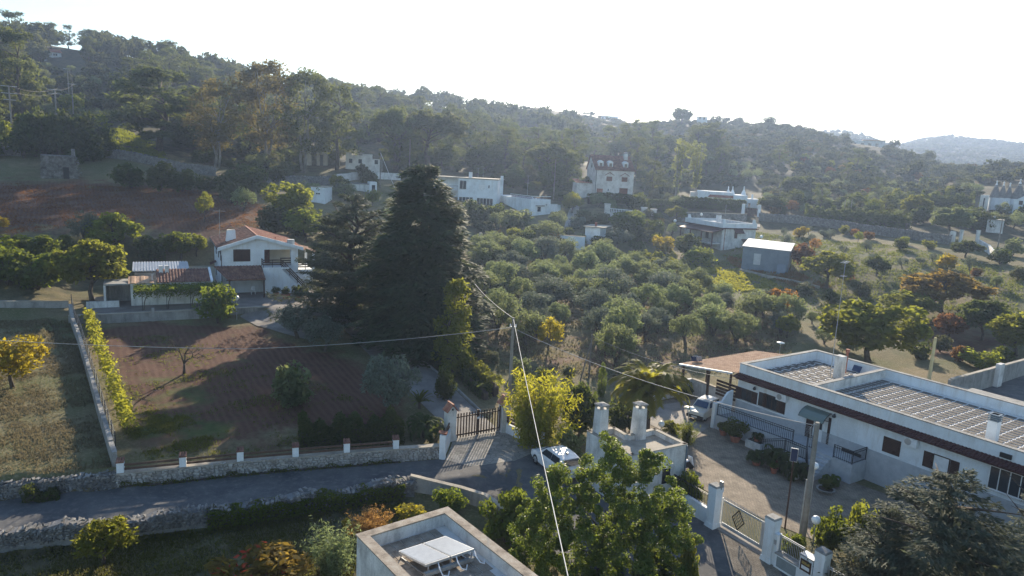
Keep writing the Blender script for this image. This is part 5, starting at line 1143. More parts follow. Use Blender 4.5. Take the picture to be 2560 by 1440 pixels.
# white walls either side of that gate
e1 = W(1350, 1124); v = (e1 - PR); a1 = math.atan2(v.y, v.x); L1 = v.xy.length
t = thing('garden_wall', 'low white wall with dark timber boards running right of the brown gate', 'wall', (PR.x, PR.y, PR.z - .1), a1)
zs = e1.z - PR.z
MB().hexa([(.36, -.12, -.4), (L1, -.12, -.4), (L1, .12, -.4), (.36, .12, -.4)], [(.36, -.12, .85), (L1, -.12, .85 + zs * .5), (L1, .12, .85 + zs * .5), (.36, .12, .85)]).build('wall', X['white'], t)
MB().box(L1 - .16, L1 + .22, -.19, .19, -.4, 1.35).build('end_post', X['white'], t)
for z in (.92, 1.17, 1.42): MB().box(.34, L1 - .17, -.04, .04, z, z + .2).build('board', X['rail_wood'], t)
w0 = G0(1106, 1146); v = PL - w0; a1 = math.atan2(v.y, v.x); L1 = v.xy.length - .35
t = thing('wing_wall', 'short white wing wall with tiled end post left of the brown gate', 'wall', (w0.x, w0.y, 0), a1)
MB().box(.2, L1, -.12, .12, -.3, 1.15).build('wall', X['white'], t); MB().box(-.22, .2, -.2, .2, -.3, 1.75).build('end_post', X['white'], t)
mc = MB(); tile_cap(mc, .5, .55, 3, 1.83); mc.build('tile_cap', X['terracotta'], t)
for z in (1.25, 1.5): MB().box(.21, L1 - .02, -.04, .04, z, z + .14).build('board', X['rail_wood'], t)

# ------------------------------------------------------------------ sliding gate, railings and letterbox
def spillar(label, p, rz, w_, h, cap=True, grp='forecourt pillars'):
    t = thing('forecourt_pillar', label, 'pillar', p, rz, grp); a = w_ / 2
    MB().hexa([(-a - .09, -a - .09, -.3), (a + .09, -a - .09, -.3), (a + .09, a + .09, -.3), (-a - .09, a + .09, -.3)], [(-a - .03, -a - .03, .3), (a + .03, -a - .03, .3), (a + .03, a + .03, .3), (-a - .03, a + .03, .3)]).build('plinth', X['white'], t)
    MB().box(-a, a, -a, a, .3, h - .3).build('shaft', X['white'], t); MB().box(-a - .03, a + .03, -a - .03, a + .03, h - .3, h).build('capital', X['white'], t)
    MB().hexa([(-a - .05, -a - .05, h + .002), (a + .05, -a - .05, h + .002), (a + .05, a + .05, h + .002), (-a - .05, a + .05, h + .002)], [(-a, -a, h + .1), (a, -a, h + .1), (a, a, h + .1), (-a, a, h + .1)]).build('cap', X['concrete'], t); return t
S1 = G0(1780, 1316); S2 = G0(1921, 1402); sv = S2 - S1; sa = math.atan2(sv.y, sv.x); sl = sv.xy.length
p1_ = spillar('square white pillar at the left end of the grey sliding gate', S1, sa, .55, 2.5); spillar('square white pillar at the right end of the grey sliding gate', S2, sa, .55, 2.45)
mb = MB(); mb.box(.2, .42, .0, .12, 2.62, 2.9); mb.box(.3, .36, .04, .08, 2.4, 2.62); mb.build('warning_lamp', X['galv'], p1_)
gt = thing('sliding_gate', 'grey barred sliding gate with a diamond lattice emblem', 'gate', (S1.x, S1.y, 0), sa); gp = X['gatepaint']
g0_, g1_ = .2, sl - .1; gy = .42
fr = MB(); fr.box(g0_, g1_, gy - .03, gy + .03, .14, .34); fr.box(g0_, g1_, gy - .025, gy + .025, 1.62, 1.72); fr.box(g0_, g0_ + .08, gy - .03, gy + .03, .34, 1.8); fr.box(g1_ - .85, g1_ - .7, gy - .03, gy + .03, .34, 1.62); fr.build('frame', gp, gt)
barm = MB(); barm.box(-.011, .011, -.011, .011, .34, 1.84); barm.add([(-.02, -.02, 1.84), (.02, -.02, 1.84), (.02, .02, 1.84), (-.02, .02, 1.84), (0, 0, 1.94)], [(0, 1, 4), (1, 2, 4), (2, 3, 4), (3, 0, 4)]); barme = barm.mesh('bar', gp)
nb = 34
for k in range(nb): inst('bar', barme, gt, (g0_ + .1 + (g1_ - g0_ - .15) * k / (nb - 1), gy, 0))
em = MB(); cx, cz, r1 = g0_ + (g1_ - g0_) * .34, 1.0, .58; cor = [Vector((cx + r1 * .72 * x, gy - .03, cz + r1 * y)) for x, y in ((-1, 0), (0, 1), (1, 0), (0, -1))]
for a, b in zip(cor, cor[1:] + cor[:1]): em.bar(a, b, .035, .05)
for k in range(1, 5):
    t_ = k / 5; em.bar(cor[0].lerp(cor[1], t_), cor[3].lerp(cor[2], t_), .014); em.bar(cor[0].lerp(cor[3], t_), cor[1].lerp(cor[2], t_), .014)
em.build('emblem', X['iron'], gt)
tag(MB().hexa([Vector((*(S1.xy + Vector(sv.xy) * k), z)) for k, z in ((.02, .03), (.99, .03))] + [Vector((*(S1.xy + Vector(sv.xy) * k + Vector((-sv.y, sv.x)).normalized() * .9), z)) for k, z in ((.99, .03), (.02, .03))], [Vector((*(S1.xy + Vector(sv.xy) * k), z)) for k, z in ((.02, .062), (.99, .062))] + [Vector((*(S1.xy + Vector(sv.xy) * k + Vector((-sv.y, sv.x)).normalized() * .9), z)) for k, z in ((.99, .062), (.02, .062))]).build('gate_sill', CONC2), kind='structure')
def railing(parent, p, q, z0, h, n, m, rails=(.08, .92), top=True, spike=.1, name='baluster', bw_=.022):
    p = Vector(p); q = Vector(q); fr = MB()
    for r in rails: fr.bar(p + Vector((0, 0, z0 + h * r)), q + Vector((0, 0, z0 + h * r)), .035, .035)
    if top: fr.bar(p + Vector((0, 0, z0 + h + spike * .9)), q + Vector((0, 0, z0 + h + spike * .9)), .045, .03)
    for e in (p, q): fr.bar(e + Vector((0, 0, z0 - .1)), e + Vector((0, 0, z0 + h + spike)), .04)
    ro = fr.build('rail_frame', m, parent); bm2 = MB().box(-bw_ / 2, bw_ / 2, -bw_ / 2, bw_ / 2, 0, h + spike * .7).mesh(name, m)
    for k in range(n):
        c = p.lerp(q, (k + .5) / n); inst(name, bm2, ro, (c.x, c.y, c.z + z0))
LB = G0(1640, 1228); t = thing('front_wall', 'low white wall with thin railing from the small house to the sliding gate', 'wall', (LB.x, LB.y, 0), 0); v = S1 - LB; v.z = 0
wl = MB(); n_ = Vector((-v.y, v.x, 0)).normalized() * .13; zv = lambda p, z: Vector((p.x, p.y, z)); e_ = v * .95
wl.hexa([zv(-n_, -.3), zv(e_ - n_, -.3), zv(e_ + n_, -.3), zv(n_, -.3)], [zv(-n_, .95), zv(e_ - n_, .95), zv(e_ + n_, .95), zv(n_, .95)]); wl.build('wall', X['white'], t)
railing(t, (0, 0, 0), e_, 1.0, .75, 22, X['iron'], spike=.02)
f2 = Fr((S2.x, S2.y, 0), math.degrees(sa))
t = thing('letterbox_wall', 'white front wall with grey marble plaque and railing right of the sliding gate', 'wall', S2, sa)
MB().box(.28, .5, -.17, .2, -.2, 1.75).build('pier', X['white'], t); MB().box(.5, 1.95, -.25, .2, -.2, .78).build('wall', X['white'], t); MB().box(.5, 1.97, -.28, .23, .782, .84).build('coping', X['concrete'], t)
MB().box(.66, 1.82, -.268, -.252, .14, .7).build('plaque', X['marble'], t); MB().box(.32, .46, -.19, -.172, 1.2, 1.45).build('intercom', X['galv'], t)
railing(t, (.52, .05, 0), (1.95, .05, 0), .84, .9, 14, X['galv'], spike=.02)
t = thing('letterbox', 'white letterbox pier with dark brown double letter flap', 'letterbox', f2.w(2.33, -.02), sa)
MB().box(-.37, .37, -.25, .22, -.2, 1.5).build('pier', X['white'], t); MB().box(-.4, .4, -.29, .26, 1.503, 1.57).build('cap', X['galv'], t)
lb = MB().box(-.31, .31, -.268, -.252, .75, 1.36).build('letter_plate', X['bronze'], t); MB().box(-.22, .22, -.28, -.27, 1.12, 1.26).build('flap', X['brass'], lb); MB().box(-.22, .22, -.28, -.27, .86, 1.04).build('name_card', X['pvc'], lb)
spillar('square white pillar right of the letterbox with a small side lamp', f2.w(3.02, -.02), sa, .52, 2.15)
t = thing('front_railing', 'white-topped iron railing running off the lower right edge', 'railing', f2.w(3.3, 0), sa)
MB().box(0, 9, -.12, .12, -.3, .5).build('base_wall', X['white_old'], t); railing(t, (0.05, 0, 0), (9, 0, 0), .52, 1.0, 60, X['galv'], spike=.02)
# ------------------------------------------------------------------ building helpers
def fm(face, c):
    "maps (along, outwards, z) on a wall face to local x, y, z"
    return {'front': lambda s, o, z: (s, c - o, z), 'back': lambda s, o, z: (s, c + o, z), 'left': lambda s, o, z: (c - o, s, z), 'right': lambda s, o, z: (c + o, s, z)}[face]
def fbox(mb, F, s0, s1, o0, o1, z0, z1):
    a = [F(s0, o0, z0), F(s1, o0, z0), F(s1, o1, z0), F(s0, o1, z0)]; b = [F(s0, o0, z1), F(s1, o0, z1), F(s1, o1, z1), F(s0, o1, z1)]
    return mb.hexa(a, b)
def window(t, F, s0, s1, z0, z1, m=None, frame=None, sill=True, name='window', bars=0, mull=1, fw=.06):
    frame = frame or X['pvc']; fr = MB()
    for a, b, c, d in ((s0, s1, z0, z0 + fw), (s0, s1, z1 - fw, z1), (s0, s0 + fw, z0 + fw, z1 - fw), (s1 - fw, s1, z0 + fw, z1 - fw)): fbox(fr, F, a, b, .004, .05, c, d)
    for k in range(1, mull + 1):
        s = s0 + (s1 - s0) * k / (mull + 1); fbox(fr, F, s - fw * .4, s + fw * .4, .004, .045, z0 + fw, z1 - fw)
    o = fr.build(name, frame, t)
    fbox(MB(), F, s0 + fw, s1 - fw, .003, .02, z0 + fw, z1 - fw).build('pane', m or X['glass'], o)
    if sill: fbox(MB(), F, s0 - .06, s1 + .06, .004, .1, z0 - .06, z0 - .002).build('sill', X['white_old'], o)
    if bars:
        g = MB()
        for k in range(bars): s = s0 + (s1 - s0) * (k + .5) / bars; g.bar(F(s, .09, z0), F(s, .09, z1), .018)
        for z in (z0 + .08, z1 - .08): g.bar(F(s0, .09, z), F(s1, .09, z), .02)
        g.build('grille', X['iron'], o)
    return o
def panel(t, name, F, s0, s1, z0, z1, m, o0=.004, o1=.05): return fbox(MB(), F, s0, s1, o0, o1, z0, z1).build(name, m, t)
def louvre(t, F, s0, s1, z0, z1, m=None, name='shutter'):
    mb = MB(); fbox(mb, F, s0, s1, .004, .03, z0, z1); n = max(4, int((z1 - z0) / .1))
    for k in range(n): z = z0 + (z1 - z0) * (k + .2) / n; fbox(mb, F, s0 + .03, s1 - .03, .03, .05, z, z + (z1 - z0) / n * .5)
    return mb.build(name, m or X['shutter'], t)
def pantile(mb, a, b, c, d, rib=.24, r=.07):
    "tile ribs on the sloping quad a-b (eave) c-d (ridge; c above b)"
    a, b, c, d = map(Vector, (a, b, c, d)); n = max(2, int((b - a).length / rib)); nr = (b - a).cross(d - a).normalized()
    if nr.z < 0: nr = -nr
    mb.add([a, b, c, d], [(0, 1, 2, 3)]); L = (d - a).length; rows = max(2, int(L / .42))
    for k in range(n):
        t_ = (k + .5) / n; p = a.lerp(b, t_); q = d.lerp(c, t_); wv = (b - a).normalized() * (rib * .36)
        for j in range(rows):
            p0 = p.lerp(q, j / rows); p1 = p.lerp(q, (j + 1.02) / rows); lift = nr * (r * .95); e = nr * .025
            mb.add([p0 - wv, p0 - wv * .5 + lift + e, p0 + wv * .5 + lift + e, p0 + wv, p1 - wv * .86, p1 - wv * .43 + lift * .86, p1 + wv * .43 + lift * .86, p1 + wv * .86], [(0, 1, 5, 4), (1, 2, 6, 5), (2, 3, 7, 6), (0, 3, 2, 1)])
    return mb
def parapet(t, x0, x1, y0, y1, zf, zt, th, m, capm=None, sides='fblr', name='parapet'):
    mb = MB(); mc = MB(); ov = .04
    S = {'f': (x0, x1, y0, y0 + th), 'b': (x0, x1, y1 - th, y1), 'l': (x0, x0 + th, y0 + th, y1 - th), 'r': (x1 - th, x1, y0 + th, y1 - th)}
    for s in sides:
        a = S[s]; mb.box(*a, zf, zt)
        if capm:
            e = (ov if s in 'fb' else 0, ov); b = (a[0] - (ov if s != 'r' else .0), a[1] + (ov if s != 'l' else .0), a[2] - (ov if s == 'f' else -ov if s == 'b' else -ov), a[3] + (ov if s == 'b' else -ov if s == 'f' else -ov))
            b = {'f': (x0 - ov, x1 + ov, y0 - ov, y0 + th + ov), 'b': (x0 - ov, x1 + ov, y1 - th - ov, y1 + ov), 'l': (x0 - ov, x0 + th + ov, y0 + th + ov + .002, y1 - th - ov - .002), 'r': (x1 - th - ov, x1 + ov, y0 + th + ov + .002, y1 - th - ov - .002)}[s]
            mc.box(*b, zt + .002, zt + .06)
    mb.build(name, m, t)
    if capm: mc.build('coping', capm, t)
def chimney(t, x, y, z0, h, w_, m, cap='slab', taper=0.0):
    a = w_ / 2; c = MB().hexa([(x - a - taper, y - a - taper, z0), (x + a + taper, y - a - taper, z0), (x + a + taper, y + a + taper, z0), (x - a - taper, y + a + taper, z0)], [(x - a, y - a, z0 + h), (x + a, y - a, z0 + h), (x + a, y + a, z0 + h), (x - a, y + a, z0 + h)]).build('chimney', m, t)
    if cap == 'slab':
        k = MB(); b = a * .3
        for sx in (-1, 1):
            for sy in (-1, 1): k.box(x + sx * a - (b if sx > 0 else 0), x + sx * a + (b if sx < 0 else 0), y + sy * a - (b if sy > 0 else 0), y + sy * a + (b if sy < 0 else 0), z0 + h, z0 + h + .22)
        k.box(x - b / 2, x + b / 2, y - a, y + a, z0 + h, z0 + h + .22)
        k.hexa([(x - a * 1.1, y - a * 1.1, z0 + h + .22), (x + a * 1.1, y - a * 1.1, z0 + h + .22), (x + a * 1.1, y + a * 1.1, z0 + h + .22), (x - a * 1.1, y + a * 1.1, z0 + h + .22)], [(x - a * .4, y - a * .4, z0 + h + .42), (x + a * .4, y - a * .4, z0 + h + .42), (x + a * .4, y + a * .4, z0 + h + .42), (x - a * .4, y + a * .4, z0 + h + .42)]); k.build('cowl', X['concrete'], c)
    elif cap == 'louvre':
        k = MB()
        for j in range(4): k.box(x - a * 1.1, x + a * 1.1, y - a * 1.1, y + a * 1.1, z0 + h + .02 + j * .12, z0 + h + .08 + j * .12)
        k.box(x - a * .7, x + a * .7, y - a * .7, y + a * .7, z0 + h, z0 + h + .44); k.build('cowl', X['bluemetal'], c)
    return c
def aircon(t, F, s, z, w_=.85, h=.55):
    o = panel(t, 'air_conditioner', F, s, s + w_, z, z + h, X['pvc'], .06, .36); f = MB()
    cx, cz, r = s + w_ * .34, z + h / 2, h * .4
    vs = [F(cx + r * math.cos(a), .363, cz + r * math.sin(a)) for a in np.linspace(0, 2 * math.pi, 12, endpoint=False)] + [F(cx + r * math.cos(a), .372, cz + r * math.sin(a)) for a in np.linspace(0, 2 * math.pi, 12, endpoint=False)]
    f.add(vs, [tuple(range(12)), tuple(range(23, 11, -1))] + [(i, (i + 1) % 12, 12 + (i + 1) % 12, 12 + i) for i in range(12)]); f.build('fan', X['galv'], o); return o
def facade(pxL, pxR, py, d, skew=0.0):
    A = DD(pxL, py, d); aL = math.atan2(A.x, A.y); rr = ray(pxR, py); aR = math.atan2(rr.x, rr.y); am = (aL + aR) / 2
    th = -am + math.radians(skew); u = Vector((math.cos(th), math.sin(th)))
    # A + s*u on the ray of azimuth aR
    rx, ry = math.sin(aR), math.cos(aR); s = -(A.x * ry - A.y * rx) / (u.x * ry - u.y * rx)
    return Fr(A, math.degrees(th)), s

# ------------------------------------------------------------------ long white house
t = thing('long_house', 'long white single-storey house with slab-paved flat roof and brown shutters', 'house', FL.o, FL.rz); XL = 26.0; YD = 10.3
MB().box(0, XL, 0, YD, -.6, 4.5).build('wall', X['white'], t)
parapet(t, 0, XL, 0, YD, 4.5, 5.24, .3, X['white'], X['concrete'])
dv = MB().box(6.1, 6.38, .3, YD - .3, 4.5, 5.2).build('parapet', X['white_old'], t); MB().box(6.06, 6.42, .36, YD - .36, 5.202, 5.26).build('coping', X['concrete'], dv)
F = fm('front', 0.0)
panel(t, 'dado', F, -.01, 11.0, -.3, 2.25, X['dado'], .003, .03); panel(t, 'dado', F, 11.02, XL, -.3, 2.2, X['dado'], .003, .03)
# red tile canopy band
tb = MB(); a_, b_ = (-.42, -.42, 4.14), (XL, -.42, 4.14); pantile(tb, a_, b_, (XL, -.003, 4.5), (-.003, -.003, 4.5), .22, .035); tb.extr([(-.42, 4.06), (-.42, 4.13), (-.003, 4.46), (-.003, 4.0)], 'x', -.003, XL) ; tag(tb.build('tile_band', X['red_tile'], t), kind=None)
# roof slabs
sl = MB().box(-.335, .335, -.195, .195, 0, .03).mesh('roof_slab', X['tilegrey'])
tag(MB().box(.31, 6.09, .31, YD - .31, 4.502, 4.53).build('roof_bed', X['grout'], t)); MB().box(6.39, XL - .31, .31, YD - .31, 4.502, 4.53).build('roof_bed', X['grout'], t)
slots = []
ry = .32
for j in range(int((YD - .8) / .56)):
    y = .68 + j * .56
    for i in range(int((XL - 7.2) / .8)): slots.append((6.9 + i * .8 + random.uniform(-.012, .012), y + random.uniform(-.01, .01), random.uniform(-.02, .02), 0))
    for i in range(7): slots.append((.85 + i * .78 + (j % 2) * .12, y, (.25 if (i + j) % 2 else -.25), 1))
def sv_(s):
    w_ = FL.w(s[0], s[1], 4.55); p_ = proj(w_); return (0 if -20 < p_[0] < 2580 and 0 < p_[1] < 1450 else 1, w_.xy.length)
slots.sort(key=sv_); R_ = MB()
for k, (x, y, r, kd) in enumerate(slots):
    if k < 300: inst('roof_slab', sl, t, (x, y, 4.5315), (0, 0, r))
    else:
        c, s_ = math.cos(r), math.sin(r); q4 = [(x + dx * c - dy * s_, y + dx * s_ + dy * c) for dx, dy in ((-.335, -.195), (.335, -.195), (.335, .195), (-.335, .195))]; R_.prism(q4, 4.5315, 4.5615)
tag(R_.build('roof_slabs', X['tilegrey'], t), kind='stuff')
chimney(t, 4.7, 6.2, 4.5, 1.9, .62, X['white_old'], None); mb = MB(); mb.tube([(4.95, 6.6, 5.0), (4.95, 6.6, 6.7)], .09, 8); mb.tube([(4.95, 6.6, 6.7), (4.95, 6.6, 6.95)], [.16, .16], 8); mb.build('flue', X['clay_pot'], t)
chimney(t, 17.1, 2.6, 4.5, 1.35, .55, X['white'], 'louvre')
for x, y in ((5.4, 7.6), (5.75, 8.1)): MB().box(x - .22, x + .22, y - .22, y + .22, 4.53, 4.85).build('vent_block', X['white_old'], t)
pn = MB().hexa([(4.0, 9.3, 4.6), (4.7, 9.3, 4.6), (4.7, 9.55, 5.05), (4.0, 9.55, 5.05)], [(4.0, 9.27, 4.63), (4.7, 9.27, 4.63), (4.7, 9.52, 5.08), (4.0, 9.52, 5.08)]); pn.build('solar_panel', X['solar'], t)
# openings
window(t, F, .42, 1.48, 2.42, 3.36, frame=X['wood'], bars=7); louvre(t, F, -.15, .40, 2.36, 3.36); louvre(t, F, 1.50, 1.92, 2.40, 3.36)
window(t, F, 2.05, 2.50, 2.44, 3.52, frame=X['wood'], mull=0); louvre(t, F, 2.52, 2.72, 2.42, 3.55); window(t, F, 2.74, 3.76, 2.44, 3.54, frame=X['wood'], bars=7); louvre(t, F, 3.78, 4.42, 2.42, 3.56)
aircon(t, F, 3.75, 3.48); aircon(t, F, 13.3, 3.46)
dr = panel(t, 'door', F, 6.88, 7.6, 1.4, 3.35, X['pvc'], .004, .05); fbox(MB(), F, 6.96, 7.2, .052, .06, 1.5, 3.25).build('pane', X['glass'], dr); fbox(MB(), F, 7.24, 7.54, .052, .06, 2.3, 3.25).build('pane', X['glass'], dr); fbox(MB(), F, 7.19, 7.22, .06, .12, 2.2, 2.5).build('handle', X['galv'], dr)
louvre(t, F, 6.25, 6.86, 1.42, 3.35); louvre(t, F, 7.95, 8.15, 1.42, 3.4)
mb = MB(); pr = [(-.004, 3.72), (-.25, 3.70), (-.55, 3.58), (-.85, 3.36), (-1.0, 3.12)]
for (y0, z0), (y1, z1) in zip(pr, pr[1:]): mb.hexa([(6.2, y0, z0), (8.1, y0, z0), (8.1, y1, z1), (6.2, y1, z1)], [(6.2, y0, z0 + .03), (8.1, y0, z0 + .03), (8.1, y1, z1 + .03), (6.2, y1, z1 + .03)])
cn = mb.build('door_canopy', X['canopy'], t); mb = MB()
for x in (6.18, 8.12):
    for a, b in zip(pr, pr[1:]): mb.bar((x, *a), (x, *b), .04)
    mb.bar((x, -.02, 3.1), (x, -.85, 3.36), .04)
mb.build('bracket', X['iron'], cn)
louvre(t, F, 11.9, 13.05, 2.4, 3.45); louvre(t, F, 14.5, 15.05, 2.4, 3.42); window(t, F, 15.07, 16.07, 2.4, 3.44, m=X['pvc'], frame=X['wood'], mull=0); louvre(t, F, 16.09, 16.6, 2.4, 3.42)
window(t, F, 18.2, 20.4, 2.5, 3.95, frame=X['pvc'], mull=3); window(t, F, 21.4, 23.4, 2.5, 3.95, frame=X['pvc'], mull=2)
panel(t, 'basement_door', F, 9.2, 10.6, -.2, 1.6, X['iron'], .032, .07)
for s in (1.7, 8.4): mb = MB(); mb.lathe([(.02, 0), (.11, .04), (.13, .14), (.06, .26), (.02, .3)], 8, F(s, .2, 3.55)); mb.bar(F(s, 0, 3.8), F(s, .2, 3.82), .03); mb.build('wall_lamp', X['iron'], t)
mb = MB(); fbox(mb, F, 18.6, 19.2, .01, .12, 4.62, 4.9); mb.build('floodlight', X['iron'], t)
# ramp, landing, steps and their railings
RY = -2.0
rp = MB(); rp.hexa([(-.3, RY, -.4), (6.7, RY, -.4), (6.7, -.04, -.4), (-.3, -.04, -.4)], [(-.3, RY, 1.15), (6.7, RY, 1.38), (6.7, -.04, 1.38), (-.3, -.04, 1.15)]); rp.hexa([(6.702, RY + .2, -.4), (11.0, RY + .2, -.4), (11.0, -.04, -.4), (6.702, -.04, -.4)], [(6.702, RY + .2, 1.38), (11.0, RY + .2, 1.38), (11.0, -.04, 1.38), (6.702, -.04, 1.38)]); rp.build('ramp', X['dado'], t)
st_ = MB()
for k in range(7): st_.box(8.35 + k * .0, 9.5, RY + .2 - .3 * (k + 1), RY + .2 - .3 * k - .002, -.3, 1.2 - .17 * k)
st_.build('steps', X['dado'], t)
rl = MB().box(.0, .02, 0, .02, 0, .02); 
railing(t, (-.2, RY + .05, 1.15), (6.6, RY + .05, 1.38), .03, .82, 44, X['iron'])
railing(t, (9.6, RY + .25, 1.38), (10.95, RY + .25, 1.38), .03, .82, 9, X['iron']); railing(t, (7.6, RY + .25, 1.38), (8.3, RY + .25, 1.38), .03, .82, 5, X['iron']); railing(t, (10.95, RY + .25, 1.38), (10.95, -.1, 1.38), .03, .82, 11, X['iron'])
railing(t, (4.4, RY - .5, -.05), (6.4, RY - .5, .75), .03, .85, 13, X['iron']); railing(t, (6.4, RY - .5, .75), (8.1, RY - .5, .72), .03, .85, 11, X['iron']); railing(t, (8.1, RY - .5, .72), (9.35, RY - 2.1, -.05), .03, .85, 12, X['iron'])
MB().hexa([(4.3, RY - .62, -.4), (8.3, RY - .62, -.4), (8.3, RY - .004, -.4), (4.3, RY - .004, -.4)], [(4.3, RY - .62, -.02), (8.3, RY - .62, .74), (8.3, RY - .004, .74), (4.3, RY - .004, -.02)]).build('side_ramp', X['dado'], t)
ew = MB().box(-.62, -.32, RY - .1, -.3, -.4, 2.1); ew.extr([(-.3, -.4), (-.3, 3.0), (-.9, 2.9), (-1.4, 2.4), (-1.6, 2.102), (-1.6, -.4)], 'x', -.30, -.12); ew.build('wing_wall', X['white'], t)
# tiled pergola at the far end
t = thing('tiled_pergola', 'pergola with pale terracotta tile roof on timber posts beside the long house', 'pergola', FL.o, FL.rz); pz = 3.5
pt = MB(); e = lambda x, y: (x, y, pz + (x + 6.2) * .14)
pantile(pt, e(-6.3, 10.6), e(-6.3, .1), e(-.35, .1), e(-.35, 10.6), .26, .06); pt.build('roof', X['terra_pale'], t)
mb = MB(); mb.bar((-6.3, .05, pz - .06), (-6.3, 10.65, pz - .06), .12, .14); mb.bar((-6.3, .05, pz - .04), (-.7, .05, pz + .72), .1, .14); mb.build('gutter', X['pvc'], t)
for x, y in ((-6.1, .4), (-6.1, 3.6), (-6.1, 7.0), (-6.1, 10.3), (-3.3, .4)): MB().box(x - .08, x + .08, y - .08, y + .08, -.3, pz - .1 + (x + 6.2) * .14).build('post', X['wood'], t)
mb = MB()
for k in range(5): mb.box(-2.4, -.4, .35, .42, 1.9 + k * .28, 2.08 + k * .28)
mb.build('slat_screen', X['wood'], t)
bx_ = MB().hexa([(-6.0, 1.2, 3.72), (-6.0, 1.9, 3.72), (-5.4, 1.9, 3.8), (-5.4, 1.2, 3.8)], [(-6.1, 1.2, 4.12), (-6.1, 1.9, 4.12), (-5.5, 1.9, 4.2), (-5.5, 1.2, 4.2)]).build('solar_panel', X['solar'], t)
t = thing('yard_wall', 'plain grey-white yard wall behind the old boxy car', 'wall', FL.o, FL.rz)
MB().box(-7.6, -7.3, -2.6, 3.2, -.4, 1.45).build('wall', X['white_old'], t); MB().box(-7.298, -.3, 2.95, 3.2, -.4, 1.45).build('wall', X['white_old'], t); MB().box(-7.25, -.32, 2.9, 3.25, 1.453, 1.52).build('coping', X['cement'], t)
# concrete annex walls to the right of the house
t = thing('annex_wall', 'bare concrete wall enclosing the dark yard behind the long house', 'wall', FL.o, FL.rz)
MB().box(5.2, 5.45, 24, 47, -.6, 2.2).build('wall', X['concrete'], t); MB().box(5.452, 8.4, 24, 24.3, -.6, 1.7).build('wall', X['cream'], t); MB().box(5.15, 5.5, 24.32, 47, 2.203, 2.28).build('coping', X['cement'], t); MB().box(5.15, 8.45, 23.95, 24.3, 2.203, 2.28).build('coping', X['cement'], t) if False else MB().box(5.46, 8.45, 23.95, 24.35, 1.703, 1.78).build('coping', X['cement'], t)  # cream on the concrete return stands in for sunlight on its face
MB().box(5.47, 5.9, 33.2, 34.2, -.6, 2.7).build('buttress', X['white_old'], t)
strip('annex_yard', [FL.w(*p).xy for p in [(5.5, 24.3), (5.5, 35), (5.5, 47)]], [FL.w(*p).xy for p in [(16, 24.3), (16, 35), (16, 47)]], ROAD, 20, 12, .06)
t = thing('annex_building', 'low grey roof with edge tiles behind the long house', 'outbuilding', FL.o, FL.rz); MB().box(9.4, 26, 12.8, 18.6, -.4, 3.4).build('wall', X['concrete'], t); mb = MB(); mb.box(9.3, 26, 12.7, 13.1, 3.403, 3.5)
for k in range(30): mb.box(9.4 + k * .54, 9.6 + k * .54, 12.72, 13.0, 3.502, 3.58)
mb.build('edge_tiles', X['cement'], t)

# ------------------------------------------------------------------ small house with two chimneys
P = {'FR': (11.29, 40.93), 'BR': (9.73, 43.35), 'N1': (8.93, 42.79), 'N2': (7.74, 42.0), 'N3': (7.1, 43.18), 'L': (5.23, 42.33), 'FL': (7.53, 38.76)}
o = Vector((11.29, 40.93, 0)); t = thing('small_house', 'small white flat-roofed house with two thick chimneys behind the bay tree', 'house', o)
pl = [Vector((*P[k], 0)) - o for k in ('FR', 'BR', 'N1', 'N2', 'N3', 'L', 'FL')]; zr = 3.2
MB().prism([(p.x, p.y) for p in pl], -.5, zr).build('wall', X['white_old'], t)
cen = sum(pl, Vector()) / len(pl); mb = MB(); mc = MB()
for a, b in zip(pl, pl[1:] + pl[:1]):
    d = (b - a).normalized(); n = Vector((-d.y, d.x, 0)); i0 = a + n * .2; i1 = b + n * .2
    mb.hexa([(a.x, a.y, zr), (b.x, b.y, zr), (i1.x, i1.y, zr), (i0.x, i0.y, zr)], [(a.x, a.y, 3.55), (b.x, b.y, 3.55), (i1.x, i1.y, 3.55), (i0.x, i0.y, 3.55)])
    j0 = a + n * .24 + d * .03; j1 = b + n * .24 - d * .03; k0 = a - n * .03; k1 = b - n * .03
    mc.hexa([(*k0.xy, 3.553), (*k1.xy, 3.553), (*j1.xy, 3.553), (*j0.xy, 3.553)], [(*k0.xy, 3.6), (*k1.xy, 3.6), (*j1.xy, 3.6), (*j0.xy, 3.6)])
mb.build('parapet', X['white_old'], t); mc.build('coping', X['cement'], t)
MB().prism([((p.x - cen.x) * .94 + cen.x, (p.y - cen.y) * .94 + cen.y) for p in pl], zr + .002, zr + .04).build('roof', X['cement'], t)
fr_ = Fr((0, 0, 0), 30.1)
for (cx, cy), h in (((8.48, 42.35), 2.1), ((6.05, 42.25), 1.95)):
    c = thing('tmp', 'x', 'x'); bpy.data.objects.remove(c)
    k = MB(); a = .31; R2 = Matrix.Rotation(math.radians(30), 2); lo = Vector((cx, cy)) - o.xy
    def sq(s, z): return [Vector((*(lo + R2 @ Vector((sx * s, sy * s))), z)) for sx, sy in ((-1, -1), (1, -1), (1, 1), (-1, 1))]
    k.hexa(sq(a + .05, zr), sq(a, zr + h)); co = k.build('chimney', X['white_old'], t); k = MB()
    for sx, sy in ((-1, -1), (1, -1), (1, 1), (-1, 1)):
        q0 = lo + R2 @ Vector((sx * a * .82, sy * a * .82)); k.box(q0.x - .06, q0.x + .06, q0.y - .06, q0.y + .06, zr + h - .001, zr + h + .2)
    k.hexa(sq(a * 1.15, zr + h + .2), sq(a * 1.15, zr + h + .27)); k.hexa(sq(a * 1.1, zr + h + .272), sq(a * .3, zr + h + .36)); k.build('cowl', X['concrete'], co)
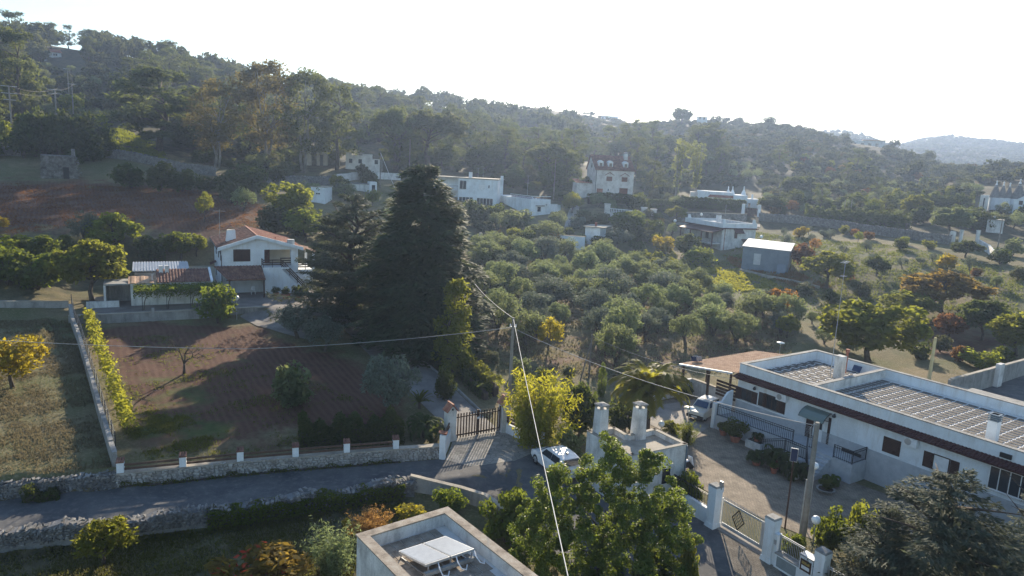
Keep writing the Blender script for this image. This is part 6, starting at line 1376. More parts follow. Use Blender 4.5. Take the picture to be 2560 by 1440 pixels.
d = (pl[6] - pl[0]).normalized(); n = Vector((d.y, -d.x, 0)); n = n if n.y < 0 else -n; b0 = pl[0] + d * 1.25; b1 = pl[0] + d * 1.85
MB().hexa([(*(b0 - n * .0).xy, 1.3), (*(b1).xy, 1.3), (*(b1 + n * .04).xy, 1.3), (*(b0 + n * .04).xy, 1.3)], [(*b0.xy, 2.25), (*b1.xy, 2.25), (*(b1 + n * .04).xy, 2.25), (*(b0 + n * .04).xy, 2.25)]).build('window', X['iron'], t)
mb = MB(); q0 = pl[0] + d * .06 + n * .05; mb.tube([(q0.x, q0.y, 0), (q0.x, q0.y, 3.5)], .05, 6); mb.build('downpipe', X['bluemetal'], t)

# ------------------------------------------------------------------ house with the solar collectors
FS = Fr((-2.26, 27.63, 0), -52.2); t = thing('solar_house', 'flat-roofed white house with stone-slab terrace at the bottom edge', 'house', FS.o, FS.rz); LX, LY = 6.6, 4.15
MB().box(0, LX, -LY, 0, -1.2, 4.95).build('wall', X['white_old'], t); parapet(t, 0, LX, -LY, 0, 4.95, 5.5, .34, X['white_old'], X['roofslab'])
MB().box(.35, LX - .35, -LY + .35, -.35, 4.952, 4.975).build('roof_bed', X['grout'], t)
ws = [.52, .66, .6, .48, .7, .55]; x = .4
while x < LX - .8:
    wd = random.choice(ws); y = -LY + .4
    while y < -.85:
        l_ = random.uniform(.36, .55); l_ = min(l_, -.4 - y)
        MB().box(x + .015, min(x + wd, LX - .4) - .015, y + .015, y + l_ - .015, 4.9765, 5.0 + random.uniform(-.004, .006)).build('roof_slab', X['roofslab'], t); y += l_
    x += wd
for k in range(12): pass
t2 = thing('solar_collector', 'pair of pale solar water panels on a low rack on the slab roof', 'solar panel', FS.w(0, 0, 5.0), FS.rz)
# collectors: tilted towards the sky, longer side along the short wall
PC = [FS.loc(Vector(p)) - Vector((0, 0, 5.0)) for p in ((-3.80, 24.46, 5.5), (-2.14, 25.72, 5.5), (-0.93, 24.52, 5.5), (-2.62, 23.28, 5.5))]
PC = [Vector((p.x, p.y, 0)) for p in PC]; zt = [.22, .22, .44, .44]
cA, cB, cC, cD = [p + Vector((0, 0, z)) for p, z in zip(PC, zt)]
nz = (cB - cA).cross(cD - cA).normalized(); nz = nz if nz.z > 0 else -nz
for k, (s0, s1) in enumerate(((0, .49), (.51, 1))):
    a, b, c, d_ = cA.lerp(cB, s0), cA.lerp(cB, s1), cD.lerp(cC, s1), cD.lerp(cC, s0)
    c_ = MB().hexa([a, b, c, d_], [v + nz * .09 for v in (a, b, c, d_)]).build('panel_case', X['galv'], t2); ins = lambda u_, v_: a.lerp(b, u_).lerp(d_.lerp(c, u_), v_)
    MB().hexa([ins(u_, v_) + nz * .0905 for u_, v_ in ((.03, .03), (.97, .03), (.97, .97), (.03, .97))], [ins(u_, v_) + nz * .1 for u_, v_ in ((.03, .03), (.97, .03), (.97, .97), (.03, .97))]).build('panel_glass', X['collector'], c_)
mb = MB()
for s in (.05, .5, .95):
    a = cA.lerp(cB, s); d_ = cD.lerp(cC, s); mb.bar((a.x, a.y, 0), a, .04); mb.bar((d_.x, d_.y, 0), d_, .04); mb.bar((a.x, a.y, .02), (d_.x, d_.y, .02), .04)
mb.build('rack', X['galv'], t2); mb = MB(); mb.bar(cD + Vector((.1, -.1, -.22)), cC + Vector((.1, -.1, -.22)), .14, .14); mb.build('ballast', X['concrete'], t2)
mb = MB()
for s, r_ in ((.25, .3), (.62, .45), (1.0, .5)):
    a = cD.lerp(cC, s); mb.tube([a, a + Vector((.25, -.1, -.05)), a + Vector((.5, -.2 + r_ * .3, -.2)), a + Vector((.55, .1, -.27)), a + Vector((.3, .3, -.27))], .025, 6)
mb.build('pipe', X['pvc'], t2)
t = thing('metal_lean_to', 'corrugated blue-grey lean-to roof beside the solar panel house', 'outbuilding', FS.w(0.2, -LY - 1.9, 0), FS.rz); mb = MB()
for k in range(16): mb.box(k * .28, k * .28 + .13, 0, 1.85, 3.0, 3.05); mb.box(k * .28 + .13, k * .28 + .28, 0, 1.85, 2.96, 3.01)
mb.build('roof', X['bluemetal'], t); MB().box(.2, 4.3, .2, 1.8, -1, 2.95).build('wall', X['concrete'], t)

# ------------------------------------------------------------------ villa
t = thing('villa', 'white two-storey villa with shallow red tiled roof and outside stair', 'house', FV.o, FV.rz); WV, DV, EV, RV = 9.87, 12.0, 5.45, 6.95; xr = 4.5
MB().box(.5, 5.3, .45, DV - .4, -.6, EV).build('wall', X['white'], t); MB().extr([(.5, EV + .001), (9.3, EV + .001), (xr, RV - .25)], 'y', .45, DV - .4).build('gable', X['white'], t)
MB().box(5.301, 9.3, 3.2, DV - .4, -.6, EV).build('wall', X['white'], t); MB().box(5.301, 9.3, .45, 3.199, -.6, 3.25).build('wall', X['white'], t); MB().box(5.301, 9.3, .45, 3.199, 5.25, EV).build('lintel', X['white'], t)
MB().box(8.45, 9.3, .45, 1.1, 3.25, 5.249).build('porch_pier', X['white'], t); MB().box(5.32, 9.28, 3.17, 3.198, 3.26, 5.24).build('porch_wall', X['cream'], t)
fa = MB()
for (xa, za), (xb, zb) in (((-.02, EV), (xr, RV)), ((xr, RV), (WV, EV))): fa.hexa([(xa, -.02, za - .28), (xb, -.02, zb - .28), (xb, .18, zb - .28), (xa, .18, za - .28)], [(xa, -.02, za + .12), (xb, -.02, zb + .12), (xb, .18, zb + .12), (xa, .18, za + .12)])
fa.build('fascia', X['white'], t)
r1 = MB(); pantile(r1, (0, DV + .1, EV + .02), (0, .19, EV + .02), (xr, .19, RV + .02), (xr, DV + .1, RV + .02), .3, .06); r1.box(-.02, .0, .19, DV, EV - .1, EV + .02); ro = r1.build('roof', X['terra_dark'], t)  # left slope in the darker tile: its shade is put into the colour
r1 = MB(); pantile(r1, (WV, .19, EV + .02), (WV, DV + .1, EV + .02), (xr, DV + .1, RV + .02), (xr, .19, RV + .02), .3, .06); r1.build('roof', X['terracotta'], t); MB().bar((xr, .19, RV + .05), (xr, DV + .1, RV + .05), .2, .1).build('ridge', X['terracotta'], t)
k = MB().hexa([(1.2, 3.1, 5.6), (2.4, 3.1, 5.8), (2.4, 4.1, 5.8), (1.2, 4.1, 5.6)], [(1.4, 3.2, 7.35), (2.3, 3.2, 7.35), (2.3, 4.0, 7.35), (1.4, 4.0, 7.35)]).build('chimney', X['white'], t); k2 = MB()
for s in (-1, 1): k2.hexa([(1.85, 3.1, 7.95), (1.85 + s * .62, 3.1, 7.38), (1.85 + s * .62, 4.1, 7.38), (1.85, 4.1, 7.95)], [(1.85, 3.1, 8.03), (1.85 + s * .62, 3.1, 7.46), (1.85 + s * .62, 4.1, 7.46), (1.85, 4.1, 8.03)])
k2.build('tile_cap', X['terracotta'], k)
MB().box(8.1, 8.9, .5, 1.2, 5.6, 6.45).build('chimney', X['white_old'], t); mb = MB(); mb.tube([(6.9, 2.4, 6.0), (6.9, 2.4, 6.6)], .07, 6); mb.build('flue', X['clay_pot'], t)
F = fm('front', .45)
louvre(t, F, 1.75, 3.68, 3.85, 5.32); dr = panel(t, 'door', fm('front', 3.17), 5.42, 6.3, 3.28, 5.22, X['door_wood'], .004, .05)
for y in (1.6, 4.6, 8.0): Fl = fm('left', .5); louvre(t, Fl, y, y + .85, 3.75, 5.1)
panel(t, 'window', fm('left', .5), 8.8, 9.3, .9, 1.9, X['glass']); 
aw = MB(); pantile(aw, (-.25, 8.2, 2.35), (-.25, 9.9, 2.35), (.49, 9.9, 2.7), (.49, 8.2, 2.7), .25, .05); aw.build('awning', X['red_tile'], t)
mb = MB(); mb.tube([(.15, .5, EV - .05), (.3, .38, EV - .6), (.42, .38, EV - .9), (.42, .38, 0)], .05, 6); mb.tube([(-.06, .2, EV - .02), (-.06, DV, EV - .02)], .07, 6); mb.build('gutter', X['iron'], t)
# stair and landing
MB().box(4.95, 8.0, -1.0, .449, 3.05, 3.25).build('landing', X['white'], t)
st_ = MB(); ns = 14
st_.extr([(4.95, -.3), (9.9, -.3), (9.75, .2), (7.1, 3.049), (4.95, 3.049)], 'y', -1.0, -.85)
for k in range(ns): x = 7.1 + k * .2; st_.box(x, x + .2, -.848, .1, 3.05 - (k + 1) * .21 - .2, 3.05 - (k + 1) * .21)
st_.build('stair', X['white'], t)
def trail(p, q, hs=(.35, .62, .9), n=3):
    mb = MB(); p = Vector(p); q = Vector(q)
    for h in hs: mb.bar(p + Vector((0, 0, h)), q + Vector((0, 0, h)), .05, .13)
    for j in range(n): c = p.lerp(q, j / (n - 1)); mb.bar(c, c + Vector((0, 0, .98)), .06)
    mb.build('handrail', X['wood'], t)
trail((4.97, -.95, 3.25), (7.1, -.95, 3.25)); trail((7.15, -.95, 3.2), (9.85, -.95, .25), n=4); trail((7.2, .5, 3.25), (8.45, .5, 3.25), n=2); trail((4.97, .4, 3.25), (4.97, -.95, 3.25), n=2)
MB().box(9.301, 11.2, 1.0, 6.0, -.5, 2.6).build('side_wing', X['white'], t); sw = MB(); pantile(sw, (11.6, .6, 4.8), (11.6, 6.4, 4.8), (9.302, 6.4, 5.3), (9.302, .6, 5.3), .3, .06); sw.build('side_roof', X['terra_pale'], t)
for y in (1.1, 5.9): MB().box(11.2, 11.45, y - .15, y + .15, 2.6, 4.78).build('pillar', X['white'], t)
trail((9.4, 1.02, 2.6), (11.2, 1.02, 2.6), n=3)
t = thing('carport', 'dark tiled carport roof leaning against the front of the villa', 'carport', FV.o, FV.rz)
cr = MB(); pantile(cr, (.7, -3.3, 2.3), (4.9, -3.3, 2.3), (4.9, .44, 3.32), (-.5, .44, 3.32), .28, .07); cr.extr([(-3.3, 2.18), (-3.3, 2.28), (.44, 3.3), (.44, 3.2)], 'x', .75, 4.88); cr.build('roof', X['terra_dark'], t)
for x, y in ((4.75, -3.1), (.95, -3.1)): MB().box(x - .08, x + .08, y - .08, y + .08, -.3, 2.25).build('post', X['wood'], t)
MB().box(.6, 4.9, -3.28, -3.1, 2.12, 2.28).build('beam', X['wood'], t)
t = thing('outbuilding', 'long low white outbuilding with old pantile roof left of the villa', 'outbuilding', FV.o, FV.rz)
MB().box(-9.1, -1.6, -4.9, -1.4, -.6, 2.45).build('wall', X['white_old'], t); rr = MB(); pantile(rr, (-6.6, -5.2, 2.5), (-1.2, -5.2, 2.5), (-1.2, -1.2, 3.35), (-6.6, -1.2, 3.35), .3, .09); rr.build('roof', X['terra_dark'], t)
rr = MB(); pantile(rr, (-9.3, -5.1, 2.48), (-6.62, -5.1, 2.48), (-6.62, -2.6, 2.85), (-9.3, -2.6, 2.85), .8, .04); rr.build('roof', X['terra_pale'], t); MB().box(-.05, .2, -5.3, -1.2, 0, .02).build('x', X['white'], t) if False else None
MB().hexa([(-1.2, -5.3, 2.4), (-.95, -5.3, 2.4), (-.95, -1.2, 3.3), (-1.2, -1.2, 3.3)], [(-1.2, -5.3, 2.62), (-.95, -5.3, 2.62), (-.95, -1.2, 3.52), (-1.2, -1.2, 3.52)]).build('verge', X['white'], t)
panel(t, 'doorway', fm('front', -4.9), -10.3 + 1.3, -8.0 + .1, 0, 0.01, X['iron']) if False else None
MB().box(-11.2, -9.12, -4.4, -1.6, -.4, 2.5).build('porch_shadow_room', X['iron'], t) if False else None
for x in (-5.5, -6.1): MB().box(x - .2, x + .2, -2.3, -1.9, 2.8, 3.9).build('chimney', X['white_old'], t)
mb = MB(); mb.tube([(-7.0, -4.3, 2.6), (-7.0, -4.3, 3.3), (-6.8, -4.3, 3.35)], .03, 5); mb.build('vent_pipe', X['pvc'], t)
t = thing('lean_to_store', 'dark open-fronted store under a flat slab beside the low outbuilding', 'shed', FV.o, FV.rz)
MB().box(-11.6, -9.12, -4.9, -1.8, 2.3, 2.48).build('roof', X['concrete'], t); MB().box(-11.6, -9.12, -1.95, -1.8, -.4, 2.298).build('back_wall', X['concrete'], t); MB().box(-11.6, -11.4, -4.85, -1.952, -.4, 2.298).build('side_wall', X['white_old'], t)
t = thing('low_planter_wall', 'low whitewashed wall stub in front of the dark store', 'wall', FV.o, FV.rz); MB().box(-13.2, -10.2, -5.3, -5.0, -.3, .7).build('wall', X['white_old'], t)
t = thing('metal_shed', 'shed with ribbed pale metal roof behind the low outbuilding', 'shed', FV.o, FV.rz); MB().box(-8.8, -3.3, 2.0, 6.2, -.5, 2.5).build('wall', X['concrete'], t); mb = MB()
for k in range(20): mb.hexa([(-9 + k * .3, 1.8, 2.72), (-9 + k * .3 + .16, 1.8, 2.72), (-9 + k * .3 + .16, 6.4, 3.1), (-9 + k * .3, 6.4, 3.1)], [(-9 + k * .3, 1.8, 2.78), (-9 + k * .3 + .16, 1.8, 2.78), (-9 + k * .3 + .16, 6.4, 3.16), (-9 + k * .3, 6.4, 3.16)])
mb.hexa([(-9, 1.85, 2.66), (-3, 1.85, 2.66), (-3, 6.35, 3.04), (-9, 6.35, 3.04)], [(-9, 1.85, 2.7), (-3, 1.85, 2.7), (-3, 6.35, 3.08), (-9, 6.35, 3.08)]); mb.build('roof', X['metalroof'], t)
t = thing('courtyard_wall', 'cream garden wall between metal shed and villa', 'wall', FV.o, FV.rz); MB().box(-4.5, .3, 8.4, 8.65, -.5, 2.1).build('wall', X['cream'], t); MB().box(-4.5, .3, 8.35, 8.7, 2.103, 2.16).build('coping', X['cement'], t)
t = thing('terrace_wall', 'grey concrete retaining wall below the villa terrace', 'wall', FV.o, FV.rz); MB().box(-14.5, 4.2, -9.0, -8.65, -1.3, .06).build('wall', X['concrete'], t); MB().box(-14.5, 4.2, -9.06, -8.6, .063, .14).build('coping', X['cement'], t); MB().box(-7.2, -6.9, -9.15, -8.598, -1.3, .5).build('pier', X['concrete'], t)
# pergola with vines
def vine_pergola():
    t = thing('vine_pergola', 'vine-covered iron pergola along the front of the low outbuilding', 'pergola', FV.w(-8.6, -7.6, 0), FV.rz); mb = MB(); L = 8.2
    for x in (.6, 2.9, 5.2, 7.6): MB().tube([(x, 0, -.2), (x, 0, 2.05)], .03, 6).build('post', X['iron'], t)
    for y in (0, 1.2, 2.4): mb.bar((0, y, 2.05), (L, y, 2.05), .04)
    for k in range(10): mb.bar((k * L / 9, 0, 2.08), (k * L / 9, 2.4, 2.08), .03)
    mb.build('frame', X['iron'], t); rng = np.random.default_rng(4); n = 5200; P = np.stack([rng.uniform(-.2, L + .3, n), rng.uniform(-.35, 2.6, n), 2.12 + rng.normal(0, .14, n) + .1 * np.sin(rng.uniform(0, 9, n))], 1); m_ = rng.random(n) < .18; P[m_, 2] -= rng.uniform(0, .55, m_.sum()); P[m_, 1] = rng.normal(-.25, .1, m_.sum())
    V, F_ = leaves(P, rng.normal(0, .5, (n, 3)) + [0, 0, .7], .10, .7, rng); inst('foliage', raw_mesh('pergola_leaves', V, F_, LM['vine' if False else 'green']), t)
    for x in (.7, 3.0, 5.3): MB().tube([(x, .1, -.2), (x + .1, .12, .9), (x + .35, .3, 1.6), (x + .8, .6, 2.1)], [.05, .04, .03, .02], 5).build('stem', X['bark'], t)
vine_pergola()
# ------------------------------------------------------------------ houses farther off
def onf(fr, px, py, y=0.0):
    "local x, z of the point of the vertical plane local y on that line of sight"
    d = ray(px, py); c0 = Vector((0, 0, CAMZ)) - fr.o; t_ = (y - c0.dot(fr.v)) / d.dot(fr.v); q = c0 + d * t_; return q.dot(fr.u), q.z
def wpx(t, fr, pxa, pya, pxb, pyb, y=0.0, kind='window', **kw):
    x0, z1 = onf(fr, pxa, pya, y); x1, z0 = onf(fr, pxb, pyb, y); F = fm('front', y)
    if kind == 'window': return window(t, F, x0, x1, z0, z1, fw=.08, **kw)
    if kind == 'shutter': return louvre(t, F, x0, x1, z0, z1, kw.get('m', X['door_wood']))
    return panel(t, kind, F, x0, x1, z0, z1, kw.get('m', X['iron']))
# white house complex
fr, L = facade(1143, 1240, 531, 165, -12)
t = thing('white_house', 'white two-storey flat-roofed house with large ground floor windows', 'house', fr.o, fr.rz); hh = onf(fr, 1240, 448)[1]
MB().box(0, L, 0, 8, -3, hh - .25).build('wall', X['white'], t); MB().box(-6.5, -.002, 2.2, 8, -3, hh - .1).build('wall', X['white'], t); MB().box(-6.6, L + .15, -.15, 8.2, hh - .248, hh).build('roof', X['cement'], t)
MB().box(-6.4, -.003, .2, 2.199, hh - 3.1, hh - 2.9).build('balcony', X['white'], t); railing(t, (-6.3, .3, 0), (-.1, .3, 0), hh - 2.9, .9, 24, X['iron'], spike=.02)
wpx(t, fr, 1149, 450, 1166, 474, mull=1); wpx(t, fr, 1197, 462, 1213, 474, kind='shutter', m=X['pvc']); wpx(t, fr, 1220.5, 462.5, 1224.5, 471.5, mull=0); wpx(t, fr, 1192, 494, 1232, 515, mull=4); wpx(t, fr, 1147, 491, 1182, 505, mull=3)
chimney(t, 2.6, 1.2, hh, 1.3, .7, X['white'], None); chimney(t, L + .9, .8, hh - 3.4, 4.2, .55, X['white'], None)
fr2, L2 = facade(1325, 1374, 551, 157, 34); h2 = onf(fr2, 1325, 498)[1]
t = thing('white_wing', 'low white wing with red and white balustrade beside the two-storey house', 'house', fr2.o, fr2.rz)
MB().box(0, L2, 0, 17, -3, h2).build('wall', X['white'], t); wpx(t, fr2, 1343, 516, 1352, 530, mull=0); xa, za = onf(fr2, 1339, 515); panel(t, 'window_hood', fm('front', 0), xa, xa + 2.2, za, za + .12, X['wood'], .004, .4); xa, za = onf(fr2, 1361, 515); aircon(t, fm('front', 0), xa, za, .9, .6)
bl = MB(); bal = MB().lathe([(.06, 0), (.1, .12), (.05, .35), (.09, .55)], 6).mesh('baluster', X['red_tile'])
for k in range(14): inst('baluster', bal, t, (.2 + (L2 - .4) * k / 13, .12, h2 + .03))
for k in range(20): inst('baluster', bal, t, (.12, .5 + k * .42, h2 + .03))
MB().box(0, L2, 0, .25, h2 + .6, h2 + .7).build('handrail', X['white'], t); MB().box(0, .25, .252, 9, h2 + .6, h2 + .7).build('handrail', X['white'], t)
MB().box(L2 + .002, L2 + 3.6, 1.0, 9, -3, h2 - 1.3).build('side_room', X['white'], t); MB().hexa([(L2 + .3, .6, 1.9), (L2 + 2.6, .6, 1.9), (L2 + 2.6, .99, 3.6), (L2 + .3, .99, 3.6)], [(L2 + .3, .55, 1.93), (L2 + 2.6, .55, 1.93), (L2 + 2.6, .95, 3.65), (L2 + .3, .95, 3.65)]).build('awning', X['pvc'], t)
for k in range(3): MB().box(L2 + 3.61, L2 + 3.9, -1 + k * 3, 1.9 + k * 3, -3, .8 + k * .5).build('ramp_wall', X['white'], t)
LANE = conc_sheet('lane_surface', [(0.30, 0.27, 0.24), (0.42, 0.38, 0.33)])
strip('lane', [W(*p).xy for p in [(1410, 572), (1416, 548), (1422, 528), (1434, 508)]], [W(*p).xy for p in [(1440, 572), (1444, 548), (1447, 528), (1450, 508)]], LANE, 20, 4, .12)
# stone house with dormers
fr, L = facade(1485.5, 1581, 490, 175, 18); h3 = onf(fr, 1581, 428)[1]; DS = 8.0
t = thing('stone_house', 'tall pale stone house with three roof dormers on the hill foot', 'house', fr.o, fr.rz)
MB().box(0, L, 0, DS, -3, h3).build('wall', X['stone_house'], t); MB().extr([(0, h3 + .001), (DS, h3 + .001), (DS * .62, h3 + 3.4)], 'x', 0, L).build('gable', X['stone_house'], t)
rf = MB(); pantile(rf, (-.3, -.35, h3 - .1), (L + .3, -.35, h3 - .1), (L + .3, DS * .62, h3 + 3.6), (-.3, DS * .62, h3 + 3.6), .35, .07); rf.build('roof', X['terra_dark'], t); rf = MB(); pantile(rf, (L + .3, DS + .3, h3 - .1), (-.3, DS + .3, h3 - .1), (-.3, DS * .62, h3 + 3.6), (L + .3, DS * .62, h3 + 3.6), .35, .07); rf.build('roof', X['terra_dark'], t)
for k, px in enumerate((1500.5, 1521, 1557)):
    x = L * (.15, .40, .80)[k]; d_ = MB().box(x - .6, x + .6, .95, 3.0, h3 + .6, h3 + 1.9); d_.extr([(x - .7, h3 + 1.901), (x + .7, h3 + 1.901), (x, h3 + 2.3)], 'y', .85, 3.4); do = d_.build('dormer', X['white'], t); panel(do, 'pane', fm('front', .95), x - .36, x + .36, h3 + .85, h3 + 1.65, X['glass'])
chimney(t, L - 1.2, 4.0, h3 + 1.6, 2.6, .9, X['white_old'], 'slab')
for a in ((1516.5, 441, 1530, 453), (1554.5, 443, 1568, 455)):
    o_ = wpx(t, fr, *a, kind='shutter', m=X['door_wood']); x0, z1 = onf(fr, a[0], a[1]); x1, _ = onf(fr, a[2], a[3]); g = MB(); xm = (x0 + x1) / 2
    for s in (-1, 1): g.hexa([(xm, -.3, z1 + .95), (xm + s * 1.15, -.3, z1 + .25), (xm + s * 1.15, -.004, z1 + .25), (xm, -.004, z1 + .95)], [(xm, -.3, z1 + 1.07), (xm + s * 1.15, -.3, z1 + .37), (xm + s * 1.15, -.004, z1 + .37), (xm, -.004, z1 + 1.07)])
    g.build('window_gable', X['terra_dark'], o_)
wpx(t, fr, 1548.5, 470, 1568, 489, kind='shutter', m=X['door_wood']); wpx(t, fr, 1492, 471, 1506, 486, kind='shutter', m=X['terracotta']); wpx(t, fr, 1518.5, 471, 1522, 479, kind='window', mull=0)
panel(t, 'window', fm('left', 0), 3.4, 4.1, h3 + .4, h3 + 1.5, X['glass']); MB().box(-4.0, -.01, 2.2, 6.2, -3, 3.0).build('porch', X['stone_house'], t); rf = MB(); pantile(rf, (-4.3, 2.0, 3.0), (-.02, 2.0, 3.0), (-.02, 6.4, 3.9), (-4.3, 6.4, 3.9), .35, .06); rf.build('porch_roof', X['terracotta'], t)
mb = MB(); mb.tube([(.15, -.1, -.5), (.15, -.1, h3)], .07, 5); mb.build('downpipe', X['iron'], t)
# low arched house with little pinnacles
fr, L = facade(1722, 1893, 531, 196, 4); t = thing('arched_house', 'long low white house with arched loggia and cone pinnacles behind a hedge', 'house', fr.o, fr.rz)
zt = lambda px, py: onf(fr, px, py)[1]
xs = [onf(fr, p, 530)[0] for p in (1722, 1740, 1767, 1830, 1865, 1893)]
MB().box(xs[0], xs[1], 1, 7, -3, zt(1730, 480)).build('wall', X['stone_house'], t); MB().box(xs[1] + .002, xs[2] - .002, .5, 8, -3, zt(1755, 477)).build('wall', X['white'], t); MB().box(xs[2], xs[3] - .002, 1.8, 9, -3, zt(1800, 480)).build('wall', X['white'], t); MB().box(xs[3], xs[4] - .002, 0, 9, -3, zt(1845, 488)).build('wall', X['white'], t); MB().box(xs[4], xs[5], .8, 6, -3, zt(1880, 498)).build('wall', X['white'], t)
za = zt(1790, 494)
def arch(mb, x0, x1, z1, spans, y0, y1):
    for (a, b) in spans:
        n = 8; c = (a + b) / 2; r = (b - a) / 2; pts = [(c - r * math.cos(k * math.pi / n), z1 - r * .9 - .35 + r * .9 * math.sin(k * math.pi / n)) for k in range(n + 1)]
        for (p, q) in zip(pts, pts[1:]): mb.hexa([(p[0], y0, p[1]), (q[0], y0, q[1]), (q[0], y1, q[1]), (p[0], y1, p[1])], [(p[0], y0, z1), (q[0], y0, z1), (q[0], y1, z1), (p[0], y1, z1)])
    edges = [x0] + [v for s in spans for v in s] + [x1]
    for a, b in zip(edges[::2], edges[1::2]): mb.box(a, b, y0, y1, -3, z1)
w_ = xs[3] - xs[2]; mb = MB(); arch(mb, xs[2], xs[3] - .003, za, [(xs[2] + w_ * .22, xs[2] + w_ * .50), (xs[2] + w_ * .62, xs[2] + w_ * .92)], .4, .8); mb.build('loggia', X['white'], t)
rf = MB(); pantile(rf, (xs[2] - .2, .1, za + .02), (xs[3] - .02, .1, za + .02), (xs[3] - .02, 2.6, za + .95), (xs[2] + .8, 2.6, za + .95), .35, .06); rf.build('roof', X['terracotta'], t)
for px in (1820, 1831, 1859): x, z = onf(fr, px, 483, 5); mb = MB(); mb.lathe([(.9, -1.5), (.55, .1), (.16, 1.0), (.1, 1.5), (.16, 1.65), (.02, 1.9)], 10, (x, 5, z)); mb.build('pinnacle', X['white'], t)
x, z = onf(fr, 1880, 497, 2); chimney(t, x, 2, z, 1.2, .45, X['white'], None); wpx(t, fr, 1870, 507, 1876, 518, y=.8, mull=0)
t = thing('gateway', 'white gate posts with reddish gate in front of the low arched house', 'gate', W(1876, 541), -.12)
for x in (-1.9, 1.9): MB().box(x - .35, x + .35, -.35, .35, -.5, 3.0).build('post', X['white'], t)
for k in range(9): MB().box(-1.5 + k * .36, -1.32 + k * .36, -.05, .05, .1, 2.0).build('bar', X['red_tile'], t)
MB().box(-1.55, 1.5, -.06, .06, .3, .4).build('rail', X['red_tile'], t); MB().box(-1.55, 1.5, -.06, .06, 1.7, 1.8).build('rail', X['red_tile'], t)
# parapet house and shed
fr, L = facade(1801, 1884, 629, 150, 38); t = thing('parapet_house', 'cream-white house with stepped parapet and roof terrace', 'house', fr.o, fr.rz); hp = onf(fr, 1806, 571)[1]; hb = 13.5
MB().box(0, L, 0, hb, -3, hp - .1).build('wall', X['white_old'], t); MB().box(-.5, L + .4, -.4, hb + .3, hp - .098, hp + .12).build('cornice', X['red_tile'], t)
parapet(t, -.1, L + .1, -.1, hb, hp + .122, hp + 1.0, .25, X['white'], X['white'])
for x, y in ((-.02, -.02), (L - .9, -.02), (-.02, hb - 1), (L * .5, hb * .55)): MB().extr([(x, hp + 1.07), (x + .9, hp + 1.07), (x + .62, hp + 1.5), (x + .5, hp + 1.9), (x + .1, hp + 1.9)], 'y', y + .004, y + .3).build('corner_horn', X['white'], t)
chimney(t, L * .45, hb * .5, hp + .122, 2.1, .8, X['white'], 'slab'); mb = MB(); mb.box(1.5, 2.8, 6, 7, hp + .85, hp + .95); mb.box(1.55, 1.65, 6.1, 6.2, hp + .122, hp + .85); mb.box(2.65, 2.75, 6.8, 6.9, hp + .122, hp + .85); mb.build('roof_table', X['pvc'], t)
F = fm('front', 0); x0, z0 = onf(fr, 1835, 596); panel(t, 'shutter', F, x0, x0 + .7, z0, z0 + 2.9, X['red_tile'])
x0, z1 = onf(fr, 1836, 572); g = MB(); g.hexa([(x0 - .2, -1.0, z1 - .9), (x0 + 2.0, -1.0, z1 - .9), (x0 + 2.0, -.01, z1 - .1), (x0 - .2, -.01, z1 - .1)], [(x0 - .2, -1.0, z1 - .8), (x0 + 2.0, -1.0, z1 - .8), (x0 + 2.0, -.01, z1), (x0 - .2, -.01, z1)]); g.build('awning', X['red_tile'], t)
x0, z1 = onf(fr, 1853, 599); g = MB(); g.hexa([(x0, -1.8, z1 - 1), (x0 + 3.4, -1.8, z1 - 1), (x0 + 3.4, -.01, z1), (x0, -.01, z1)], [(x0, -1.8, z1 - .88), (x0 + 3.4, -1.8, z1 - .88), (x0 + 3.4, -.01, z1 + .12), (x0, -.01, z1 + .12)]); g.build('awning', X['wood'], t)
Fl = fm('left', 0); panel(t, 'shutter', Fl, 4.5, 5.6, hp - 2.6, hp - 1.0, X['iron']); MB().box(-2.2, -.01, .3, 12, hp - 3.3, hp - 3.1).build('balcony', X['white_old'], t); railing(t, (-2.1, .4, 0), (-2.1, 11.9, 0), hp - 3.1, .9, 36, X['wood'], spike=.02); MB().hexa([(-2.6, -.3, hp - .95), (-.01, -.3, hp - .3), (-.01, 12, hp - .3), (-2.6, 12, hp - .95)], [(-2.6, -.3, hp - .8), (-.01, -.3, hp - .15), (-.01, 12, hp - .15), (-2.6, 12, hp - .8)]).build('veranda_roof', X['red_tile'], t)
for y in (.2, 4, 8, 11.7): MB().box(-2.3, -2.1, y - .1, y + .1, -3, hp - .9).build('veranda_post', X['red_tile'], t)
mb = MB(); mb.tube([(.6, -.08, -.5), (.6, -.08, hp)], .06, 5); mb.build('downpipe', X['terracotta'], t)
fr, L = facade(1854, 1971, 658, 133, -6); t = thing('metal_shed', 'grey metal shed with pale sheet roof right of the parapet house', 'shed', fr.o, fr.rz); hs = onf(fr, 1860, 615)[1]
MB().hexa([(0, .0, -2), (L, 0, -2), (L, 7, -2), (0, 7, -2)], [(0, 0, hs), (L, 0, hs - .2), (L, 7, hs), (0, 7, hs + .2)]).build('wall', X['bluemetal'], t); MB().hexa([(-.2, -.2, hs + .003), (L + .2, -.2, hs - .197), (L + .2, 7.3, hs + .6), (-.2, 7.3, hs + .8)], [(-.2, -.2, hs + .06), (L + .2, -.2, hs - .14), (L + .2, 7.3, hs + .66), (-.2, 7.3, hs + .86)]).build('roof', X['metalroof'], t); panel(t, 'door', fm('front', 0), 2.0, 3.2, 0, 2, X['metalroof'])
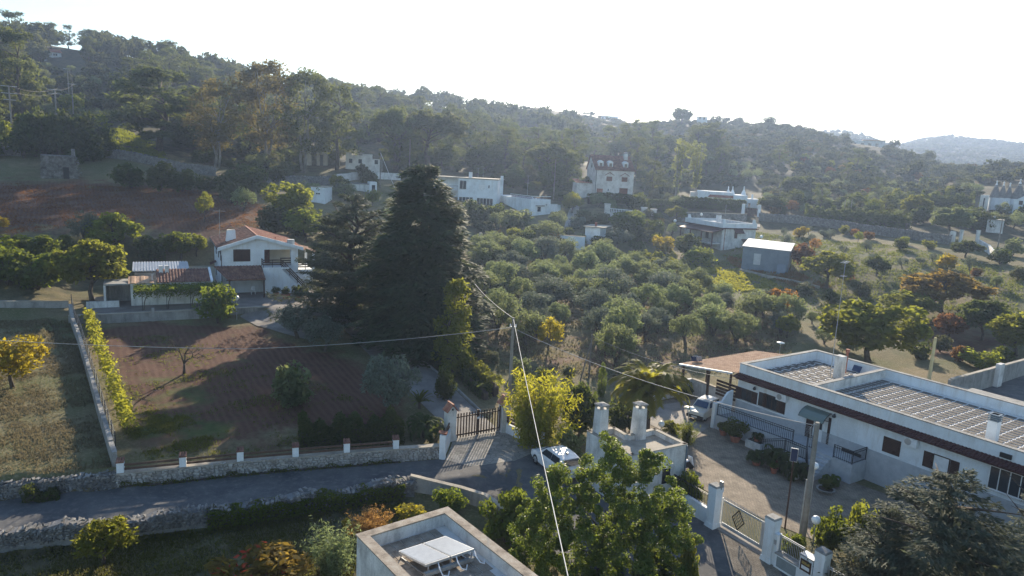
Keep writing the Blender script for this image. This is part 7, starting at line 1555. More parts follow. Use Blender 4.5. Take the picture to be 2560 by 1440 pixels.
for k, x in enumerate((L * .78, L * .86)):
    p = fr.w(x, -.9, 0); s_ = thing('metal_sheet', ['grey sheet leaning on the shed, left one', 'grey sheet leaning on the shed, right one'][k], 'sheet', (p.x, p.y, hz(p.x, p.y)), fr.rz, 'sheets leaning on the shed'); MB().hexa([(0, 0, -.1), (.8, 0, -.1), (.8, .05, -.1), (0, .05, -.1)], [(0, .6, 1.7), (.8, .6, 1.7), (.8, .65, 1.7), (0, .65, 1.7)]).build('sheet', X['bluemetal'], s_)
# dry stone hut and ruins on the left
fr, L = facade(99, 199.5, 442, 145, 0); t = thing('stone_hut', 'grey dry stone field hut with dark doorway and chimney', 'hut', fr.o, fr.rz); hh = onf(fr, 105, 389)[1]
MB().hexa([(0, 0, -1.5), (L, 0, -1.5), (L, 5, -1.5), (0, 5, -1.5)], [(.5, .45, hh), (L - .6, .45, hh), (L - .6, 4.6, hh), (.5, 4.6, hh)]).build('core', X['stone'], t)
rng = random.Random(8); z = -.2; Vs = MB(); cnt_ = 0
while z < hh - .1:
    rh = rng.uniform(.16, .26); ti = .45 * (z + 1.5) / (hh + 1.5); x = .45 * ti; x1 = L - .5 * ti
    while x < x1:
        w_ = rng.uniform(.3, .65)
        if not (L * .56 < x + w_ / 2 < L * .76 and z < 1.75): inst('stone', ROCKS[rng.randrange(10)], t, (x + w_ / 2, ti - .02, z + rh / 2), (0, 0, rng.choice([0, 3.14])), (w_, .3, rh * 1.05)); cnt_ += 1
        x += w_
    z += rh
panel(t, 'doorway', fm('front', .2), L * .59, L * .735, -.3, 1.75, X['iron'], .0, .12); MB().box(L * .56, L * .765, -.02, .3, 1.76, 1.95).build('lintel', X['stone'], t); MB().box(.3, L - .4, .3, 4.8, hh + .002, hh + .14).build('roof', X['chianca'], t); MB().box(L * .82, L * .92, 2.0, 2.7, hh + .14, hh + 1.35).build('chimney', X['stone'], t)
stone_wall('hillside_wall', 'grey dry stone terrace wall under the grassy slope', [W(250, 392).xy, W(330, 402).xy, W(400, 418).xy, W(470, 432).xy, W(540, 440).xy][::1], 1.7, .6, .38, ROCKS, X['chianca'], 1, 160, seed=31)
stone_wall('hillside_wall', 'grey dry stone wall behind the stone hut at the left edge', [W(-120, 388).xy, W(0, 388).xy, W(52, 390).xy], 1.5, .6, .38, ROCKS, X['chianca'], 1, 60, seed=32)
stone_wall('field_edge_wall', 'long grey stone wall below the ruined buildings', [W(668, 462).xy, W(730, 462).xy, W(790, 462).xy, W(840, 462).xy], 1.7, .6, .38, ROCKS, X['chianca'], 1, 120, seed=33)
fr, L = facade(768, 850, 408, 178, 6); t = thing('arched_ruin', 'ruined stone farm building with two dark arches among the trees', 'ruin', fr.o, fr.rz); hh = onf(fr, 780, 366)[1]
mb = MB(); arch(mb, 0, L, hh, [(L * .13, L * .29), (L * .62, L * .86)], 0, .6); mb.build('arcade', X['stone_house'], t); MB().box(0, L, 1.2, 6, -3, hh - .2).build('wall', X['stone'], t); MB().box(-.1, L + .1, .0, 6.1, hh + .002, hh + .25).build('roof', X['chianca'], t); panel(t, 'doorway', fm('front', 0), L * .38, L * .48, -.5, hh * .55, X['iron'])
fr, L = facade(864, 948, 424, 174, -10); t = thing('roofless_ruin', 'roofless crumbling stone house with small square windows', 'ruin', fr.o, fr.rz); hh = onf(fr, 890, 384)[1]
for a, b, k in ((0, .18, 1.05), (.181, .5, .9), (.501, .78, 1.0), (.781, 1.0, .72)): MB().box(L * a, L * b, 0, .7, -3, hh * k).build('wall', X['stone_house'], t)
MB().box(0, .7, .702, 6, -3, hh * .9).build('wall', X['stone'], t); MB().box(L - .7, L, .702, 6, -3, hh * .7).build('wall', X['stone'], t)
for a in (.1, .38, .86): panel(t, 'window', fm('front', 0), L * a, L * a + .8, hh * .42, hh * .42 + 1.0, X['iron'])
for k, (px, py) in enumerate(((900.5, 446), (935, 446))): p = W(px, py); t = thing('stone_gate_post', ['stone gate post with ball cap below the roofless ruin, left one', 'stone gate post with ball cap below the roofless ruin, right one'][k], 'post', p, 0, 'stone gate posts'); MB().box(-.35, .35, -.35, .35, -.5, 2.3).build('shaft', X['stone_house'], t); mb = MB(); mb.lathe([(.42, 2.302), (.42, 2.45), (.15, 2.5), (.22, 2.75), (.02, 3.0)], 8); mb.build('cap', X['stone_house'], t)
wall_strip('garden_wall', 'pale stone garden wall left of the ball-capped gate posts', [W(836, 455).xy, W(870, 452).xy, W(897, 448).xy], 1.6, .5, X['stone_house'])
wall_strip('garden_wall', 'whitewashed wall right of the ball-capped gate posts', [W(938, 447).xy, W(965, 448).xy, W(1000, 450).xy], 1.5, .4, X['white_old'])
fr, L = facade(777, 812, 502, 138, -20); t = thing('white_cottage', 'little white cottage peeking out behind the bright green trees', 'house', fr.o, fr.rz); hh = onf(fr, 812, 469)[1]; MB().box(0, L, 0, 4, -2, hh).build('wall', X['white'], t); MB().box(-.1, L + .1, -.1, 4.1, hh + .002, hh + .15).build('roof', X['cement'], t); wpx(t, fr, 789, 481, 801, 487, mull=1)
fr, L = facade(872, 942, 478, 150, 8); t = thing('blue_shuttered_house', 'low white house with dark arched door partly hidden by the cedar', 'house', fr.o, fr.rz); hh = onf(fr, 930, 455)[1]; MB().box(0, L * .74, 1, 5, -2, hh * .72).build('wall', X['white_old'], t); MB().box(L * .741, L, 0, 5, -2, hh).build('wall', X['white'], t); panel(t, 'door', fm('front', 0), L * .82, L * .94, -.5, hh * .7, X['iron']); MB().box(-.1, L * .74, .8, 5.1, hh * .72 + .002, hh * .72 + .15).build('roof', X['chianca'], t)
# upper left house, ridge house, skyline houses
fr, L = facade(113, 154, 153, 330, 10); t = thing('hilltop_house', 'white hilltop house with red roof and terrace wall at the upper left', 'house', fr.o, fr.rz); hh = onf(fr, 120, 129)[1]
MB().box(0, L, 0, 7, -4, hh).build('wall', X['white'], t); rf = MB(); pantile(rf, (-.4, -.4, hh), (L + .4, -.4, hh), (L + .4, 3.5, hh + 1.5), (-.4, 3.5, hh + 1.5), .5, .06); rf.build('roof', X['terracotta'], t); wpx(t, fr, 132, 133, 144, 141, mull=1); MB().box(-1, L + 4, -4, -3.5, -5, .2).build('terrace_wall', X['white'], t); MB().box(L + 4.01, L + 11, -4.5, -4, -6, -1.2).build('terrace_wall', X['white'], t); MB().box(L * .95, L + 4, -.5, 5, -4, hh * .45).build('annex', X['white_old'], t)
fr, L = facade(2118, 2212, 367, 440, 5); t = thing('ridge_house', 'wide low pale house half hidden on the right-hand ridge', 'house', fr.o, fr.rz); hh = onf(fr, 2180, 352)[1]; MB().box(0, L, 0, 9, -4, hh).build('wall', X['white_old'], t); MB().box(L * .4, L + .5, -.5, 9.4, hh + .002, hh + .5).build('roof', X['terra_pale'], t)
for k in range(4): panel(t, 'window', fm('front', 0), L * (.15 + .2 * k), L * (.15 + .2 * k) + 1.6, .6, 2.4, X['glass'])
for k, (a, b, py, d, lab) in enumerate(((1742, 1768, 302, 420, 'small white house on the ridge above the poplars'), (1495, 1545, 300, 545, 'pale white building on the far gap of the skyline'), (1226, 1252, 270, 395, 'tiny white house on the skyline above the umbrella pines'))):
    fr, L = facade(a, b, py, d, 0); t = thing('far_house', lab, 'house', fr.o, fr.rz); hh = L * (.2 if k == 1 else .35); MB().box(0, L, 0, 8, -5, hh).build('wall', X['white'], t); MB().box(-.3, L + .3, -.3, 8.3, hh + .002, hh + .3).build('roof', X['cement'], t)
    for q in range(2): panel(t, 'window', fm('front', 0), L * (.2 + .4 * q), L * (.2 + .4 * q) + 1.0, hh * .4, hh * .4 + 1.2, X['glass'])
# trulli at the right edge
names = ['leftmost', 'second', 'third', 'tallest']
for k, (px, bw_, py, top) in enumerate(((2484, 21, 508, 463), (2502, 17, 508, 465), (2518, 16, 508, 467), (2541, 27, 514, 461))):
    p = DD(px, py, 228); s = 228 / FPX; H = (py - top) * s * 1.0; R = bw_ * s / 2; t = thing('trullo', names[k] + ' grey cone-roofed trullo in the row at the right edge', 'trullo', p, 0, 'row of trulli'); w0 = H * .25
    mb = MB(); mb.lathe([(R, -2), (R, w0)], 14); mb.build('wall', X['white'], t); mb = MB(); n = 9
    for j in range(n): r0 = R * 1.04 * (1 - .86 * j / n); mb.lathe([(r0, w0 + (H * .82 - w0) * j / n + .002), (r0 * .97, w0 + (H * .82 - w0) * (j + 1) / n)], 14)
    mb.build('cone_roof', X['chianca'], t); mb = MB(); mb.lathe([(R * .26, H * .76), (R * .16, H * .86), (.12, H * .92), (.2, H * .97), (.03, H * 1.02)], 8); mb.build('pinnacle', X['white'], t)
fr, L = facade(2532, 2584, 521, 216, -8); t = thing('gabled_house', 'white gabled house front below the trulli at the right edge', 'house', fr.o, fr.rz); hh = 2.0; MB().box(0, L, 0, 6, -3, hh).build('wall', X['white'], t); MB().extr([(0, hh + .002), (L, hh + .002), (L * .5, hh + 1.3)], 'y', 0, 6).build('gable', X['white'], t); panel(t, 'window', fm('front', 0), L * .25, L * .25 + .8, 1, 2, X['glass']); panel(t, 'window', fm('front', 0), L * .6, L * .6 + .8, 1, 2, X['glass'])
fr, L = facade(2448, 2470, 512, 222, 0); t = thing('white_annex', 'low white building left of the trulli row', 'house', fr.o, fr.rz); MB().box(0, L, 0, 5, -3, 2.6).build('wall', X['white_old'], t); panel(t, 'doorway', fm('front', 0), L * .4, L * .55, -.5, 1.8, X['iron'])
fr, L = facade(2466, 2508, 570, 190, 2); t = thing('white_hut', 'plain white flat-roofed hut on the lawn below the trulli', 'hut', fr.o, fr.rz); hh = onf(fr, 2470, 549)[1]; MB().box(0, L, 0, 4, -2, hh).build('wall', X['white_old'], t); MB().box(-.1, L + .1, -.1, 4.1, hh + .002, hh + .12).build('roof', X['cement'], t); chimney(t, 1.2, 2, hh + .1, .7, .5, X['white_old'], None)
for k, (px, py) in enumerate(((2379, 604), (2400, 606), (2441, 612))): p = W(px, py); t = thing('white_gate_post', ['broad white gate post at the end of the long stone wall', 'slim white gate post right of the broad one', 'tall white gate post by the white drive'][k], 'post', p, -.2); MB().box(-.5 if k == 0 else -.25, .5 if k == 0 else .25, -.3, .3, -.5, 2.0 + .4 * k).build('shaft', X['white_old'], t); MB().box(-.3, .3, -.36, .36, 2.0 + .4 * k, 2.15 + .4 * k).build('cap', X['white_old'], t)
wall_strip('drive_wall', 'white sweeping wall of the drive at the right', [W(2446, 618).xy, W(2470, 632).xy, W(2486, 652).xy], 1.5, .3, X['white_old'])
# huts in the middle distance
fr, L = facade(1184, 1246, 614, 128, -14); t = thing('cistern_hut', 'flat concrete-roofed hut with stub chimney right of the huge fir', 'hut', fr.o, fr.rz); hh = onf(fr, 1190, 597)[1]; MB().box(0, L, 0, 4.4, -2, hh).build('wall', X['white_old'], t); MB().box(-.2, L + .2, -.2, 4.6, hh + .002, hh + .16).build('roof', X['cement'], t); chimney(t, L * .22, 1.0, hh + .16, .9, .55, X['concrete'], None)
fr, L = facade(1392, 1462, 602, 134, -8); t = thing('low_white_wall', 'low whitewashed yard wall below the lane', 'wall', fr.o, fr.rz); MB().box(0, L, 0, .35, -2, 1.1).build('wall', X['white'], t); MB().box(-.05, L + .05, -.05, .4, 1.103, 1.18).build('coping', X['cement'], t)
fr, L = facade(1462, 1512, 592, 140, -14); t = thing('flat_roofed_hut', 'small white hut with flat roof and red chimney pot below the lane', 'hut', fr.o, fr.rz); hh = onf(fr, 1470, 567)[1]; MB().box(0, L * .75, 0, 5, -2, hh).build('wall', X['white'], t); MB().box(-.3, L, -.5, 5.4, hh + .002, hh + .16).build('roof', X['cement'], t); MB().box(L * .4, L * .4 + .4, 1, 1.4, hh + .16, hh + .9).build('chimney', X['terracotta'], t)
# stone boundary walls and hedges on the right
stone_wall('stone_boundary_wall', 'long grey stone wall crossing the slope below the dark hedges', [W(1896, 552).xy, W(2000, 560).xy, W(2100, 572).xy, W(2200, 588).xy, W(2300, 602).xy, W(2376, 612).xy], 1.8, .6, .42, ROCKS, X['chianca'], .8, 180, seed=41)
wall_strip('road_wall', 'pale grey wall behind the parapet house terrace', [W(1690, 551).xy, W(1760, 552).xy, W(1866, 556).xy], 2.0, .4, X['stone'], capm=X['cement'])
hedge('clipped_hedge', 'tall clipped dark hedge in front of the low arched house', [DD(1700, 536, 190).xy, DD(1770, 537, 190).xy, DD(1862, 538, 190).xy], 2.6, 1.6, 'dark', 7000, .22, lambda x, y: hz(x, y) + .2, lumps=.03, seed=51)
hedge('clipped_hedge', 'dark clipped hedge below the stone house', [W(1470, 510).xy, W(1540, 508).xy, W(1610, 512).xy], 2.2, 1.6, 'dark', 5000, .22, lumps=.04, seed=52)
hedge('clipped_hedge', 'dark hedge running right from the stone house terrace', [W(1600, 526).xy, W(1660, 527).xy, W(1705, 530).xy], 2.6, 1.6, 'dark', 4000, .22, lumps=.04, seed=53)
hedge('cypress_hedge', 'long dark cypress hedge behind the grey stone wall', [W(2010, 552).xy, W(2090, 560).xy, W(2180, 570).xy, W(2268, 580).xy], 3.2, 2.2, 'dark', 9000, .26, lumps=.16, seed=54)
hedge('cypress_hedge', 'dark hedge rows on the slope left of the trulli', [W(2240, 520).xy, W(2330, 522).xy, W(2430, 528).xy], 3.6, 2.5, 'dark', 7000, .26, lumps=.2, seed=55)
hedge('garden_hedge', 'green hedge right of the parapet house', [W(1890, 622).xy, W(1925, 626).xy, W(1960, 628).xy], 1.6, 1.2, 'green', 2500, .16, seed=56)
hedge('vine_hedge', 'yellow-green vine rows left of the parapet house, upper row', [W(1545, 652).xy, W(1620, 650).xy, W(1690, 652).xy], 1.3, 1.0, 'vine', 4200, .15, cat='vine', lumps=.25, seed=57)
hedge('vine_hedge', 'yellow-green vine rows left of the parapet house, lower row', [W(1600, 664).xy, W(1690, 664).xy, W(1775, 668).xy], 1.1, 1.0, 'vine', 3800, .15, cat='vine', lumps=.25, seed=58)
wall_strip('ruined_kerb', 'broken pale concrete kerb across the weedy plot', [W(1850, 678).xy, W(1920, 695).xy, W(1990, 708).xy, W(2048, 722).xy], .45, .4, X['cement'])
strip('lane_right', [W(*p).xy for p in [(1690, 556), (1800, 560), (1900, 562)]], [W(*p).xy for p in [(1690, 562), (1800, 566), (1900, 569)]], LANE, 20, 3, .1)

# ------------------------------------------------------------------ poles and cables
def pole(label, px, base, top, r, m, arms=(), name='utility_pole', extra=None, p=None):
    p = p or W(px, base); h = height_to(p, top); t = thing(name, label, 'pole', p); MB().tube([(0, 0, -.6), (0, 0, h)], [r, r * .62], 9).build('shaft', m, t)
    for (z, L, a) in arms: MB().bar((-L / 2 * math.cos(a), -L / 2 * math.sin(a), h - z), (L / 2 * math.cos(a), L / 2 * math.sin(a), h - z), .09).build('cross_arm', X['galv'], t)
    return t, p + Vector((0, 0, h)), h
pc, PT, ph = pole('tall concrete utility pole between the grove and the golden bamboo', 1270, 1062, 794, .17, X['pole']); mb = MB(); mb.box(-.25, .25, -.06, .06, ph - .75, ph - .68); mb.build('bracket', X['galv'], pc)
for k in (-.2, .2): mb = MB(); mb.lathe([(.03, 0), (.06, .03), (.04, .1), (.06, .13), (.02, .18)], 7, (k, 0, ph - .68)); mb.build('insulator', X['pvc'], pc)
pr_, PRT, prh = pole('concrete utility pole beside the letterbox wall', 2003, 1366, 1056, .19, X['pole']); mb = MB(); mb.tube([(-.21, -.05, 0), (-.21, -.05, prh * .55)], .035, 6); mb.build('cable_duct', X['galv'], pr_); mb = MB(); mb.tube([(0, -.1, prh - .12), (-.25, -.12, prh - .05), (-.4, -.1, prh - .3), (-.3, -.12, prh - 1.2)], .02, 5); mb.build('cable_loop', X['cable'], pr_)
p2, P2T, h2_ = pole('leaning timber pole with brace in the olive grove', 1472, 945, 836, .11, X['woodpole']); mb = MB(); mb.tube([(-.9, -.6, -.3), (0, 0, h2_ * .85)], [.08, .06], 6); mb.build('brace', X['woodpole'], p2)
p3, P3T, _ = pole('slim pole top beside the huge fir', 1176, 760, 698, .09, X['woodpole'])
py_, PYT, _ = pole('yellow square concrete pole behind the long house', 2318, 975, 844, .2, X['yellow_pole'])
pole('twin-armed power pole with transformer box at the left edge', 33, 368, 214, .2, X['pole'], [(.1, 2.6, .6), (1.4, 2.6, .6), (2.6, 2.0, .6)]); q = W(33, 368); t = thing('transformer_box', 'grey metal box strapped to the left power pole', 'box', q + Vector((-.25, -.5, 1.7)), 0); MB().box(-.4, .4, -.25, .25, 0, 1.0).build('case', X['galv'], t); MB().box(-.06, .06, -.27, -.255, .4, .55).build('lock', X['iron'], t)
pole('concrete power pole standing in the dark thicket', 143, 320, 222, .22, X['pole'], [(.2, 2.4, .5), (1.0, 2.4, .5)], p=DD(143, 320, 185)); pole('thin power pole right of the thicket pole', 184, 290, 208, .15, X['pole'], [(.2, 1.8, .5)], p=DD(184, 290, 200)); pole('thin power pole higher up the slope', 173, 250, 170, .15, X['pole'], [(.2, 1.8, .5)], p=DD(173, 250, 225))
pole('leaning telegraph pole above the white house', 1022, 408, 348, .13, X['woodpole'], p=DD(1024, 410, 172)); tp_, TPT, _ = pole('telegraph pole by the walled garden, held by a guy wire', 950, 470, 380, .13, X['woodpole']); pole('telegraph pole rising beside the white wing', 1384, 492, 398, .15, X['woodpole'], p=DD(1384, 492, 160))
pole('pale pole beside the poplars', 1686, 512, 468, .11, X['pole']); 
for k, (a, b, tp, lab) in enumerate(((2386, 632, 548, 'twin-leg pylon by the white gate posts'), (2108, 545, 500, 'slim pole behind the stone wall, left of a pair'), (2124, 548, 498, 'slim pole behind the stone wall, right of a pair'))): pole(lab, a if k else 2492, b, tp, .12, X['pole'])
def cable(label, pts, r=.02, sag=0.0, m=None, n=24, name='cable'):
    P = [Vector(p) for p in pts]; t = thing(name, label, 'cable', P[0]); o = P[0]; mb = MB(); out = []
    for a, b in zip(P, P[1:]):
        for k in range(n + (1 if b is P[-1] else 0)):
            s = k / n; out.append(a.lerp(b, s) - Vector((0, 0, sag * 4 * s * (1 - s))) - o)
    mb.tube(out, r, 5); mb.smooth = True; mb.build('strand', m or X['cable'], t); return t
near_ = DD(1424, 1460, 15.5)
dirv = (near_ - PT); far_end = near_ + dirv.normalized() * 45
cable('thick pale twisted cable running from the tall pole towards the camera', [PT - Vector((0, 0, .1)), near_, far_end], .016, .12, X['twist'], 40)
cable('grey cable crossing the garden from the tall pole to the left edge', [PT - Vector((0, 0, .75)), DD(620, 872, 56), DD(-300, 830, 62)], .022, .25)
cable('pale cable from the tall pole up to the slim pole by the fir', [PT - Vector((0, 0, .05)), P3T], .022, .35, X['twist'])
cable('grey cable from the tall pole to the pole beside the letterbox wall', [PT - Vector((0, 0, .8)), PRT - Vector((0, 0, .2))], .02, .7)
cable('thin cable from the leaning timber pole to the long house corner', [P2T - Vector((0, 0, .2)), FL.w(0, -.1, 3.9)], .014, .5)
cable('pale guy wire of the telegraph pole by the walled garden', [TPT - Vector((0, 0, .2)), DD(986, 468, 150)], .035, 0.0, X['pvc'])
for a, b, lab in (((22, 214, 155), (143, 222, 185), 'upper'), ((22, 226, 155), (143, 232, 185), 'lower')): cable('thin power line from the left edge pole to the thicket pole, %s strand' % lab, [DD(*a), DD(*b)], .014, .8, X['cable_dark'], 12)
cable('thin power line between the thicket pole and the thin poles', [DD(143, 224, 185), DD(184, 210, 200), DD(173, 172, 225)], .014, .5, X['cable_dark'], 10)
for px, b, lab in ((1517, 540, 'stone pillar at the left end of the white balustrade'), (1608, 548, 'reddish stone pillar at the right end of the white balustrade'), (1632, 552, 'outer stone pillar right of the white balustrade')):
    q = W(px, b); t = thing('stone_pillar', lab, 'pillar', q, 0); MB().box(-.6, .6, -.6, .6, -.6, 2.6).build('shaft', X['stone_house'], t); MB().box(-.7, .7, -.7, .7, 2.603, 2.8).build('cap', X['stone_house'], t)
qa, qb = W(1522, 540), W(1602, 547); t = thing('balustrade', 'low white balustrade between stone pillars below the stone house', 'railing', qa); v = qb - qa; MB().bar((0, 0, .3), v + Vector((0, 0, .3)), .4, 1.2).build('plinth', X['stone_house'], t); MB().bar((0, 0, 1.75), v + Vector((0, 0, 1.75)), .25, .12).build('handrail', X['white'], t)
for k in range(20): c = v * ((k + .5) / 20); inst('baluster', bal, t, (c.x, c.y, c.z + .95), scale=(1.2, 1.2, 1.4), m=X['white'])
# antennas
def antenna(label, p, h, els, rz, name='antenna'):
    t = thing(name, label, 'antenna', p, rz); MB().tube([(0, 0, -.1), (0, 0, h)], [.03, .02], 6).build('mast', X['galv'], t)
    for z, L, n in els:
        b = MB(); b.bar((-L / 2, 0, z), (L / 2, 0, z), .03)
        for k in range(n): x = -L / 2 + L * k / max(1, n - 1); b.bar((x, -.25, z), (x, .25, z), .014)
        b.build('aerial', X['galv'], t)
pa_ = FL.w(4.3, 5.7, 4.53); ah = height_to(pa_, 652); antenna('very tall thin television mast on the long house roof', pa_, ah, [(ah - .1, 1.9, 10), (ah - 1.2, .7, 4)], 1.0)
antenna('television aerial behind the villa chimney', FV.w(.8, 6.5, 6.0), 3.6, [(3.4, 1.4, 7)], .4); antenna('television mast on the low white wing', fr2.w(1.5, 4, h2), 5.2, [(5.0, 1.4, 6), (3.4, .8, 4)], .5)
fw_, _L = facade(1143, 1240, 531, 165, -12)
for k, x in enumerate((4.0, 5.2)): antenna(['thin mast on the white house roof, left one', 'thin mast on the white house roof, right one'][k], fw_.w(x, 3, hh if False else 7.5), 3.0, [(2.9, .5, 2)], .2)
antenna('short aerial mast behind the parapet house', W(1812, 548), 3.6, [(2.2, 1.6, 5)], .2)

# ------------------------------------------------------------------ lamps
def globe(label, p, h, r=.16, kind='globe', m=None):
    t = thing('garden_lamp', label, 'lamp', p); MB().tube([(0, 0, -.2), (0, 0, h - r * .8)], [.035, .03], 6).build('post', m or X['galv'], t); mb = MB(); mb.smooth = True
    if kind == 'globe': mb.lathe([(.03, -r)] + [(r * math.cos(a), r * math.sin(a)) for a in np.linspace(-1.3, 1.4, 9)] + [(.01, r)], 12, (0, 0, h)); mb.build('globe', X['lampwhite'], t)
    else: mb.lathe([(.05, -.2), (.12, -.05), (.42, -.02), (.42, .03), (.05, .1)], 14, (0, 0, h)); mb.build('disc_shade', X['lampwhite'], t)
def hpx(px, base, py): p = W(px, base); return p, height_to(p, py)
p, h = hpx(2016, 1330, 1165); globe('round white lamp on a tall post left of the concrete pole', p, h, .2)
p, h = hpx(2028, 1390, 1300); globe('large round white lamp in front of the laurel bush', p, h, .24)
p, h = hpx(1650, 1100, 1060); globe('round white lamp behind the parapet of the small house', p, max(h, 1.2), .24)
p, h = hpx(1716, 1095, 1020); globe('white disc lamp in front of the old boxy car', p, h, .3, 'disc')
p, h = hpx(1946, 905, 857); globe('white disc lamp behind the tiled pergola', p, h, .3, 'disc')
p, h = hpx(592, 800, 745); globe('round white lamp at the corner of the villa patio', p, h, .28)
p, h = hpx(1128, 990, 950); globe('small white lamp beside the driveway shrub', p, h, .12)
for px, b, y, lab in ((1899, 632, 592, 'round white lamp by the green hedge'), (1685, 582, 552, 'round lamp left of the parapet house'), (1750, 575, 536, 'bright lamp on the parapet house terrace'), (1648, 590, 558, 'round lamp above the yellowish shrub')):
    p, h = hpx(px, b, y); globe(lab, p, h, .35)
p, h = hpx(1962, 1322, 1152); t = thing('solar_street_lamp', 'rust-brown lamp post topped by an upright blue solar panel', 'lamp', p, -.4); MB().tube([(0, 0, -.2), (0, 0, h)], [.05, .04], 7).build('post', X['bronze'], t); pn = MB().box(-.2, .2, -.03, .03, h - .05, h + .75).build('panel_case', X['galv'], t); MB().box(-.17, .17, -.036, -.031, h - .02, h + .72).build('solar_panel', X['solar'], pn)

# ------------------------------------------------------------------ palms, cycads, pots
def fronds(n, L, wd, rise, droop, seed, leafl=.22, seg=9, m='palm', base=.1):
    rng = np.random.default_rng(seed); Vs = []; Fs = []; o = 0
    for k in range(n):
        a = rng.uniform(0, 6.28); el = rise * rng.uniform(.25, 1.15); ln = L * rng.uniform(.75, 1.05); P = []; p = np.array([math.cos(a) * base, math.sin(a) * base, 0.]); e = el
        for j in range(seg + 1):
            P.append(p.copy()); p = p + np.array([math.cos(a) * math.cos(e), math.sin(a) * math.cos(e), math.sin(e)]) * ln / seg; e -= droop * (j + 1) / seg * 2 / seg * 3
        P = np.array(P); side = np.array([-math.sin(a), math.cos(a), 0])
        for j in range(1, seg + 1):
            for q in range(3):
                t_ = (j - 1 + q / 3); i = int(t_); f = t_ - i; c = P[i] * (1 - f) + P[i + 1] * f; d = P[i + 1] - P[i]; d /= np.linalg.norm(d); ll = wd * (1 - .6 * abs(t_ / seg - .4)) * rng.uniform(.85, 1.1)
                for s in (-1, 1):
                    tip = c + (side * s * .75 + d * .65 + np.array([0, 0, -.25])) * ll; b = d * leafl * .26
                    Vs += [c - b, c + b, tip]; Fs.append((o, o + 1, o + 2)); o += 3
    return raw_mesh('fronds', np.array(Vs), np.array(Fs), LM[m])
def rib_mesh(n): return None
p = W(1612, 1082); t = thing('palm_tree', 'date palm with arching yellow-tipped fronds behind the small house', 'palm', p); hp_ = height_to(p, 985); MB().lathe([(.42, -.3), (.36, .5), (.32, hp_ * .6), (.4, hp_)], 10).build('trunk', X['bark'], t); inst('fronds', fronds(80, 3.7, .7, 1.3, .62, 3, .42), t, (0, 0, hp_))
p = W(1062, 1092); t = thing('cycad', 'dark spiky cycad at the driveway mouth left of the brown gate', 'plant', p); MB().lathe([(.25, -.2), (.22, .6)], 8).build('trunk', X['bark'], t); inst('fronds', fronds(60, 2.0, .34, 1.2, 1.0, 4, .2), t, (0, 0, .6), m=LM['dark'])
p = W(1048, 1022); t = thing('yucca', 'upright green yucca behind the dark cycad', 'plant', p); MB().lathe([(.12, -.2), (.1, .7)], 8).build('trunk', X['bark'], t); inst('fronds', fronds(36, 1.1, .16, 1.5, .3, 5, .12), t, (0, 0, .6), m=LM['green'])
CY = fronds(40, 1.15, .26, 1.1, 1.0, 6, .16); BUSH, _ = crown('shrub', 1)
def potted(label, p, r, h, kind, s, leaf='dark', potm=None):
    t = thing('potted_plant', label, 'potted plant', p, random.uniform(0, 6)); mb = MB(); mb.lathe([(r * .68, 0), (r * .95, h * .85), (r * 1.08, h * .86), (r * 1.08, h), (r * .9, h), (r * .88, h * .9)], 12); mb.build('pot', potm or X['clay_pot'], t)
    MB().lathe([(r * .85, h * .86), (r * .84, h * .93)], 10).build('soil', X['soilpot'], t)
    if kind == 'cycad': inst('fronds', CY, t, (0, 0, h + .05), scale=(s, s, s), m=LM[leaf])
    else: inst('foliage', BUSH, t, (0, 0, h * .8), scale=(s * .5, s * .5, s * .5), m=LM[leaf])
lp = lambda x, y: FL.w(x, y, .03)
potted('tall narrow potted plant at the ramp start', lp(1.0, -2.5), .32, .42, 'bush', 1.0, 'green'); potted('wide terracotta pot of broad green leaves by the ramp', lp(2.35, -2.75), .45, .5, 'bush', 1.7, 'green'); potted('small potted cycad on the pale plinth by the ramp', FL.w(4.0, -2.4, .6), .28, .35, 'cycad', .55)
potted('large potted cycad, left of the three before the ramp railing', lp(5.9, -4.9), .36, .5, 'cycad', .85); potted('largest potted cycad in front of the steps railing', lp(6.9, -4.1), .45, .75, 'cycad', 1.25); potted('broad cycad in a white pot near the solar lamp post', lp(8.6, -4.4), .4, .45, 'cycad', 1.2, 'dark', X['white']); potted('little plant in a clay pot before the largest cycad', lp(7.4, -5.0), .25, .4, 'bush', .6, 'green')
potted('potted cycad at the foot of the landing wall', lp(10.5, -3.2), .35, .35, 'cycad', .7, 'green'); potted('low planter with stones below the landing', lp(10.9, -4.4), .55, .25, 'bush', .9, 'green', X['concrete'])
t = thing('stone_trough', 'pale stone trough beside the ramp wall', 'planter', FL.w(3.6, -2.5, 0), FL.rz); MB().box(-.3, 1.0, -.3, .3, 0, .6).build('trough', X['white_old'], t); MB().box(-.22, .92, -.22, .22, .601, .63).build('soil', X['soilpot'], t)
vp = lambda x, y: FV.w(x, y, .04)
potted('dark potted plant left by the villa stair', vp(6.1, -3.0), .35, .5, 'bush', 1.0); potted('wide red pot in front of the villa stair', vp(7.0, -4.5), .5, .6, 'bush', 1.1); potted('tall potted cycad at the foot of the villa stair', vp(8.5, -4.2), .45, .9, 'cycad', 1.0); potted('potted shrub by the small railing right of the villa', vp(11.0, -3.8), .4, .4, 'cycad', .8, 'green'); potted('spiky potted plant beside the villa corner railing', vp(9.4, -2.0), .35, .5, 'cycad', .9)
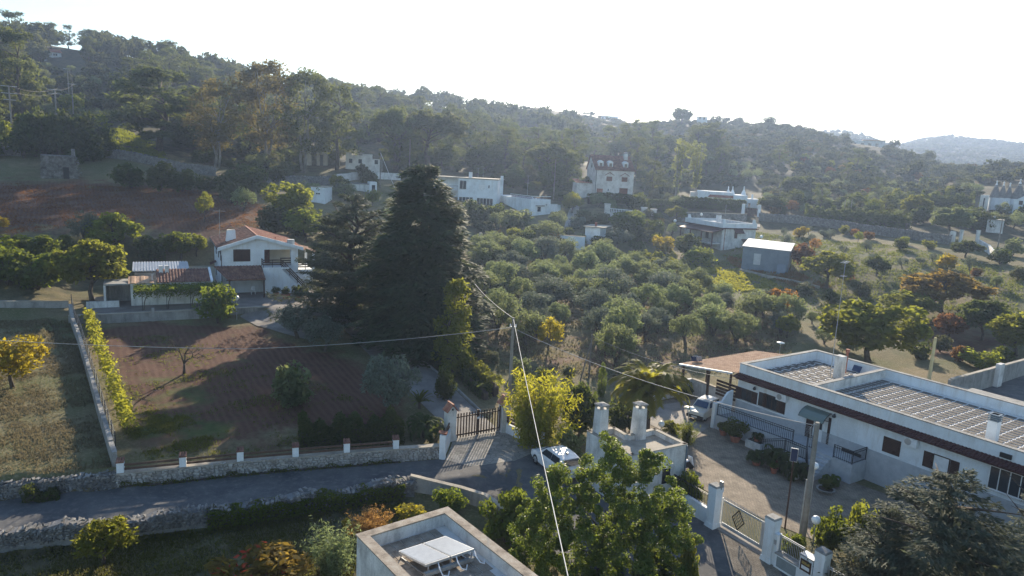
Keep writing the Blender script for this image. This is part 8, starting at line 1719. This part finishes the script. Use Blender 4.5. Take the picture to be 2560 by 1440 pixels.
def chair(label, p, rz):
    t = thing('plastic_chair', label, 'chair', p, rz); MB().box(-.25, .25, -.24, .24, .4, .44).build('seat', X['pvc'], t); MB().hexa([(-.24, .22, .44), (.24, .22, .44), (.24, .25, .44), (-.24, .25, .44)], [(-.22, .32, .9), (.22, .32, .9), (.22, .35, .9), (-.22, .35, .9)]).build('backrest', X['pvc'], t)
    for x in (-.22, .22):
        for y in (-.22, .22): MB().bar((x, y, 0), (x * .95, y * .95, .4), .04).build('leg', X['pvc'], t)
        MB().bar((x * 1.1, -.2, .63), (x * 1.1, .28, .66), .05, .03).build('armrest', X['pvc'], t)
chair('white plastic garden chair under the carport edge', vp(3.8, -.9), FV.rz)
t = thing('corner_railing', 'short brown wooden railing beside the villa stair foot', 'railing', FV.w(11.2, -1.5, 0), FV.rz - .9)
for z in (.3, .6, .9): MB().bar((0, 0, z), (2.6, 0, z), .05, .12).build('rail', X['wood'], t)
for x in (0, 1.3, 2.6): MB().bar((x, 0, -.1), (x, 0, 1.0), .08).build('post', X['wood'], t)
# bare tree in the garden
def bare():
    p = W(459, 935); h = height_to(p, 850); t = thing('bare_tree', 'leafless dark tree standing in the tilled garden', 'tree', p); rng = np.random.default_rng(12); mb = MB(); mb.smooth = True
    def br(p0, d, L, r, k):
        p1 = p0 + d * L * .5 + Vector(rng.normal(0, .05 * L, 3)); p2 = p0 + d * L; mb.tube([p0, p1, p2], [r, r * .8, r * .6], 5)
        if k > 0:
            for j in range(3 if k > 1 else 4):
                nd = (d + Vector(rng.normal(0, .55, 3)) + Vector((0, 0, .12))).normalized(); br(p2, nd, L * rng.uniform(.55, .8), r * .55, k - 1)
    br(Vector((0, 0, -.3)), Vector((.06, 0, 1)).normalized(), h * .42, .14, 4); mb.build('branches', X['bark'], t)
bare()

# ------------------------------------------------------------------ cars
def loft(mb, secs):
    n = len(secs[0]); b = len(mb.v); mb.v += [tuple(p) for s in secs for p in s]
    for i in range(len(secs) - 1):
        for k in range(n): mb.f.append((b + i * n + k, b + i * n + (k + 1) % n, b + (i + 1) * n + (k + 1) % n, b + (i + 1) * n + k))
    mb.f.append(tuple(b + k for k in range(n - 1, -1, -1))); mb.f.append(tuple(b + (len(secs) - 1) * n + k for k in range(n)))
def sec(x, hw, z0, z1, rnd=.12, tw=1.0):
    return [(x, -hw, z0 + rnd), (x, -hw * .9, z0), (x, hw * .9, z0), (x, hw, z0 + rnd), (x, hw, z1 - rnd * 1.6), (x, hw * tw * .93, z1), (x, -hw * tw * .93, z1), (x, -hw, z1 - rnd * 1.6)]
def wheel(t, x, y, r, w_):
    wo = MB(); s = 1 if y > 0 else -1; wo.smooth = True
    prof_ = [(r * .62, -w_ / 2), (r * .95, -w_ / 2), (r, -w_ / 4), (r, w_ / 4), (r * .95, w_ / 2), (r * .62, w_ / 2)]; n = 16; vs = []; fs = []
    for pr_, pz in prof_:
        for k in range(n): a = 2 * math.pi * k / n; vs.append((x + pr_ * math.cos(a), y + pz, r + pr_ * math.sin(a)))
    for i in range(5):
        for k in range(n): fs.append((i * n + k, i * n + (k + 1) % n, (i + 1) * n + (k + 1) % n, (i + 1) * n + k))
    wo.add(vs, fs); w0 = wo.build('wheel', X['rubber'], t); ri = MB(); yy = y + s * w_ * .42
    for k in range(5): a = 2 * math.pi * k / 5; ri.bar((x, yy, r), (x + r * .6 * math.cos(a), yy, r + r * .6 * math.sin(a)), .05, .07)
    ri.lathe([(r * .15, 0), (r * .15, .01)], 8, (x, yy, r)) if False else None; vs = [(x + r * .62 * math.cos(2 * math.pi * k / 16), y + s * w_ * .3, r + r * .62 * math.sin(2 * math.pi * k / 16)) for k in range(16)]; ri.add(vs, [tuple(range(16))]); ri.build('rim', X['rim'], w0)
def suv():
    c = G0(1392, 1150, .7); t = thing('white_car', 'white hatchback car parked at the wall end by the brown gate', 'car', (c.x, c.y, .035), math.radians(119)); L, hw = 4.35, .9
    mb = MB(); mb.smooth = False
    loft(mb, [sec(-2.17, .72, .42, .86), sec(-2.08, .84, .28, 1.0), sec(-1.5, .89, .22, 1.06), sec(-.2, .9, .2, 1.02), sec(.95, .9, .2, .98), sec(1.7, .87, .22, .88), sec(2.08, .78, .3, .74), sec(2.17, .66, .4, .62)]); mb.build('body', X['carwhite'], t)
    cb = MB(); cb.smooth = False; st = [(-2.0, 1.0, 1.06, .80), (-1.55, 1.02, 1.42, .66), (-1.1, 1.02, 1.52, .64), (-.2, 1.0, 1.55, .64), (.35, .98, 1.47, .64), (1.1, .96, 1.02, .74)]
    loft(cb, [[(x, -.84, z0), (x, .84, z0), (x, hwt, z1), (x, hwt * .85, z1 + .02), (x, -hwt * .85, z1 + .02), (x, -hwt, z1)] for x, z0, z1, hwt in st]); cb.build('cabin', X['carwhite'], t)
    g = MB(); g.hexa([(.42, -.58, 1.46), (1.06, -.7, 1.04), (1.06, .7, 1.04), (.42, .58, 1.46)], [(.46, -.56, 1.49), (1.1, -.68, 1.07), (1.1, .68, 1.07), (.46, .56, 1.49)]); g.build('windscreen', X['glass'], t)
    g = MB(); g.hexa([(-1.98, -.66, 1.1), (-1.62, -.56, 1.38), (-1.62, .56, 1.38), (-1.98, .66, 1.1)], [(-2.03, -.66, 1.12), (-1.68, -.56, 1.41), (-1.68, .56, 1.41), (-2.03, .66, 1.12)]); g.build('rear_window', X['glass'], t)
    for s in (-1, 1):
        for a, b in ((-1.5, -.55), (-.5, .62)):
            g = MB(); zb = 1.05; za = 1.44; x1 = b - (.34 if b > .5 else 0); x0 = a + (.12 if a < -1 else 0); g.hexa([(a, s * .838, zb), (b, s * .838, zb), (x1, s * .685, za), (x0, s * .685, za)], [(a, s * .86, zb), (b, s * .86, zb), (x1, s * .706, za), (x0, s * .706, za)]); g.build('side_window', X['glass'], t)
        for x in (-1.32, 1.3): wheel(t, x, s * .8, .34, .22)
        MB().box(-2.19, -2.02, s * .52 - .2, s * .52 + .2, .78, .92).build('tail_light', X['taillight'], t); MB().box(1.98, 2.13, s * .55 - .17, s * .55 + .17, .6, .72).build('headlight', X['headlight'], t)
        MB().box(.72, .9, s * .9 - (0 if s > 0 else .2), s * .9 + (.2 if s > 0 else 0), 1.0, 1.14).build('mirror', X['carwhite'], t)
    MB().hexa([(-1.25, -.04, 1.555), (-1.05, -.04, 1.56), (-1.05, .04, 1.56), (-1.25, .04, 1.555)], [(-1.25, -.015, 1.66), (-1.2, -.015, 1.66), (-1.2, .015, 1.66), (-1.25, .015, 1.66)]).build('roof_fin', X['rubber'], t); MB().box(-2.2, -2.12, -.26, .26, .56, .68).build('number_plate', X['plate'], t)
suv()
def boxy():
    c = FL.w(-2.55, -.7, .08); t = thing('old_boxy_car', 'old boxy cream hatchback with dark bumper parked by the ramp end', 'car', c, FL.rz + math.radians(-74.5)); mb = MB()
    loft(mb, [sec(-1.68, .66, .3, .85, .05), sec(-1.62, .72, .22, .92, .05), sec(.9, .73, .2, .9, .05), sec(1.62, .71, .22, .8, .05), sec(1.69, .66, .3, .7, .05)]); mb.build('body', X['carcream'], t)
    cb = MB(); loft(cb, [[(x, -.7, z0), (x, .7, z0), (x, hwt, z1), (x, -hwt, z1)] for x, z0, z1, hwt in ((-1.62, .9, .93, .68), (-1.42, .9, 1.38, .6), (.2, .9, 1.42, .6), (.78, .88, .93, .68))]); cb.build('cabin', X['carcream'], t); MB().box(-1.36, .18, -.58, .58, 1.423, 1.45).build('roof', X['carwhite'], t)
    g = MB(); g.hexa([(.76, -.58, .98), (.25, -.5, 1.37), (.25, .5, 1.37), (.76, .58, .98)], [(.8, -.58, 1.0), (.29, -.5, 1.39), (.29, .5, 1.39), (.8, .58, 1.0)]); g.build('windscreen', X['glass_blue'], t)
    g = MB(); g.hexa([(-1.62, -.58, .97), (-1.44, -.52, 1.34), (-1.44, .52, 1.34), (-1.62, .58, .97)], [(-1.65, -.58, .98), (-1.47, -.52, 1.35), (-1.47, .52, 1.35), (-1.65, .58, .98)]); g.build('rear_window', X['glass_blue'], t)
    for s in (-1, 1):
        for a, b in ((-1.35, -.4), (-.32, .5)): g = MB(); g.hexa([(a, s * .702, .96), (b, s * .702, .96), (b - .16, s * .625, 1.34), (a + .03, s * .612, 1.34)], [(a, s * .72, .96), (b, s * .72, .96), (b - .16, s * .643, 1.34), (a + .03, s * .63, 1.34)]); g.build('side_window', X['glass_blue'], t)
        for x in (-1.1, 1.08): wheel(t, x, s * .64, .27, .15)
        MB().box(1.66, 1.71, s * .5 - .12, s * .5 + .12, .58, .72).build('headlight', X['headlight'], t); MB().box(-1.72, -1.66, s * .58 - .08, s * .58 + .08, .5, .8).build('tail_light', X['taillight'], t)
    for a, b in ((1.64, 1.76), (-1.76, -1.64)): MB().box(a, b, -.72, .72, .28, .52).build('bumper', X['rubber'], t)
    MB().box(1.765, 1.785, -.24, .24, .34, .46).build('number_plate', X['plate'], t)
boxy()
c = FL.w(4.2, -10.2, 0); t = thing('parked_scooter', 'covered white-topped scooter beside the small house wall', 'scooter', c, .6)
for x in (-.5, .5): mb = MB(); vs = []; mb.tube([(x, -.06, .22), (x, .06, .22)], .22, 12); mb.build('wheel', X['rubber'], t)
MB().hexa([(-.6, -.15, .3), (.55, -.15, .3), (.55, .15, .3), (-.6, .15, .3)], [(-.5, -.18, .75), (.1, -.16, .72), (.1, .16, .72), (-.5, .18, .75)]).build('body', X['iron'], t); MB().hexa([(-.55, -.17, .752), (.1, -.17, .752), (.1, .17, .752), (-.55, .17, .752)], [(-.5, -.12, .85), (.05, -.12, .82), (.05, .12, .82), (-.5, .12, .85)]).build('seat', X['pvc'], t); MB().hexa([(.4, -.15, .3), (.6, -.15, .3), (.6, .15, .3), (.4, .15, .3)], [(.25, -.16, 1.0), (.35, -.16, 1.0), (.35, .16, 1.0), (.25, .16, 1.0)]).build('shield', X['pvc'], t)
# ------------------------------------------------------------------ undergrowth that nobody could count
def tufts(name, label, polys, n, leaf, size, hgt, cat, seed, aspect=.25, dens_noise=True, maxd=200):
    rng = np.random.default_rng(seed); Ps = []
    for pxpoly, share in polys:
        poly = [W(*p).xy for p in pxpoly]; xs_ = [p.x for p in poly]; ys_ = [p.y for p in poly]; k = int(n * share); got = 0; tries = 0
        while got < k and tries < 40:
            x = rng.uniform(min(xs_), max(xs_), k); y = rng.uniform(min(ys_), max(ys_), k); m_ = in_poly(x, y, poly)
            if dens_noise: m_ &= (wob(x, y, 1.7, 3.3) + wob(x, y, .6, 1.3) * .5 > (-.25 if dens_noise is True else .7) + .5 * rng.normal(size=k))
            x, y = x[m_], y[m_]; got += len(x); tries += 1; z = np.array([hz(a, b) for a, b in zip(x[:k], y[:k])]); Ps.append(np.stack([x[:k], y[:k], z + hgt * .4], 1))
    P = np.concatenate(Ps); nn = rng.normal(size=P.shape); nn[:, 2] *= .35
    V, F = leaves(P, nn, size, aspect, rng, -1.6); ob = bpy.data.objects.new(name, raw_mesh(name, V, F, LM[leaf])); C.objects.link(ob); tag(ob, label, cat, kind='stuff')
tufts('dry_grass', 'short dry grass on the field left of the wire fence', [([(-60, 800), (175, 800), (205, 900), (285, 1170), (0, 1205), (-60, 1205)], 1)], 16000, 'drygrass', .11, .12, 'grass', 1)
tufts('garden_weeds', 'green weeds in the vine garden', [([(232, 840), (480, 840), (640, 900), (900, 1000), (1000, 1090), (720, 1128), (310, 1165)], .6), ([(300, 1040), (420, 1020), (600, 1110), (310, 1162)], .4)], 9000, 'grass', .10, .10, 'weeds', 2, .25, 2)
tufts('foreground_grass', 'rough grass below the near stone wall', [([(-60, 1385), (480, 1325), (1000, 1250), (1100, 1290), (900, 1340), (860, 1600), (-60, 1600)], 1)], 26000, 'grass', .10, .10, 'grass', 3)
tufts('foreground_dry_grass', 'dry tufts among the rough foreground grass', [([(-60, 1400), (480, 1350), (880, 1290), (880, 1600), (-60, 1600)], 1)], 12000, 'drygrass', .11, .12, 'grass', 4)
tufts('grove_grass', 'thin dry grass under the olive grove', [([(1180, 640), (1420, 640), (1760, 720), (2010, 820), (1960, 920), (1500, 950), (1240, 930)], 1)], 14000, 'drygrass', .22, .16, 'grass', 5)
tufts('field_grass', 'sparse grass on the field of young olives', [([(1890, 580), (2200, 610), (2560, 680), (2560, 800), (2300, 830), (1700, 700)], 1)], 26000, 'grass', .22, .16, 'grass', 6)
tufts('plot_weeds', 'yellow vines and weeds on the plot beside the grove', [([(1680, 668), (1850, 672), (1960, 722), (1750, 735)], 1)], 5000, 'vine', .22, .2, 'weeds', 7, .6)
tufts('plot_scrub', 'rust-coloured dry scrub along the broken kerb', [([(1810, 640), (1960, 668), (2080, 720), (2000, 725), (1830, 665)], 1)], 4000, 'rust', .24, .4, 'weeds', 8)
tufts('slope_grass', 'bright grass on the sunlit slope behind the stone hut', [([(225, 330), (300, 322), (400, 362), (420, 400), (300, 385), (240, 360)], 1)], 5000, 'lime', .3, .25, 'grass', 9)
tufts('field_clods', 'stubble on the dark tilled upper field', [([(-60, 455), (480, 472), (690, 520), (640, 575), (300, 560), (-60, 590)], 1)], 12000, 'rust', .16, .08, 'stubble', 10)
# ------------------------------------------------------------------ haze
hb = MB().box(-1750, 1750, -60, 1760, -3.0, 128.0)
hm, ht = _nt('haze_air'); pv = N(ht, "ShaderNodeVolumePrincipled"); pv.inputs['Density'].default_value = HAZE_DENSITY
pv.inputs['Color'].default_value = (0.52, 0.68, 1.0, 1); pv.inputs['Anisotropy'].default_value = 0.5
ho = N(ht, "ShaderNodeOutputMaterial"); ht.links.new(pv.outputs[0], ho.inputs['Volume'])
tag(hb.build('haze', hm), kind='stuff')
